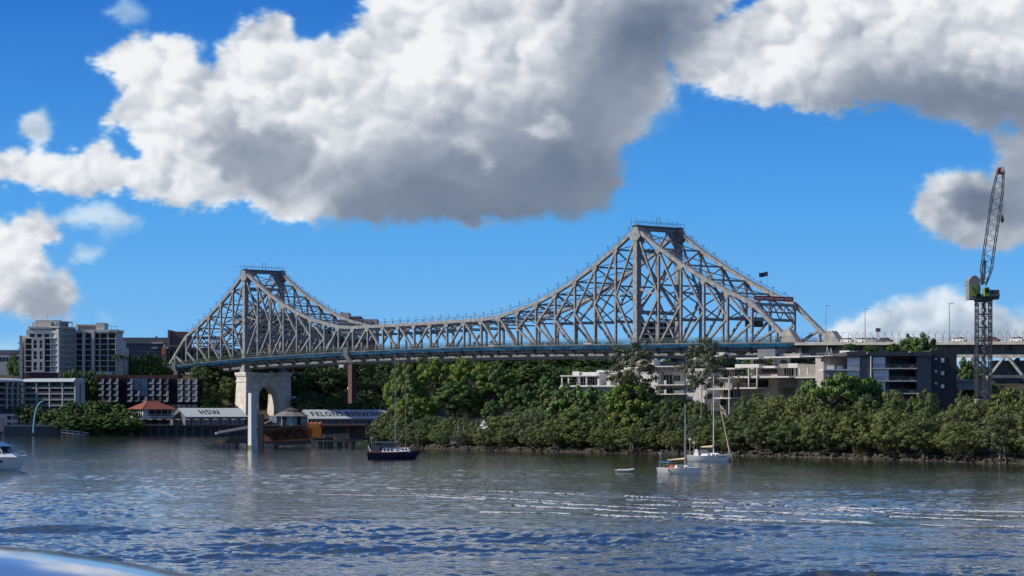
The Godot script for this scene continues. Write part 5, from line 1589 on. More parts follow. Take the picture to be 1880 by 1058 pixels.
	var gab := PackedVector2Array([Vector2(0, -3), Vector2(4.4, -3), Vector2(4.4, 9.4), Vector2(4.0, 10.8), Vector2(3.2, 11.7), Vector2(2.2, 12.2), Vector2(0, 12.2)])
	b.prism(t, gab, -10, 0.4)
	put(b, "end_gable", M.low_wall, h)
	for q in 6: lb(h, "cladding_rib", M.office_grey, t, 0.5 + q * 0.64, 0.58 + q * 0.64, -3, 10.5, 0.4, 0.46)
	lb(h, "gable_door", M.glass_dark, t, 2.1, 2.5, -2, 9.5, 0.4, 0.5)
	t = wallframe(-30, 898, 33, 905, 3.0)
	lb(h, "lower_wall", M.low_wall, t, 0, 15, 0, 6.4, -8, -0.2)
	for f in 2:
		for x in [[1.6, 3.4], [10.2, 12.0], [12.6, 13.1], [13.4, 13.9], [14.1, 14.6]]: lb(h, "window", M.glass_dark, t, x[0], x[1], 1.0 + f * 3.0, 2.6 + f * 3.0, -0.22, -0.12)
	# --- chequered hotel against the cliff
	h = thing("chequered_hotel", "black hotel front with projecting pale cube shaped panels", "hotel", gp(270, 738, 940))
	var d := 940.0
	t = wallframe(178, d, 364, d, gy(750, d))
	var px := d / F
	var W := 186.0 * px
	lb(h, "wall", M.black_clad, t, 0, W, -2, 13.4, -14, -0.6)
	lb(h, "roof_edge", M.maroon, t, 0, 36.5, 13.4, 15.2, -14, -1.2)
	rng.seed = 12
	for q in 14:
		var x0 := q * 3.28
		if q in [3, 10]: continue
		for r in 4:
			var y0 := 2.9 + r * 2.72
			var glazed := q in [5, 6]
			if glazed and r > 1 or (q == 6 and r > 0):
				lb(h, "blue_window", M.blue_glass, t, x0 + 0.1, x0 + 3.2, y0, y0 + 2.66, -0.6, -0.45)
				continue
			var pm: Material = M.panel_pale if (q < 10 and rng.randf() < 0.75) or q > 10 else M.panel_grey
			b = MB.new()
			# slanting side panel and the sill under it, as one folded sheet with thickness
			b.prism(t, PackedVector2Array([Vector2(x0 + 1.9, y0), Vector2(x0 + 2.9, y0 + 0.2), Vector2(x0 + 3.2, y0 + 2.5), Vector2(x0 + 2.2, y0 + 2.3)]), -0.5, 0.25)
			put(b, "cube_panel", pm, h)
			b = MB.new()
			b.prism(t, PackedVector2Array([Vector2(x0 + 0.5, y0 + 0.05), Vector2(x0 + 1.9, y0 + 0.0), Vector2(x0 + 2.2, y0 + 0.75), Vector2(x0 + 0.9, y0 + 0.8)]), -0.5, 0.1)
			put(b, "cube_sill", pm, h)
			lb(h, "cube_face", M.panel_grey if q > 10 else M.glass_dark, t, x0 + 0.5, x0 + 2.0, y0 + 0.85, y0 + 2.6, -0.55, -0.35)
	for q in 12: lb(h, "base_panel", M.panel_grey, t, 17.0 + q * 2.4, 19.0 + q * 2.4, -1.4, 1.7, -0.5, -0.2)
	lb(h, "roof_beam", M.bright_orange, t, 38.5, 43.5, 13.45, 13.9, -2.0, -0.6)
	text_on(h, "sign_lettering", "CRYSTALBROOK", M.shaded_rust_orange, t * Transform3D(Basis(), Vector3(5.8, 14.6, -1.12)), 1.3, 0.1)
	b = MB.new()
	b.bar(t * Vector3(24.4, 13.4, -2), t * Vector3(24.4, 16.2, -2), 0.12, 0.12)
	b.bar(t * Vector3(23.6, 13.9, -2), t * Vector3(25.6, 13.9, -2), 0.12, 0.12)
	put(b, "flag_mast", M.white_matt, h)
	# --- offices on the sky line
	d = 1080.0
	h = thing("glass_office", "long blue grey glass office behind the cliff top trees", "office building", gp(262, 668, d))
	pxbox(h, "upper_wall", M.office_grey, 218.5, 308, 620, 631, d, 24)
	pxbox(h, "glass_wall", M.office_blue, 219, 300, 631, 675, d + 0.5, 22)
	for q in 16: pxbox(h, "mullion", M.office_grey, 221 + q * 5, 221.5 + q * 5, 631, 675, d + 0.3, 0.2)
	for q in 5: pxbox(h, "spandrel", M.office_grey, 219, 300, 637 + q * 8, 638 + q * 8, d + 0.35, 0.2)
	pxbox(h, "canopy", M.low_wall, 278, 299, 628.5, 631, d - 1, 1.5)
	pxbox(h, "canopy", M.low_wall, 278, 289, 638, 640, d - 1, 1.5)
	pxbox(h, "roof_vent", M.office_grey, 285, 287.5, 617.5, 620, d + 4, 2)
	h = thing("brown_office", "dark brown office tower with an orange corner panel", "office building", gp(320, 668, d - 30))
	pxbox(h, "tower", M.brick_brown, 309, 341, 609, 680, d - 20, 20)
	pxbox(h, "tower_edge", M.panel_grey, 307.5, 311, 606, 680, d - 21, 20)
	pxbox(h, "orange_panel", M.orange_clad, 296.5, 302, 638, 651, d - 31, 1)
	pxbox(h, "corner_post", M.panel_grey, 302, 304, 632, 680, d - 32, 2)
	pxbox(h, "lower_block", M.brick_brown, 296, 370, 640, 690, d - 30, 8)
	for q in 8: pxbox(h, "facade_post", M.panel_grey, 310 + q * 7.5, 311.5 + q * 7.5, 641, 690, d - 30.4, 0.4)
	for q in 7: pxbox(h, "window", M.glass_dark, 312.5 + q * 7.5, 316.5 + q * 7.5, 643, 660, d - 30.1, 0.1)
	pxbox(h, "roof_slab", M.panel_grey, 304, 345, 634, 636.5, d - 31, 6)
	h = thing("tensile_roof", "white tensile roof glimpsed through the bridge's left end", "roof", gp(370, 645, 1100))
	b = MB.new()
	for q in 3:
		var c := gp(352 + q * 20, 636, 1100)
		for s in 10:
			var a0 := TAU * s / 10
			var a1 := TAU * (s + 1) / 10
			b.tri(c + Vector3(cos(a0) * 5, -4, sin(a0) * 5), c + Vector3(cos(a1) * 5, -4, sin(a1) * 5), c + Vector3.UP * 2.4)
	put(b, "tensile_cloth", M.white_matt, h)
	pxbox(h, "roof_support", M.brick_brown, 346, 400, 649, 690, 1102, 10)
	pxbox(h, "red_beam", M.rust, 342, 400, 618, 622, 1110, 2)
	pxbox(h, "red_post", M.rust, 350, 353, 618, 650, 1110, 2)
	# --- buildings seen through the left peak
	for q in [[395, 436, 640, 1120, "low dark building behind the bridge's left end"], [440, 500, 612, 1150, "dark grey building seen through the left hand peak"], [455, 560, 577, 1190, "tallest dark building framed by the left hand peak"], [560, 612, 604, 1170, "dark block to the right of the left hand peak"], [540, 600, 628, 1130, "low dark roofs behind the bridge's first panels"], [610, 690, 622, 1180, "dark low block behind the dip of the bridge"]]:
		h = thing("city_block", q[4], "building", gp((q[0] + q[1]) / 2.0, 660, q[3]))
		var m: Material = [M.office_grey, M.brick_brown, M.panel_grey][int(q[0]) % 3]
		pxbox(h, "wall", m, q[0], q[1], q[2], 690, q[3], 25)
		var rows := int((660 - q[2]) / 9.0)
		var colsn := int((q[1] - q[0]) / 8.0)
		for r in rows:
			for c in colsn: pxbox(h, "window", M.glass_dark if (r + c) % 4 else M.blue_glass, q[0] + 2 + c * 8.0, q[0] + 7.5 + c * 8.0, q[2] + 3 + r * 9.0, q[2] + 8 + r * 9.0, q[3] - 0.05, 0.1)
		pxbox(h, "roof_plant", M.office_grey, q[0] + 8, q[0] + 20, q[2] - 4, q[2], q[3] + 6, 8)
	h = thing("white_tower_block", "white flat roofed block above the dip of the bridge", "building", gp(645, 640, 1210))
	pxbox(h, "wall", M.white_wall, 624, 640, 574, 690, 1210, 20)
	pxbox(h, "wall", M.hotel_wall, 640, 692, 586, 690, 1215, 20)
	pxbox(h, "roof_slab", M.office_grey, 638, 662, 581, 584, 1212, 16)
	for q in 5: pxbox(h, "window", M.glass_dark, 645 + q * 9, 650 + q * 9, 590, 596, 1214.9, 0.1)
	railing(h, "roof_frame", M.galv, 655, 692, 579, 586, 1214, 9.0)
	for q in [[560, 592, 678, 687, "bright blue flat roof among the dark cliff trees", "tarp_roof"], [612, 640, 668, 676, "pale house on the cliff top under the deck", "white_wall"], [664, 690, 668, 677, "white house right of the rust red column", "white_wall"]]:
		h = thing("cliff_house", q[4], "house", gp((q[0] + q[1]) / 2.0, q[3] + 6, 1050))
		pxbox(h, "wall", M.white_wall if q[5] == "white_wall" else M.office_grey, q[0] + 2, q[1] - 2, q[3], q[3] + 14, 1050, 9)
		pxbox(h, "roof", M.hotel_wall if q[5] == "white_wall" else M.blue_roof, q[0], q[1], q[2], q[3], 1049, 11)
		for r in 3: pxbox(h, "window", M.glass_dark, q[0] + 5 + r * 8, q[0] + 9 + r * 8, q[3] + 2, q[3] + 6, 1049.95, 0.1)
	# --- far left block
	h = thing("pale_office", "low pale building with dark roof at the left edge", "building", gp(10, 680, 1020))
	pxbox(h, "wall", M.low_wall, -40, 18, 652, 700, 1020, 20)
	pxbox(h, "roof", M.office_grey, -40, 42, 643, 651, 1024, 20)
	for q in 6: pxbox(h, "window", M.glass_dark, -14 + q * 6, -10 + q * 6, 656 , 664, 1019.95, 0.1)
	build_wharf()
	build_ferry_stop()

func shed(label: String, px0: float, d0: float, px1: float, d1: float, eave: float, ridge: float, words: String, tx: float, size: float, squeeze: float) -> void:
	var t := wallframe(px0, d0, px1, d1, 0.0)
	var l := Vector2(gx(px1, d1) - gx(px0, d0), d1 - d0).length()
	var h := thing("wharf_shed", label, "shed", t * Vector3(l / 2, 4.4, -6))
	lb(h, "wall", M.office_grey, t, 0.5, l - 0.5, 4.4, eave - 0.2, -22, -1.2)
	for q in 12: lb(h, "wall_opening", M.room_wall, t, 1.2 + q * (l - 2) / 12.0, 0.4 + (q + 1) * (l - 2) / 12.0, 4.6, eave - 0.8, -1.2, -1.1)
	for s in 2:
		var b := MB.new()
		var p := [t * Vector3(0, eave, 0.6), t * Vector3(l, eave, 0.6), t * Vector3(l, ridge, -12), t * Vector3(0, ridge, -12)]
		if s == 1: p = [t * Vector3(l, eave, -24.6), t * Vector3(0, eave, -24.6), t * Vector3(0, ridge, -12), t * Vector3(l, ridge, -12)]
		b.quad(p[0], p[1], p[2], p[3])
		var dn := Vector3(0, -0.2, 0)
		b.quad(p[3] + dn, p[2] + dn, p[1] + dn, p[0] + dn); b.quad(p[0] + dn, p[1] + dn, p[1], p[0])
		put(b, "roof_sheet", M.roof_metal, h)
	lb(h, "fascia", M.panel_grey, t, 0, l, eave - 1.0, eave - 0.02, 0.3, 0.5)
	for x in [0.05, l - 0.05]:
		var b := MB.new()
		b.prism(t * Transform3D(Basis(Vector3(0, 0, 1), Vector3.UP, Vector3(-1, 0, 0)), Vector3(x, 0, 0)), PackedVector2Array([Vector2(0.5, eave - 0.1), Vector2(-12, ridge - 0.25), Vector2(-24.5, eave - 0.1), Vector2(-24.5, 4.4), Vector2(0.5, 4.4)]), -0.1, 0.1)
		put(b, "gable_wall", M.office_grey, h)
	var slope := atan2(ridge - eave, 12.6)
	var rt := t * Transform3D(Basis(Vector3.RIGHT, -PI / 2 + slope), Vector3(tx, (eave + ridge) / 2 + 0.05, -5.7))
	text_on(h, "roof_lettering", words, M.letter_dark, rt * Transform3D(Basis.from_scale(Vector3(squeeze, 1, 1)), Vector3.ZERO), size, 0.06)

func build_wharf() -> void:
	shed("long pale metal roofed wharf shed lettered HSW on its slope", 340, 904, 455, 916, gy(765.5, 904), gy(749.5, 918), "HSW", 12.6, 6.4, 0.5)
	shed("long pale metal roofed brewery shed lettered across its slope", 566, 918, 720, 930, gy(769, 918), gy(752.5, 932), "FELONS BREWING", 19.5, 6.4, 0.45)
	# --- pavilion with red hipped roof
	var d := 905.0
	var h := thing("red_roof_pavilion", "cream pavilion with red hipped roof at the shed's end", "pavilion", gp(280, 770, d))
	var t := wallframe(262, 903, 318, 912, gy(768, d))
	var l := Vector2(gx(318, 912) - gx(262, 903), 9).length()
	var eave := gy(751.5, d) - gy(768, d)
	var ridge := gy(735.5, d) - gy(768, d)
	lb(h, "wall", M.white_wall, t, 0, l, -0.5, eave, -12, 0)
	for q in 6: lb(h, "side_window", M.glass_dark, t, -0.06, 0.02, 0.7, eave - 0.6, -11.2 + q * 1.85, -10.2 + q * 1.85)
	lb(h, "verandah_recess", M.maroon, t, 2.4, l - 1.2, 0.9, eave - 0.3, -0.02, 0.06)
	for q in 6: lb(h, "verandah_window", M.glass_dark, t, 2.9 + q * 1.5, 3.9 + q * 1.5, 1.6, eave - 0.9, 0.06, 0.12)
	lb(h, "verandah_floor", M.low_wall, t, 2.0, l - 0.4, 0.2, 0.5, 0, 1.6)
	var b := MB.new()
	b.bar(t * Vector3(2.0, 1.6, 1.5), t * Vector3(l - 0.4, 1.6, 1.5), 0.1, 0.1)
	for q in 22: b.bar(t * Vector3(2.0 + q * (l - 2.4) / 21.0, 0.5, 1.5), t * Vector3(2.0 + q * (l - 2.4) / 21.0, 1.6, 1.5), 0.07, 0.07)
	put(b, "verandah_rail", M.low_wall, h)
	for q in 5: lb(h, "verandah_post", M.low_wall, t, 2.0 + q * (l - 2.5) / 4.0, 2.18 + q * (l - 2.5) / 4.0, 0.5, eave - 0.1, 1.4, 1.58)
	lb(h, "white_awning", M.white_matt, t, -1.6, -0.02, -0.4, 0.1, -12.0, 1.2)
	# hipped roof: four planes with a short ridge
	var e0 := t * Vector3(-1.4, eave, 2.2)
	var e1 := t * Vector3(l + 0.8, eave, 2.2)
	var e2 := t * Vector3(l + 0.8, eave, -13.2)
	var e3 := t * Vector3(-1.4, eave, -13.2)
	var r0 := t * Vector3(l * 0.36, ridge, -5.5)
	var r1 := t * Vector3(l * 0.56, ridge, -5.5)
	b = MB.new(); b.quad(e0, e1, r1, r0); put(b, "roof_slope", M.roof_red, h)
	b = MB.new(); b.tri(e3, e0, r0); put(b, "roof_slope", M.roof_red, h)
	b = MB.new(); b.tri(e1, e2, r1); put(b, "roof_slope", M.roof_red, h)
	b = MB.new(); b.quad(e2, e3, r0, r1); put(b, "roof_slope", M.roof_red, h)
	b = MB.new()
	b.bar(r0, r0 + Vector3.UP * 1.1, 0.25, 0.25); b.bar(r0, r1, 0.3, 0.3)
	b.bar(e0, r0, 0.22, 0.22); b.bar(e1, r1, 0.22, 0.22)
	put(b, "roof_ridge", M.roof_red, h)
	# --- timber wharf: deck, piles, arched braces, rail, canopies
	h = thing("timber_wharf", "dark timber wharf on pale piles with arched braces", "wharf", gp(350, 800, 898))
	t = wallframe(240, 897, 700, 905, 0.0)
	l = Vector2(gx(700, 905) - gx(240, 897), 8).length()
	lb(h, "deck", M.wharf_timber, t, 0, l, 3.9, 4.5, -14, 0)
	lb(h, "quay_wall", M.sea_wall, t, 0, l, -3, 3.9, -14, -4)
	lb(h, "deck_edge", M.wharf_pale, t, 0, l * 0.52, 4.5, 4.62, -0.3, 0.1)
	for q in 29:
		var x := 0.8 + q * 3.75
		lb(h, "pile", M.wharf_pale if q < 16 else M.wharf_timber, t, x - 0.2, x + 0.2, -3, 3.9, -0.6, -0.2)
		if q > 5 and q < 16:
			b = MB.new()
			for s in 8:
				var a0 := PI * s / 8.0
				var a1 := PI * (s + 1) / 8.0
				b.bar(t * Vector3(x + 1.875 - cos(a0) * 1.7, 1.9 + sin(a0) * 1.6, -0.35), t * Vector3(x + 1.875 - cos(a1) * 1.7, 1.9 + sin(a1) * 1.6, -0.35), 0.2, 0.22)
			put(b, "arched_brace", M.wharf_pale, h)
		elif q <= 5:
			beam(h, "cross_beam", M.wharf_pale, t * Vector3(x, 3.0, -0.4), t * Vector3(x + 3.75, 3.0, -0.4), 0.2, 0.25)
	b = MB.new()
	for q in 60: b.bar(t * Vector3(q * 0.95, 4.5, -0.2), t * Vector3(q * 0.95, 5.5, -0.2), 0.05, 0.05)
	b.bar(t * Vector3(0, 5.5, -0.2), t * Vector3(57, 5.5, -0.2), 0.09, 0.09)
	put(b, "railing", M.rail_dark, h)
	rng.seed = 55
	for q in 13:
		var c := t * Vector3(4.0 + q * 4.05, 4.5, -2.2 - (q % 2) * 0.8)
		var o := thing("cafe_umbrella", "dark square cafe umbrella in the row along the wharf", "umbrella", c, 0.0, "cafe umbrellas on the wharf")
		b = MB.new()
		b.tube(c, c + Vector3.UP * 2.6, 0.04, 0.04)
		put(b, "pole", M.galv, o)
		b = MB.new()
		for s in 4:
			var a0 := TAU * s / 4 + 0.78
			var a1 := TAU * (s + 1) / 4 + 0.78
			b.tri(c + Vector3(cos(a0) * 2.1, 2.35, sin(a0) * 2.1), c + Vector3.UP * 2.95, c + Vector3(cos(a1) * 2.1, 2.35, sin(a1) * 2.1))
		put(b, "canopy", M.wharf_pale if q % 3 else M.brick_brown, o)
	# rock and low walls behind, below the arch of the pier
	h = thing("rock_wall", "rough grey rock face under the bridge behind the wharf", "rock wall", gp(480, 770, 966))
	b = MB.new()
	var pts := []
	for r in 9:
		for q in 60:
			var n := nz.get_noise_2d(q * 22.0, r * 30.0) * 3.2 + nz.get_noise_2d(q * 70.0, r * 80.0) * 1.2
			pts.append(Vector3(lerpf(gx(366, 938), gx(700, 945), q / 59.0), 4.0 + r * 1.25, -972 + n - r * 0.25))
	b.grid(pts, 9, 60)
	put(b, "rock_face", M.wharf_pale, h)
	# --- left sea wall, promenade, arched lamp, landing stage
	h = thing("sea_wall", "dark sea wall with pale promenade edge on the left bank", "wall", gp(50, 800, 890))
	t = wallframe(-80, 886, 107, 895, 0.0)
	l = Vector2(gx(107, 895) - gx(-80, 886), 9).length()
	lb(h, "wall", M.sea_wall, t, 0, l, -3, 4.0, -12, 0)
	lb(h, "coping", M.concrete, t, 0, l, 4.0, 4.6, -3, 0.3)
	b = MB.new()
	for q in 40: b.bar(t * Vector3(q * l / 40.0, 4.6, -0.1), t * Vector3(q * l / 40.0, 5.7, -0.1), 0.06, 0.06)
	b.bar(t * Vector3(0, 5.7, -0.1), t * Vector3(l, 5.7, -0.1), 0.1, 0.1)
	put(b, "railing", M.galv, h)
	h = thing("promenade_bank", "dark bank wall below the left shore trees", "wall", gp(170, 800, 896))
	lb(h, "wall", M.sea_wall, wallframe(107, 895, 245, 897, 0.0), 0, gx(245, 897) - gx(107, 895), -3, 2.6, -6, 0)
	h = thing("arched_lamp", "tall pale blue curved lamp mast on the promenade", "lamp post", gp(62, 781, 884))
	b = MB.new()
	var mp := []
	for q in 11:
		var u := q / 10.0
		mp.append(gp(61.0 + 17.5 * u * u + 1.0 * u, 795.0 - 58.0 * sin(u * PI * 0.5), 884))
	b.pipe(mp, 0.42, 0.2, 8)
	put(b, "curved_mast", M.lamp_blue, h)
	h = thing("landing_stage", "pale sloping landing ramp below the dark shore trees", "ramp", gp(137, 797, 886))
	t = wallframe(112, 886, 164, 886, 0.0)
	for q in 2:
		b = MB.new()
		b.bar(t * Vector3(0.6, 2.7 - q * 1.2, q * 0.4), t * Vector3(12.0, 1.3 - q * 1.0, q * 0.4), 1.6, 0.35)
		put(b, "ramp_plank", M.low_wall, h)
	for q in 5: lb(h, "post", M.low_wall, t, 0.2 + q * 2.4, 0.5 + q * 2.4, -2, 3.0 - q * 0.35, 0.6, 0.9)
	lb(h, "float", M.sea_wall, t, 0, 12.4, -0.4, 0.5, -1.5, 1.5)
	h = thing("river_marker", "pale square river marker on a post at the left edge", "marker", gp(3, 812, 560))
	lb(h, "board", M.panel_grey, Transform3D(), gx(-4, 640), gx(6.5, 640), gy(793, 640), gy(767, 640), -640.6, -640)
	lb(h, "post", M.panel_grey, Transform3D(), gx(2.5, 640), gx(6, 640), -3, gy(780, 640), -641, -640.6)

func build_ferry_stop() -> void:
	# --- blade shaped pylon
	var d := 606.0
	var h := thing("white_pylon", "tall white blade shaped pylon standing in the river", "pylon", gp(463, 826, d))
	var t := wallframe(456, d, 466, d - 5, -1.0)
	var b := MB.new()
	var x0 := gx(455.5, d)
	b.loft(Transform3D(Basis.from_euler(Vector3(0, 0.72, 0)), Vector3(gx(464.5, d), -2, -d)), Vector3(-1.3, 0, -0.85), Vector3(1.15, gy(722, d) + 2.0, 1.0), Vector3(-1.2, 0, -0.75), Vector3(0.2, 0, 0.7))
	put(b, "blade", M.pylon_white, h)
	b = MB.new()
	b.box(Transform3D(Basis.from_euler(Vector3(0, 0.72, 0)), Vector3(gx(464.5, d), -2, -d)), Vector3(-1.33, 0, -0.88), Vector3(1.18, 3.0, 0.88))
	put(b, "weed_line", M.algae, h)
	lb(h, "dark_backing", M.wharf_timber, Transform3D(), gx(471, d), gx(480.5, d), -1.0, gy(761, d), -d - 5, -d - 2.4)
	# --- pontoon
	d = 618.0
	h = thing("ferry_pontoon", "low floating ferry pontoon with sloping dark canopy roofs", "pontoon", gp(440, 822, d))
	pxbox(h, "float", M.wharf_timber, 388, 505, 816.5, 825, d, 9)
	pxbox(h, "float_end", M.rail_dark, 374, 392, 815, 821, d + 1, 5)
	for q in [[391, 399], [400.5, 409], [410.5, 419], [420.5, 430], [439, 452]]: pxbox(h, "fender_panel", M.concrete, q[0], q[1], 814.5, 823, d - 0.25, 0.2)
	for q in 9:
		var px := 389.0 + q * 5.3
		pxbox(h, "mooring_post", M.timber, px, px + 0.9, 811, 824, d - 0.5, 0.25)
	b = MB.new()
	for q in 18: b.bar(gp(376 + q * 7, 815, d + 0.5), gp(376 + q * 7, 807, d + 0.5), 0.06, 0.06)
	b.bar(gp(376, 807, d + 0.5), gp(495, 807, d + 0.5), 0.08, 0.08)
	put(b, "railing", M.rail_dark, h)
	for q in [[395, 797, 458, 786, 6.0], [460, 790, 500, 772, 7.0]]:
		b = MB.new()
		var a0 := gp(q[0], q[1], d)
		var a1 := gp(q[2], q[3], d)
		b.quad(a0, a1, a1 + Vector3(0, 0.8, -q[4]), a0 + Vector3(0, 0.8, -q[4]))
		b.quad(a0 + Vector3(0, -0.25, -q[4]), a1 + Vector3(0, -0.25, -q[4]), a1 + Vector3(0, -0.35, 0), a0 + Vector3(0, -0.35, 0))
		b.quad(a0 - Vector3(0, 0.35, 0), a1 - Vector3(0, 0.35, 0), a1, a0)
		b.quad(a0 + Vector3(0, 0.8, -q[4]), a0 + Vector3(0, -0.25, -q[4]), a0 - Vector3(0, 0.35, 0), a0)
		put(b, "canopy_roof", M.roof_dark, h)
	pxbox(h, "canopy_light", M.white_matt, 394, 399, 794, 798, d - 0.2, 0.8)
	for px in [412.0, 440.0, 452.0, 480.0]: pxbox(h, "canopy_post", M.rail_dark, px, px + 1.0, 790, 816, d + 3, 0.2)
	b = MB.new()
	b.loft(Transform3D(Basis(), gp(438, 816, d + 3)), Vector3(-4.4, 0, -2), Vector3(4.4, 2.1, 2), Vector3(-2.6, 0, -2), Vector3(2.8, 0, 2))
	put(b, "waiting_shelter", M.wharf_timber, h)
	rng.seed = 66
	for q in 26:
		var p := gp(rng.randf_range(398, 412), 815, d + rng.randf_range(0, 2))
		b = MB.new() if q == 0 else b
		b.bar(p, p + Vector3(rng.randfn() * 0.9, rng.randf_range(0.6, 1.9), rng.randfn() * 0.3), 0.09, 0.09)
	tag(put(b, "stacked_timber", M.timber_pale, h), "", "", "", "stuff")
	for q in 5: pxbox(h, "tyre_fender", M.rail_dark, 480 + q * 4.6, 483.8 + q * 4.6, 816, 824, d - 0.4, 0.5)
	# --- orange truss gangway
	h = thing("orange_gangway", "rust orange steel truss gangway leading to the pontoon", "gangway", gp(525, 812, 632))
	d = 632.0
	for z in [0.0, 3.0]:
		var a := gp(480, 811, d + z)
		var e := gp(570, 807, d + z)
		var at := gp(484, 793, d + z)
		var et := gp(562, 784, d + z)
		beam(h, "bottom_chord", M.shaded_rust_orange, a, e, 0.3, 0.45)
		beam(h, "top_chord", M.shaded_rust_orange, at, et, 0.3, 0.45)
		for q in 5:
			var u0 := q / 5.0
			var u1 := (q + 1) / 5.0
			beam(h, "truss_diagonal", M.shaded_rust_orange, a.lerp(e, u0), at.lerp(et, (u0 + u1) / 2), 0.2, 0.3)
			beam(h, "truss_diagonal", M.shaded_rust_orange, at.lerp(et, (u0 + u1) / 2), a.lerp(e, u1), 0.2, 0.3)
			beam(h, "truss_post", M.shaded_rust_orange, a.lerp(e, u1), at.lerp(et, u1), 0.18, 0.22)
	b = MB.new()
	b.quad(gp(482, 811, d + 0.2), gp(568, 807, d + 0.2), gp(562, 788, d + 1.4), gp(486, 796, d + 1.4))
	b.quad(gp(568, 807, d + 0.3), gp(482, 811, d + 0.3), gp(486, 796, d + 1.5), gp(562, 788, d + 1.5))
	put(b, "mesh_side", M.rust_panel, h)
	b = MB.new()
	b.bar(gp(480, 813.5, d + 1.5), gp(570, 809, d + 1.5), 3.2, 0.4)
	b.bar(gp(488, 816, d + 1.5), gp(570, 813, d + 1.5), 3.0, 0.9)
	put(b, "walk_deck", M.wharf_timber, h)
	b = MB.new()
	b.bar(gp(478, 791, d + 1.5), gp(566, 779, d + 1.5), 4.2, 0.3)
	put(b, "canopy_roof", M.roof_dark, h)
	# --- landing platform on piles with rust-red cabin
	d = 640.0
	h = thing("landing_platform", "rust red roofed landing platform on dark piles in the river", "platform", gp(615, 822, d))
	pxbox(h, "deck", M.wharf_timber, 576, 674, 805, 808.5, d, 9)
	pxbox(h, "orange_wall", M.bright_orange, 566, 590, 782, 803, d - 0.5, 5)
	b = MB.new()
	b.quad(gp(556, 782, d - 0.6), gp(562, 806, d - 0.6), gp(567, 803, d - 0.6), gp(567, 782, d - 0.6))
	put(b, "orange_cheek", M.shaded_rust_orange, h)
	pxbox(h, "back_wall", M.room_wall, 590, 640, 783, 806, d + 5, 1)
	pxbox(h, "roof", M.rust, 586, 671, 779.5, 782.5, d - 1, 10)
	pxbox(h, "rust_wall", M.shaded_rust_orange, 634, 643, 782.5, 796, d + 0.5, 5)
	pxbox(h, "rust_wall", M.rust, 643, 668, 782.5, 806, d + 1.5, 6)
	for q in 6: pxbox(h, "timber_screen", M.timber_pale, 612 + q * 5.0, 616.3 + q * 5.0, 796.5, 807.5, d - 0.3, 0.12)
	for q in 3: pxbox(h, "deck_box", M.timber_pale, 596 + q * 3.4, 598.5 + q * 3.4, 797, 803, d - 0.1, 0.6)
	for q in 9: pxbox(h, "cabin_window", M.glass_dark, 592 + q * 4.6, 595.6 + q * 4.6, 786, 796, d + 4.9, 0.1)
	for px in [584.0, 590.0, 597.0, 603.5, 609.0, 621.0, 625.5, 636.0, 649.0]:
		b = MB.new()
		b.tube(Vector3(gx(px, d + 1), -4, -d - 1), gp(px, 811, d + 1), 0.42, 0.42, 8)
		put(b, "pile", M.wharf_timber, h)
	h = thing("orange_canopy", "bright orange fabric canopy above the landing platform", "canopy", gp(577, 783, 652))
	b = MB.new()
	for q in 7:
		var a := gp(563 + q * 4, 777 + (q % 2) * 2.5, 652)
		var e := gp(567 + q * 4, 777 + ((q + 1) % 2) * 2.5, 652)
		b.quad(a - Vector3.UP * 1.0, e - Vector3.UP * 1.0, e, a)
		b.quad(a, e, e + Vector3(0, 0.5, -4), a + Vector3(0, 0.5, -4))
	put(b, "canopy_cloth", M.bright_orange, h)
	for px in [564.0, 590.0]: pxbox(h, "post", M.rust_dark, px, px + 1, 775, 806, 653, 0.2)
	# --- round restaurant with tiered roof
	d = 880.0
	h = thing("round_restaurant", "round glazed restaurant with a tiered grey roof", "restaurant", gp(535, 785, d))
	var c := gp(534, 785, d + 8)
	c.y = 4.5
	b = MB.new()
	for q in 10:
		var a0 := TAU * q / 10
		var a1 := TAU * (q + 1) / 10
		b.quad(c + Vector3(cos(a1) * 8.2, 4.0, sin(a1) * 8.2), c + Vector3(cos(a0) * 8.2, 4.0, sin(a0) * 8.2), c + Vector3(cos(a0) * 3.4, 6.2, sin(a0) * 3.4), c + Vector3(cos(a1) * 3.4, 6.2, sin(a1) * 3.4))
	put(b, "lower_roof", M.panel_grey, h)
	b = MB.new()
	for q in 10:
		var a0 := TAU * q / 10
		var a1 := TAU * (q + 1) / 10
		b.tri(c + Vector3(cos(a1) * 3.9, 6.5, sin(a1) * 3.9), c + Vector3(cos(a0) * 3.9, 6.5, sin(a0) * 3.9), c + Vector3.UP * 7.9)
	put(b, "upper_roof", M.roof_dark, h)
	for q in 20:
		var a := TAU * q / 20
		var o := Transform3D(Basis(Vector3.UP, -a), c)
		lb(h, "glass_pane", M.glass_green if q % 3 else M.glass_dark, o, 6.6, 6.75, 0, 4.1, -1.0, 1.0)
		lb(h, "frame_post", M.low_wall, o, 6.5, 6.9, 0, 4.2, 1.0, 1.1)
	lb(h, "side_kiosk", M.white_wall, Transform3D(Basis(), gp(502, 770, d + 4)), -1.6, 1.6, -1.5, 1.6, -2, 2)
	for q in [[500, 776], [511, 777], [522, 776]]:
		var e := gp(q[0], q[1], 884)
		e.y = 4.5
		var o := thing("red_umbrella", "faded red umbrella on the terrace beside the round restaurant", "umbrella", e, 0.0, "red umbrellas by the round restaurant")
		b = MB.new()
		b.tube(e, e + Vector3.UP * 2.4, 0.04, 0.04)
		put(b, "pole", M.galv, o)
		b = MB.new()
		for s in 8:
			b.tri(e + Vector3(cos(TAU * s / 8) * 1.4, 2.0, sin(TAU * s / 8) * 1.4), e + Vector3.UP * 2.9, e + Vector3(cos(TAU * (s + 1) / 8) * 1.4, 2.0, sin(TAU * (s + 1) / 8) * 1.4))
		put(b, "canopy", M.umbrella_red, o)
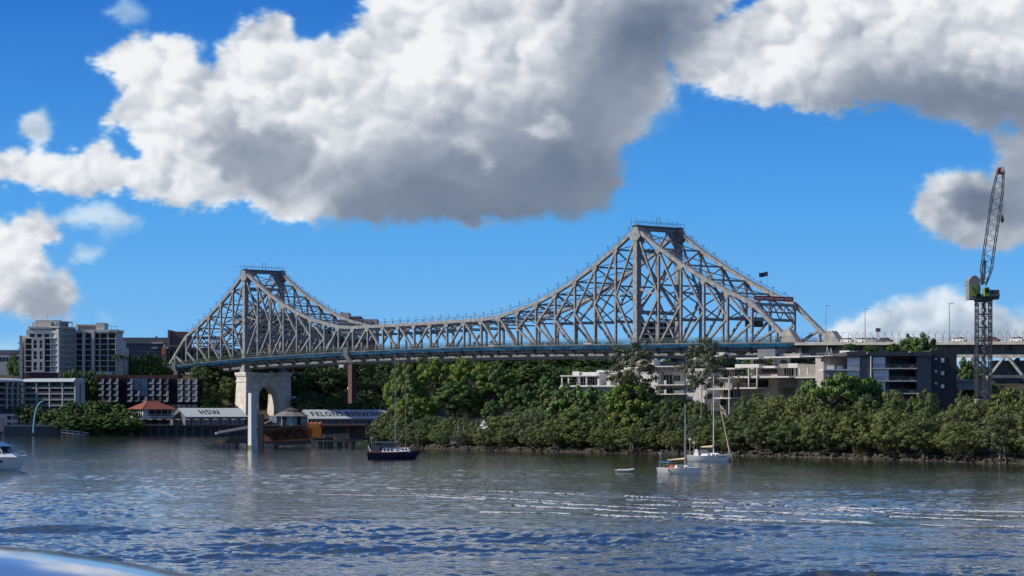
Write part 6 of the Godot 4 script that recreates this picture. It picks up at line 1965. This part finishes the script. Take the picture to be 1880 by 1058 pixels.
	for q in [[540, 726], [557, 727]]:
		var e := gp(q[0], 740, 955)
		var o := thing("white_umbrella", "white umbrella on the terrace right of the arched pier", "umbrella", e, 0.0, "white umbrellas by the pier")
		b = MB.new()
		b.tube(e - Vector3.UP * 4, e + Vector3.UP * 2.6, 0.05, 0.05)
		put(b, "pole", M.galv, o)
		b = MB.new()
		for s in 8:
			b.tri(e + Vector3(cos(TAU * s / 8) * 1.5, 2.3, sin(TAU * s / 8) * 1.5), e + Vector3.UP * 3.2, e + Vector3(cos(TAU * (s + 1) / 8) * 1.5, 2.3, sin(TAU * (s + 1) / 8) * 1.5))
		put(b, "canopy", M.white_matt, o)

# ---------------------------------------------------------------- boats (built along +x to the bow, then placed)
func hull(L: float, beam_: float, free: float, draft: float, bow: float, stern: float, sheer: float) -> MB:
	# sides from keel to rail; bow rakes forward by bow, stern by stern
	var b := MB.new()
	var ns := 16
	var nr := 7
	for side in [1.0, -1.0]:
		var pts := []
		for r in nr:
			var v := r / float(nr - 1)
			for q in ns:
				var u := q / float(ns - 1)
				var x := lerpf(-L / 2 + stern * (1.0 - v), L / 2 - bow * (1.0 - v), u)
				var full := pow(clampf(1.0 - pow(maxf(u - 0.42, 0.0) / 0.58, 2.1), 0.0, 1.0), 0.8) * lerpf(0.72, 1.0, smoothstep(0.0, 0.4, u))
				var sec := pow(v, 0.42)
				var y := lerpf(-draft, free + sheer * (pow(u, 2.2) + 0.35 * pow(1.0 - u, 2.0)), v)
				pts.append(Vector3(x, y, side * beam_ / 2 * full * sec * lerpf(0.82, 1.0, v)))
		if side < 0:
			var rev := []
			for r in nr:
				for q in ns: rev.append(pts[r * ns + ns - 1 - q])
			pts = rev
		b.grid(pts, nr, ns)
	# transom
	for r in nr - 1:
		var v0 := r / float(nr - 1)
		var v1 := (r + 1) / float(nr - 1)
		var f := func(v): return [-L / 2 + stern * (1.0 - v), lerpf(-draft, free + sheer * 0.35, v), beam_ / 2 * 0.72 * pow(v, 0.42) * lerpf(0.82, 1.0, v)]
		var a: Array = f.call(v0)
		var e: Array = f.call(v1)
		b.quad(Vector3(a[0], a[1], -a[2]), Vector3(a[0], a[1], a[2]), Vector3(e[0], e[1], e[2]), Vector3(e[0], e[1], -e[2]))
	return b

func decking(L: float, beam_: float, free: float, sheer: float, inset: float, up: float) -> MB:
	var b := MB.new()
	var pts := []
	for r in 3:
		for q in 16:
			var u := q / 15.0
			var full := pow(clampf(1.0 - pow(maxf(u - 0.42, 0.0) / 0.58, 2.1), 0.0, 1.0), 0.8) * lerpf(0.72, 1.0, smoothstep(0.0, 0.4, u))
			pts.append(Vector3(lerpf(-L / 2, L / 2, u) * 0.985, free + sheer * (pow(u, 2.2) + 0.35 * pow(1.0 - u, 2.0)) + up + (0.06 if r == 1 else 0.0), (1.0 - r) * (beam_ / 2 - inset) * full))
	b.grid(pts, 3, 16)
	return b

func rig(o: Node, foot: Vector3, tall: float, m: Material, L: float, free: float, stays := true) -> void:
	var b := MB.new()
	b.tube(foot, foot + Vector3.UP * tall, 0.10, 0.07, 8)
	put(b, "mast", m, o, true)
	b = MB.new()
	b.tube(foot + Vector3(0, tall * 0.62, -0.9), foot + Vector3(0, tall * 0.62, 0.9), 0.035, 0.035)
	put(b, "spreader", m, o, true)
	if stays:
		b = MB.new()
		for e in [Vector3(L / 2, free, 0), Vector3(-L / 2, free, 0), foot + Vector3(0, -0.6, 1.2), foot + Vector3(0, -0.6, -1.2)]:
			b.tube(foot + Vector3.UP * tall * 0.98, e, 0.014, 0.014, 4)
		tag(put(b, "stay", M.galv, o, true), "", "", "", "stuff")

func build_boats() -> void:
	mat("boat_white", 0.84, 0.83, 0.8, 0.35)
	mat("boat_cream", 0.72, 0.66, 0.55, 0.5)
	mat("sail_cover", 0.70, 0.55, 0.34, 0.85)
	mat("navy_hull", 0.012, 0.018, 0.06, 0.35)
	mat("maroon_trim", 0.16, 0.035, 0.03, 0.6)
	mat("canvas_grey", 0.13, 0.14, 0.16, 0.85)
	mat("canvas_blue", 0.03, 0.16, 0.36, 0.8)
	mat("boat_blue", 0.03, 0.15, 0.33, 0.35)
	mat("alloy", 0.55, 0.55, 0.54, 0.35, 0.5)
	mat("orange_buoy", 0.7, 0.13, 0.03, 0.7)
	mat("rubber_grey", 0.55, 0.53, 0.48, 0.7)
	# --- small cream and white yacht
	var d := 374.0
	var o := thing("small_yacht", "small white moored yacht with blue stern canopy and furled cream sail", "sailing boat", Vector3(gx(1249, d), 0, -d), -0.42)
	var L := 8.5
	put(hull(L, 2.6, 0.95, 0.5, 0.9, 0.15, 0.35), "hull", M.boat_white, o, true)
	put(decking(L, 2.6, 0.95, 0.35, 0.08, 0.0), "deck", M.boat_cream, o, true)
	var b := MB.new()
	b.loft(Transform3D(), Vector3(-0.9, 1.0, -0.85), Vector3(2.0, 1.55, 0.85), Vector3(-0.8, 0, -0.7), Vector3(1.5, 0, 0.7))
	put(b, "cabin", M.boat_white, o, true)
	for s in [0.5, 1.2]:
		b = MB.new()
		b.box(Transform3D(), Vector3(s, 1.12, -0.88), Vector3(s + 0.4, 1.3, 0.88))
		put(b, "porthole", M.glass_dark, o, true)
	b = MB.new()
	b.box(Transform3D(), Vector3(-0.3, 1.5, 0.5), Vector3(0.9, 1.58, 0.75))
	b.loft(Transform3D(), Vector3(-0.3, 1.05, 0.86), Vector3(0.9, 1.62, 0.9), Vector3(-0.3, 0, 0.72), Vector3(0.9, 0, 0.76))
	put(b, "solar_panel", M.canvas_grey, o, true)
	rig(o, Vector3(0.95, 1.5, 0), gy(741, d) - 1.5, M.alloy, L, 1.1)
	b = MB.new()
	b.tube(Vector3(0.9, 2.75, 0), Vector3(-2.5, 2.45, 0), 0.2, 0.09, 8, true)
	put(b, "furled_sail", M.sail_cover, o, true)
	b = MB.new()
	for z in [-0.9, 0.9]:
		for x in [-3.6, -2.1]: b.tube(Vector3(x, 1.0, z), Vector3(x, 2.15, z), 0.03, 0.03, 5)
	put(b, "canopy_frame", M.alloy, o, true)
	b = MB.new()
	var pts := []
	for r in 5:
		for q in 6: pts.append(Vector3(-3.9 + q * 0.42, 2.1 + 0.16 * sin(PI * r / 4.0) - 0.02 * q, 1.0 - r * 0.5))
	b.grid(pts, 5, 6)
	put(b, "stern_canopy", M.canvas_blue, o, true)
	b = MB.new()
	b.tube(Vector3(-3.7, 1.1, 0.5), Vector3(-3.7, 4.0, 0.5), 0.04, 0.03, 5)
	put(b, "turbine_pole", M.alloy, o, true)
	b = MB.new()
	for s in 3: b.bar(Vector3(-3.7, 3.6, 0.55), Vector3(-3.7 + cos(TAU * s / 3 + 0.5) * 0.55, 3.6 + sin(TAU * s / 3 + 0.5) * 0.55, 0.55), 0.1, 0.04)
	put(b, "wind_turbine", M.white_matt, o, true)
	b = MB.new()
	b.loft(Transform3D(), Vector3(-1.9, 1.1, 0.35), Vector3(-1.1, 1.55, 0.85), Vector3(-1.8, 0, 0.4), Vector3(-1.2, 0, 0.8))
	put(b, "orange_liferaft", M.orange_buoy, o, true)
	b = MB.new()
	b.tube(Vector3(-2.1, 0.95, 1.18), Vector3(-2.0, 0.25, 1.15), 0.14, 0.1, 6)
	b.tube(Vector3(-1.9, 0.95, 1.18), Vector3(-1.85, 0.3, 1.15), 0.12, 0.1, 6)
	put(b, "fender", M.rubber_grey, o, true)
	b = MB.new()
	for x in [-2.6, -0.6, 1.0, 2.6]: b.tube(Vector3(x, 1.05, 1.0 if x < 2 else 0.7), Vector3(x, 1.65, 1.0 if x < 2 else 0.7), 0.02, 0.02, 4)
	b.tube(Vector3(-2.6, 1.65, 1.0), Vector3(1.0, 1.65, 1.0), 0.015, 0.015, 4)
	b.tube(Vector3(1.0, 1.65, 1.0), Vector3(3.7, 1.8, 0.2), 0.015, 0.015, 4)
	tag(put(b, "guard_rail", M.alloy, o, true), "", "", "", "stuff")
	# --- larger white yacht
	d = 459.0
	o = thing("white_yacht", "larger white moored yacht with tall mast and tan furled sail", "sailing boat", Vector3(gx(1303, d), 0, -d), -0.36)
	L = 10.2
	put(hull(L, 3.1, 1.25, 0.5, 1.5, 0.2, 0.4), "hull", M.boat_white, o, true)
	put(decking(L, 3.1, 1.25, 0.4, 0.08, 0.0), "deck", M.boat_white, o, true)
	b = MB.new()
	b.loft(Transform3D(), Vector3(-1.8, 1.3, -1.0), Vector3(2.8, 1.95, 1.0), Vector3(-1.6, 0, -0.8), Vector3(2.0, 0, 0.8))
	put(b, "cabin", M.boat_white, o, true)
	for s in [-0.2, 0.8, 1.7]:
		b = MB.new()
		b.box(Transform3D(), Vector3(s, 1.45, -1.02), Vector3(s + 0.55, 1.68, 1.02))
		put(b, "porthole", M.glass_dark, o, true)
	b = MB.new()
	b.loft(Transform3D(), Vector3(-2.2, 1.9, -0.9), Vector3(0.3, 2.7, 0.9), Vector3(-2.0, 0, -0.8), Vector3(-0.5, 0, 0.8))
	put(b, "spray_hood", M.canvas_grey, o, true)
	b = MB.new()
	b.loft(Transform3D(), Vector3(-3.4, 1.3, 0.3), Vector3(-2.3, 2.75, 1.0), Vector3(-3.1, 0, 0.5), Vector3(-2.5, 0, 0.9))
	put(b, "white_dodger", M.boat_white, o, true)
	rig(o, Vector3(0.9, 1.9, 0), gy(690, d) - 1.9, M.boat_white, L, 1.5)
	b = MB.new()
	b.tube(Vector3(0.8, 3.35, 0), Vector3(-2.2, 3.2, 0), 0.32, 0.2, 8, true)
	put(b, "furled_sail", M.sail_cover, o, true)
	b = MB.new()
	b.tube(Vector3(4.6, 2.1, 0), gp_local(o, 1321, 742, d), 0.13, 0.06, 6)
	put(b, "furled_jib", M.sail_cover, o, true)
	b = MB.new()
	b.bar(Vector3(4.2, 1.85, 0), Vector3(5.6, 2.0, 0), 0.5, 0.12)
	put(b, "bowsprit", M.alloy, o, true)
	b = MB.new()
	b.tube(Vector3(4.9, 1.7, 0.3), Vector3(5.3, 0.2, 0.35), 0.05, 0.04, 5)
	put(b, "anchor", M.boat_cream, o, true)
	b = MB.new()
	b.tube(Vector3(-4.4, 1.5, 0.6), Vector3(-4.4, 5.0, 0.6), 0.04, 0.03, 5)
	b.tube(Vector3(-3.4, 1.5, 0.8), Vector3(-3.4, 4.2, 0.8), 0.04, 0.03, 5)
	b.box(Transform3D(), Vector3(-4.6, 4.8, 0.4), Vector3(-4.2, 5.2, 0.8))
	b.box(Transform3D(), Vector3(-3.6, 4.1, 0.6), Vector3(-3.2, 4.4, 1.0))
	put(b, "stern_pole", M.white_matt, o, true)
	b = MB.new()
	b.box(Transform3D(Basis.from_euler(Vector3(0, 0.30, 0)), Vector3(2.4, 1.05, 1.29)), Vector3(0, 0, 0), Vector3(1.5, 0.22, 0.02))
	put(b, "name_band", M.canvas_grey, o, true)
	# --- dinghy
	d = 384.0
	o = thing("grey_dinghy", "small pale inflatable dinghy with outboard motor", "dinghy", Vector3(gx(1148, d), 0, -d), 0.18)
	b = MB.new()
	for z in [-0.62, 0.62]:
		b.pipe([Vector3(-1.6, 0.28, z), Vector3(-0.2, 0.28, z), Vector3(0.8, 0.32, z * 0.9), Vector3(1.4, 0.42, z * 0.5), Vector3(1.65, 0.5, 0.0)], 0.27, 0.22, 10)
	b.tube(Vector3(-1.6, 0.28, -0.62), Vector3(-1.72, 0.28, -0.62), 0.27, 0.12, 10, true)
	b.tube(Vector3(-1.6, 0.28, 0.62), Vector3(-1.72, 0.28, 0.62), 0.27, 0.12, 10, true)
	put(b, "tube_hull", M.boat_cream, o, true)
	b = MB.new()
	b.box(Transform3D(), Vector3(-1.45, 0.1, -0.5), Vector3(1.0, 0.2, 0.5))
	b.box(Transform3D(), Vector3(-1.5, 0.1, -0.5), Vector3(-1.42, 0.65, 0.5))
	put(b, "floor", M.rubber_grey, o, true)
	b = MB.new()
	b.loft(Transform3D(), Vector3(-1.75, 0.45, -0.16), Vector3(-1.3, 0.95, 0.16), Vector3(-1.65, 0, -0.12), Vector3(-1.35, 0, 0.12))
	b.bar(Vector3(-1.62, -0.3, 0), Vector3(-1.55, 0.5, 0), 0.12, 0.12)
	put(b, "outboard_motor", M.dark_paint, o, true)
	# --- navy ketch
	d = 482.0
	o = thing("navy_yacht", "navy blue motor sailer with white cabin and grey awning", "sailing boat", Vector3(gx(724, d), 0, -d), -0.10)
	L = 12.6
	put(hull(L, 3.6, 1.45, 0.5, 1.7, 0.1, 0.5), "hull", M.navy_hull, o, true)
	put(decking(L, 3.6, 1.45, 0.5, 0.08, 0.02), "deck", M.maroon_trim, o, true)
	b = MB.new()
	for side in [1.0, -1.0]:
		for q in 15:
			var w := []
			for e in [q, q + 1]:
				var u: float = e / 15.0
				var full := pow(clampf(1.0 - pow(maxf(u - 0.42, 0.0) / 0.58, 2.1), 0.0, 1.0), 0.8) * lerpf(0.72, 1.0, smoothstep(0.0, 0.4, u))
				w.append(Vector3(lerpf(-L / 2, L / 2, u), 1.45 + 0.5 * (pow(u, 2.2) + 0.35 * pow(1.0 - u, 2.0)) + 0.04, side * 1.81 * full))
			b.bar(w[0], w[1], 0.12, 0.18)
	put(b, "rubbing_strake", M.maroon_trim, o, true)
	b = MB.new()
	b.loft(Transform3D(), Vector3(-3.0, 1.6, -1.25), Vector3(3.9, 2.65, 1.25), Vector3(-2.7, 0, -1.1), Vector3(3.3, 0, 1.0))
	put(b, "cabin", M.boat_white, o, true)
	for q in [[-2.3, 0.3], [-1.5, 0.32], [-0.6, 0.32], [0.75, 0.14]]:
		b = MB.new()
		b.box(Transform3D(), Vector3(q[0], 1.85, -1.22), Vector3(q[0] + q[1], 2.45, 1.22))
		put(b, "cabin_window", M.glass_dark, o, true)
	for q in [2.0, 2.75]:
		b = MB.new()
		b.loft(Transform3D(), Vector3(q, 2.1, -1.19), Vector3(q + 0.4, 2.55, 1.19), Vector3(q - 0.2, 0, -1.12), Vector3(q + 0.3, 0, 1.12))
		put(b, "cabin_window", M.glass_dark, o, true)
	b = MB.new()
	b.box(Transform3D(Basis(Vector3(0, 0, 1), -0.01), Vector3(0, 0, 0)), Vector3(-5.0, 3.85, -1.5), Vector3(-0.2, 4.0, 1.5))
	put(b, "awning_roof", M.canvas_grey, o, true)
	b = MB.new()
	b.box(Transform3D(), Vector3(-4.9, 1.9, -1.3), Vector3(-3.2, 3.85, 1.3))
	put(b, "wheelhouse", M.roof_dark, o, true)
	b = MB.new()
	b.box(Transform3D(), Vector3(-3.1, 2.75, -1.2), Vector3(-0.3, 3.8, 1.2))
	put(b, "awning_side", M.canvas_grey, o, true)
	rig(o, Vector3(0.2, 2.6, 0), gy(650, d) - 2.6, M.crane_grey, L, 1.9)
	b = MB.new()
	b.tube(Vector3(2.7, 2.6, 0), Vector3(2.7, gy(645, d), 0), 0.07, 0.05, 6)
	put(b, "fore_mast", M.crane_grey, o, true)
	b = MB.new()
	b.tube(Vector3(0.3, 3.6, 0), Vector3(2.0, 5.6, 0.2), 0.09, 0.07, 6)
	b.tube(Vector3(0.3, 3.6, 0), Vector3(-0.9, 4.3, 0.2), 0.1, 0.08, 6)
	put(b, "boom", M.crane_grey, o, true)
	b = MB.new()
	b.tube(Vector3(2.9, 1.95, 1.0), Vector3(2.2, gy(655, d), 0.1), 0.03, 0.03, 4)
	b.tube(Vector3(5.6, 2.0, 0.0), Vector3(2.6, gy(650, d), 0.0), 0.045, 0.03, 4)
	b.tube(Vector3(-1.2, 2.0, 1.2), Vector3(0.1, gy(660, d), 0.0), 0.03, 0.03, 4)
	b.tube(Vector3(1.2, 2.0, 1.2), Vector3(0.3, gy(660, d), 0.0), 0.03, 0.03, 4)
	tag(put(b, "shroud", M.rail_green, o, true), "", "", "", "stuff")
	b = MB.new()
	b.tube(Vector3(-5.3, 1.7, 0.4), Vector3(-5.3, 5.0, 0.4), 0.05, 0.04, 5)
	put(b, "turbine_pole", M.alloy, o, true)
	b = MB.new()
	for s in 6: b.bar(Vector3(-5.3, 5.0, 0.5), Vector3(-5.3 + cos(TAU * s / 6 + 0.3) * 0.55, 5.0 + sin(TAU * s / 6 + 0.3) * 0.55, 0.5), 0.12, 0.04)
	put(b, "wind_turbine", M.white_matt, o, true)
	b = MB.new()
	b.loft(Transform3D(Basis(Vector3(0, 0, 1), 0.35), Vector3(-5.6, 1.8, 0.6)), Vector3(-0.15, 0, -0.1), Vector3(0.15, 1.5, 0.1), Vector3(-0.1, 0, -0.1), Vector3(0.1, 0, 0.1))
	put(b, "stern_davit", M.white_matt, o, true)
	# --- motor cruiser leaving the frame on the left
	d = 395.0
	o = thing("motor_cruiser", "white motor cruiser with blue roof cut by the left edge", "motor boat", Vector3(gx(56, d) - 7.6, 0, -d), -0.06)
	o.scale = Vector3.ONE * 1.22
	L = 12.4
	put(hull(L, 3.8, 1.9, 0.4, 1.9, 0.1, 0.5), "hull", M.boat_white, o, true)
	put(decking(L, 3.8, 1.9, 0.5, 0.06, 0.0), "deck", M.boat_white, o, true)
	b = MB.new()
	b.loft(Transform3D(), Vector3(-5.0, 2.1, -1.5), Vector3(4.6, 2.75, 1.5), Vector3(-5.0, 0, -1.4), Vector3(3.5, 0, 1.3))
	put(b, "coach_house", M.boat_white, o, true)
	b = MB.new()
	b.loft(Transform3D(), Vector3(-5.0, 2.75, -1.38), Vector3(3.4, 3.9, 1.38), Vector3(-5.0, 0, -1.3), Vector3(2.5, 0, 1.2))
	put(b, "wheelhouse_glass", M.glass_dark, o, true)
	b = MB.new()
	b.loft(Transform3D(), Vector3(-5.2, 3.8, -1.5), Vector3(3.1, 4.5, 1.5), Vector3(-5.0, 0, -1.3), Vector3(1.4, 0, 1.1))
	put(b, "roof", M.boat_blue, o, true)
	for s in [[1.6, 2.0], [-0.8, -0.5]]:
		b = MB.new()
		b.loft(Transform3D(), Vector3(s[0] + 0.5, 2.75, 1.36), Vector3(s[1] + 0.3, 3.9, 1.44), Vector3(s[0] - 0.1, 0, 1.2), Vector3(s[1] - 0.2, 0, 1.32))
		put(b, "window_pillar", M.boat_white, o, true)
	b = MB.new()
	b.box(Transform3D(Basis.from_euler(Vector3(0, 0.12, 0)), Vector3(-1.0, 0, 0)), Vector3(-3.5, 1.25, 1.70), Vector3(3.0, 1.6, 1.86))
	put(b, "hull_window", M.glass_dark, o, true)
	b = MB.new()
	for x in [2.6, 3.6, 4.6, 5.5]: b.tube(Vector3(x, 2.3, 1.3 - (x - 2.6) * 0.35), Vector3(x + 0.15, 3.0, 1.3 - (x - 2.6) * 0.35), 0.025, 0.025, 4)
	b.tube(Vector3(2.7, 3.0, 1.3), Vector3(5.7, 3.0, 0.28), 0.03, 0.03, 5)
	put(b, "bow_rail", M.alloy, o, true)
	# --- glossy roof edge close to the viewer, reflected sky tinted into its colour
	o = thing("curved_canopy", "glossy curved canopy edge with sky blue put into its colour in the lower left corner", "canopy", Vector3(-2.2, 0, -4.0))
	b = MB.new()
	pts = []
	for r in 13:
		var w := r / 12.0
		for q in 25:
			var u := q / 24.0
			var x := lerpf(-4.5, -0.45, u)
			var edge := -4.4 + 0.02 * pow(x + 0.9, 2.0)
			var drop := 0.055 * pow(clampf((x + 1.25) / 0.5, 0.0, 2.0), 1.7)
			var z := edge + w * 2.6
			pts.append(Vector3(x, 11.615 - drop + 0.05 * sin(minf(w * 3.0, 1.0) * PI * 0.5) - 0.35 * w * w - 0.012 * absf(x + 1.0), z))
	var flip := []
	for r in 13:
		for q in 25: flip.append(pts[(12 - r) * 25 + q])
	b.grid(flip, 13, 25)
	put(b, "canopy_shell", M.gloss_sky_tint, o)
	b = MB.new()
	b.tube(Vector3(-2.6, -3.0, -3.4), Vector3(-2.6, 11.3, -3.4), 0.25, 0.2, 10)
	put(b, "support_post", M.galv, o)

func gp_local(o: Node3D, px: float, py: float, d: float) -> Vector3:
	return wt(o).affine_inverse() * gp(px, py, d)

func build_materials() -> void:
	UB = BoxMesh.new()
	UB.size = Vector3.ONE
	nz.seed = 4
	nz.frequency = 0.01
	var grime := noisetex(0.012, 0.74, 1.0, 2)
	var soft := noisetex(0.02, 0.82, 1.0, 7)
	var blotch := noisetex(0.008, 0.45, 1.0, 9)
	M.grime = grime
	var worn := noisetex(0.016, 0.58, 1.0, 14, 6)
	M.soft = soft
	mat("blue_roof", 0.02, 0.08, 0.33, 0.6)
	mat("timber_pale", 0.42, 0.30, 0.18, 0.8, 0.0, grime, 0.4)
	mat("rust_panel", 0.12, 0.045, 0.018, 0.8, 0.0, grime, 0.3)
	var gw := mat("gloss_sky_tint", 0.2, 0.23, 0.29, 0.2)  # blue grey base for a white shell: reflected sky put into the colour
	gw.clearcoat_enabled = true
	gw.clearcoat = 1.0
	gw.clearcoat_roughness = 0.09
	mat("steel", 0.36, 0.37, 0.385, 0.6, 0.0, worn, 0.06)
	mat("rail_dark", 0.11, 0.11, 0.11, 0.6)
	mat("rail_green", 0.10, 0.125, 0.11, 0.6)
	mat("galv", 0.42, 0.43, 0.44, 0.5, 0.3, soft, 0.2)
	mat("concrete_dark", 0.2, 0.195, 0.19, 0.9, 0.0, grime, 0.05)
	mat("concrete", 0.42, 0.405, 0.38, 0.9, 0.0, grime, 0.05)
	mat("pier", 0.80, 0.745, 0.67, 0.9, 0.0, grime, 0.05)
	mat("tarp", 0.016, 0.12, 0.26, 0.45, 0.0, soft, 0.3)
	mat("red", 0.36, 0.05, 0.045, 0.8)
	mat("rust", 0.13, 0.062, 0.055, 0.8, 0.0, grime, 0.1)
	mat("rust_dark", 0.1, 0.06, 0.052, 0.8)
	mat("white_matt", 0.75, 0.74, 0.72, 0.7)
	mat("navy_cloth", 0.02, 0.025, 0.09, 0.8)
	mat("sign_green", 0.01, 0.03, 0.022, 0.5)
	mat("crane_steel", 0.07, 0.07, 0.075, 0.6)
	mat("crane_grey", 0.27, 0.265, 0.25, 0.6, 0.0, soft, 0.3)
	mat("crane_green", 0.22, 0.33, 0.05, 0.6)
	mat("white_paint", 0.72, 0.72, 0.72, 0.25)
	mat("silver_paint", 0.42, 0.43, 0.45, 0.3, 0.4)
	mat("dark_paint", 0.03, 0.032, 0.04, 0.25)
	mat("rust_paint", 0.16, 0.045, 0.03, 0.3)
	mat("earth", 0.08, 0.066, 0.046, 0.95, 0.0, blotch, 0.03)
	mat("stone", 0.10, 0.085, 0.065, 0.95).vertex_color_use_as_albedo = true
	mat("foam", 0.62, 0.64, 0.65, 0.8)
	var w := mat("water", 0.024, 0.03, 0.022, 0.05)
	w.normal_enabled = true
	w.normal_texture = noisetex(0.02, 0, 1, 31, 4, true, 6.0)
	w.normal_scale = 0.29
	w.uv1_triplanar = true
	w.uv1_world_triplanar = true
	w.uv1_scale = Vector3(0.055, 0.09, 0.085)

func _ready() -> void:
	var t0 := Time.get_ticks_msec()
	build_materials()
	setup_view()
	print("sky ", Time.get_ticks_msec() - t0)
	build_setting()
	print("setting ", Time.get_ticks_msec() - t0)
	build_bridge()
	print("bridge ", Time.get_ticks_msec() - t0)
	build_plants()
	print("plants ", Time.get_ticks_msec() - t0)
	build_right()
	print("right ", Time.get_ticks_msec() - t0)
	build_left()
	print("left ", Time.get_ticks_msec() - t0)
	build_boats()
	print("boats ", Time.get_ticks_msec() - t0)
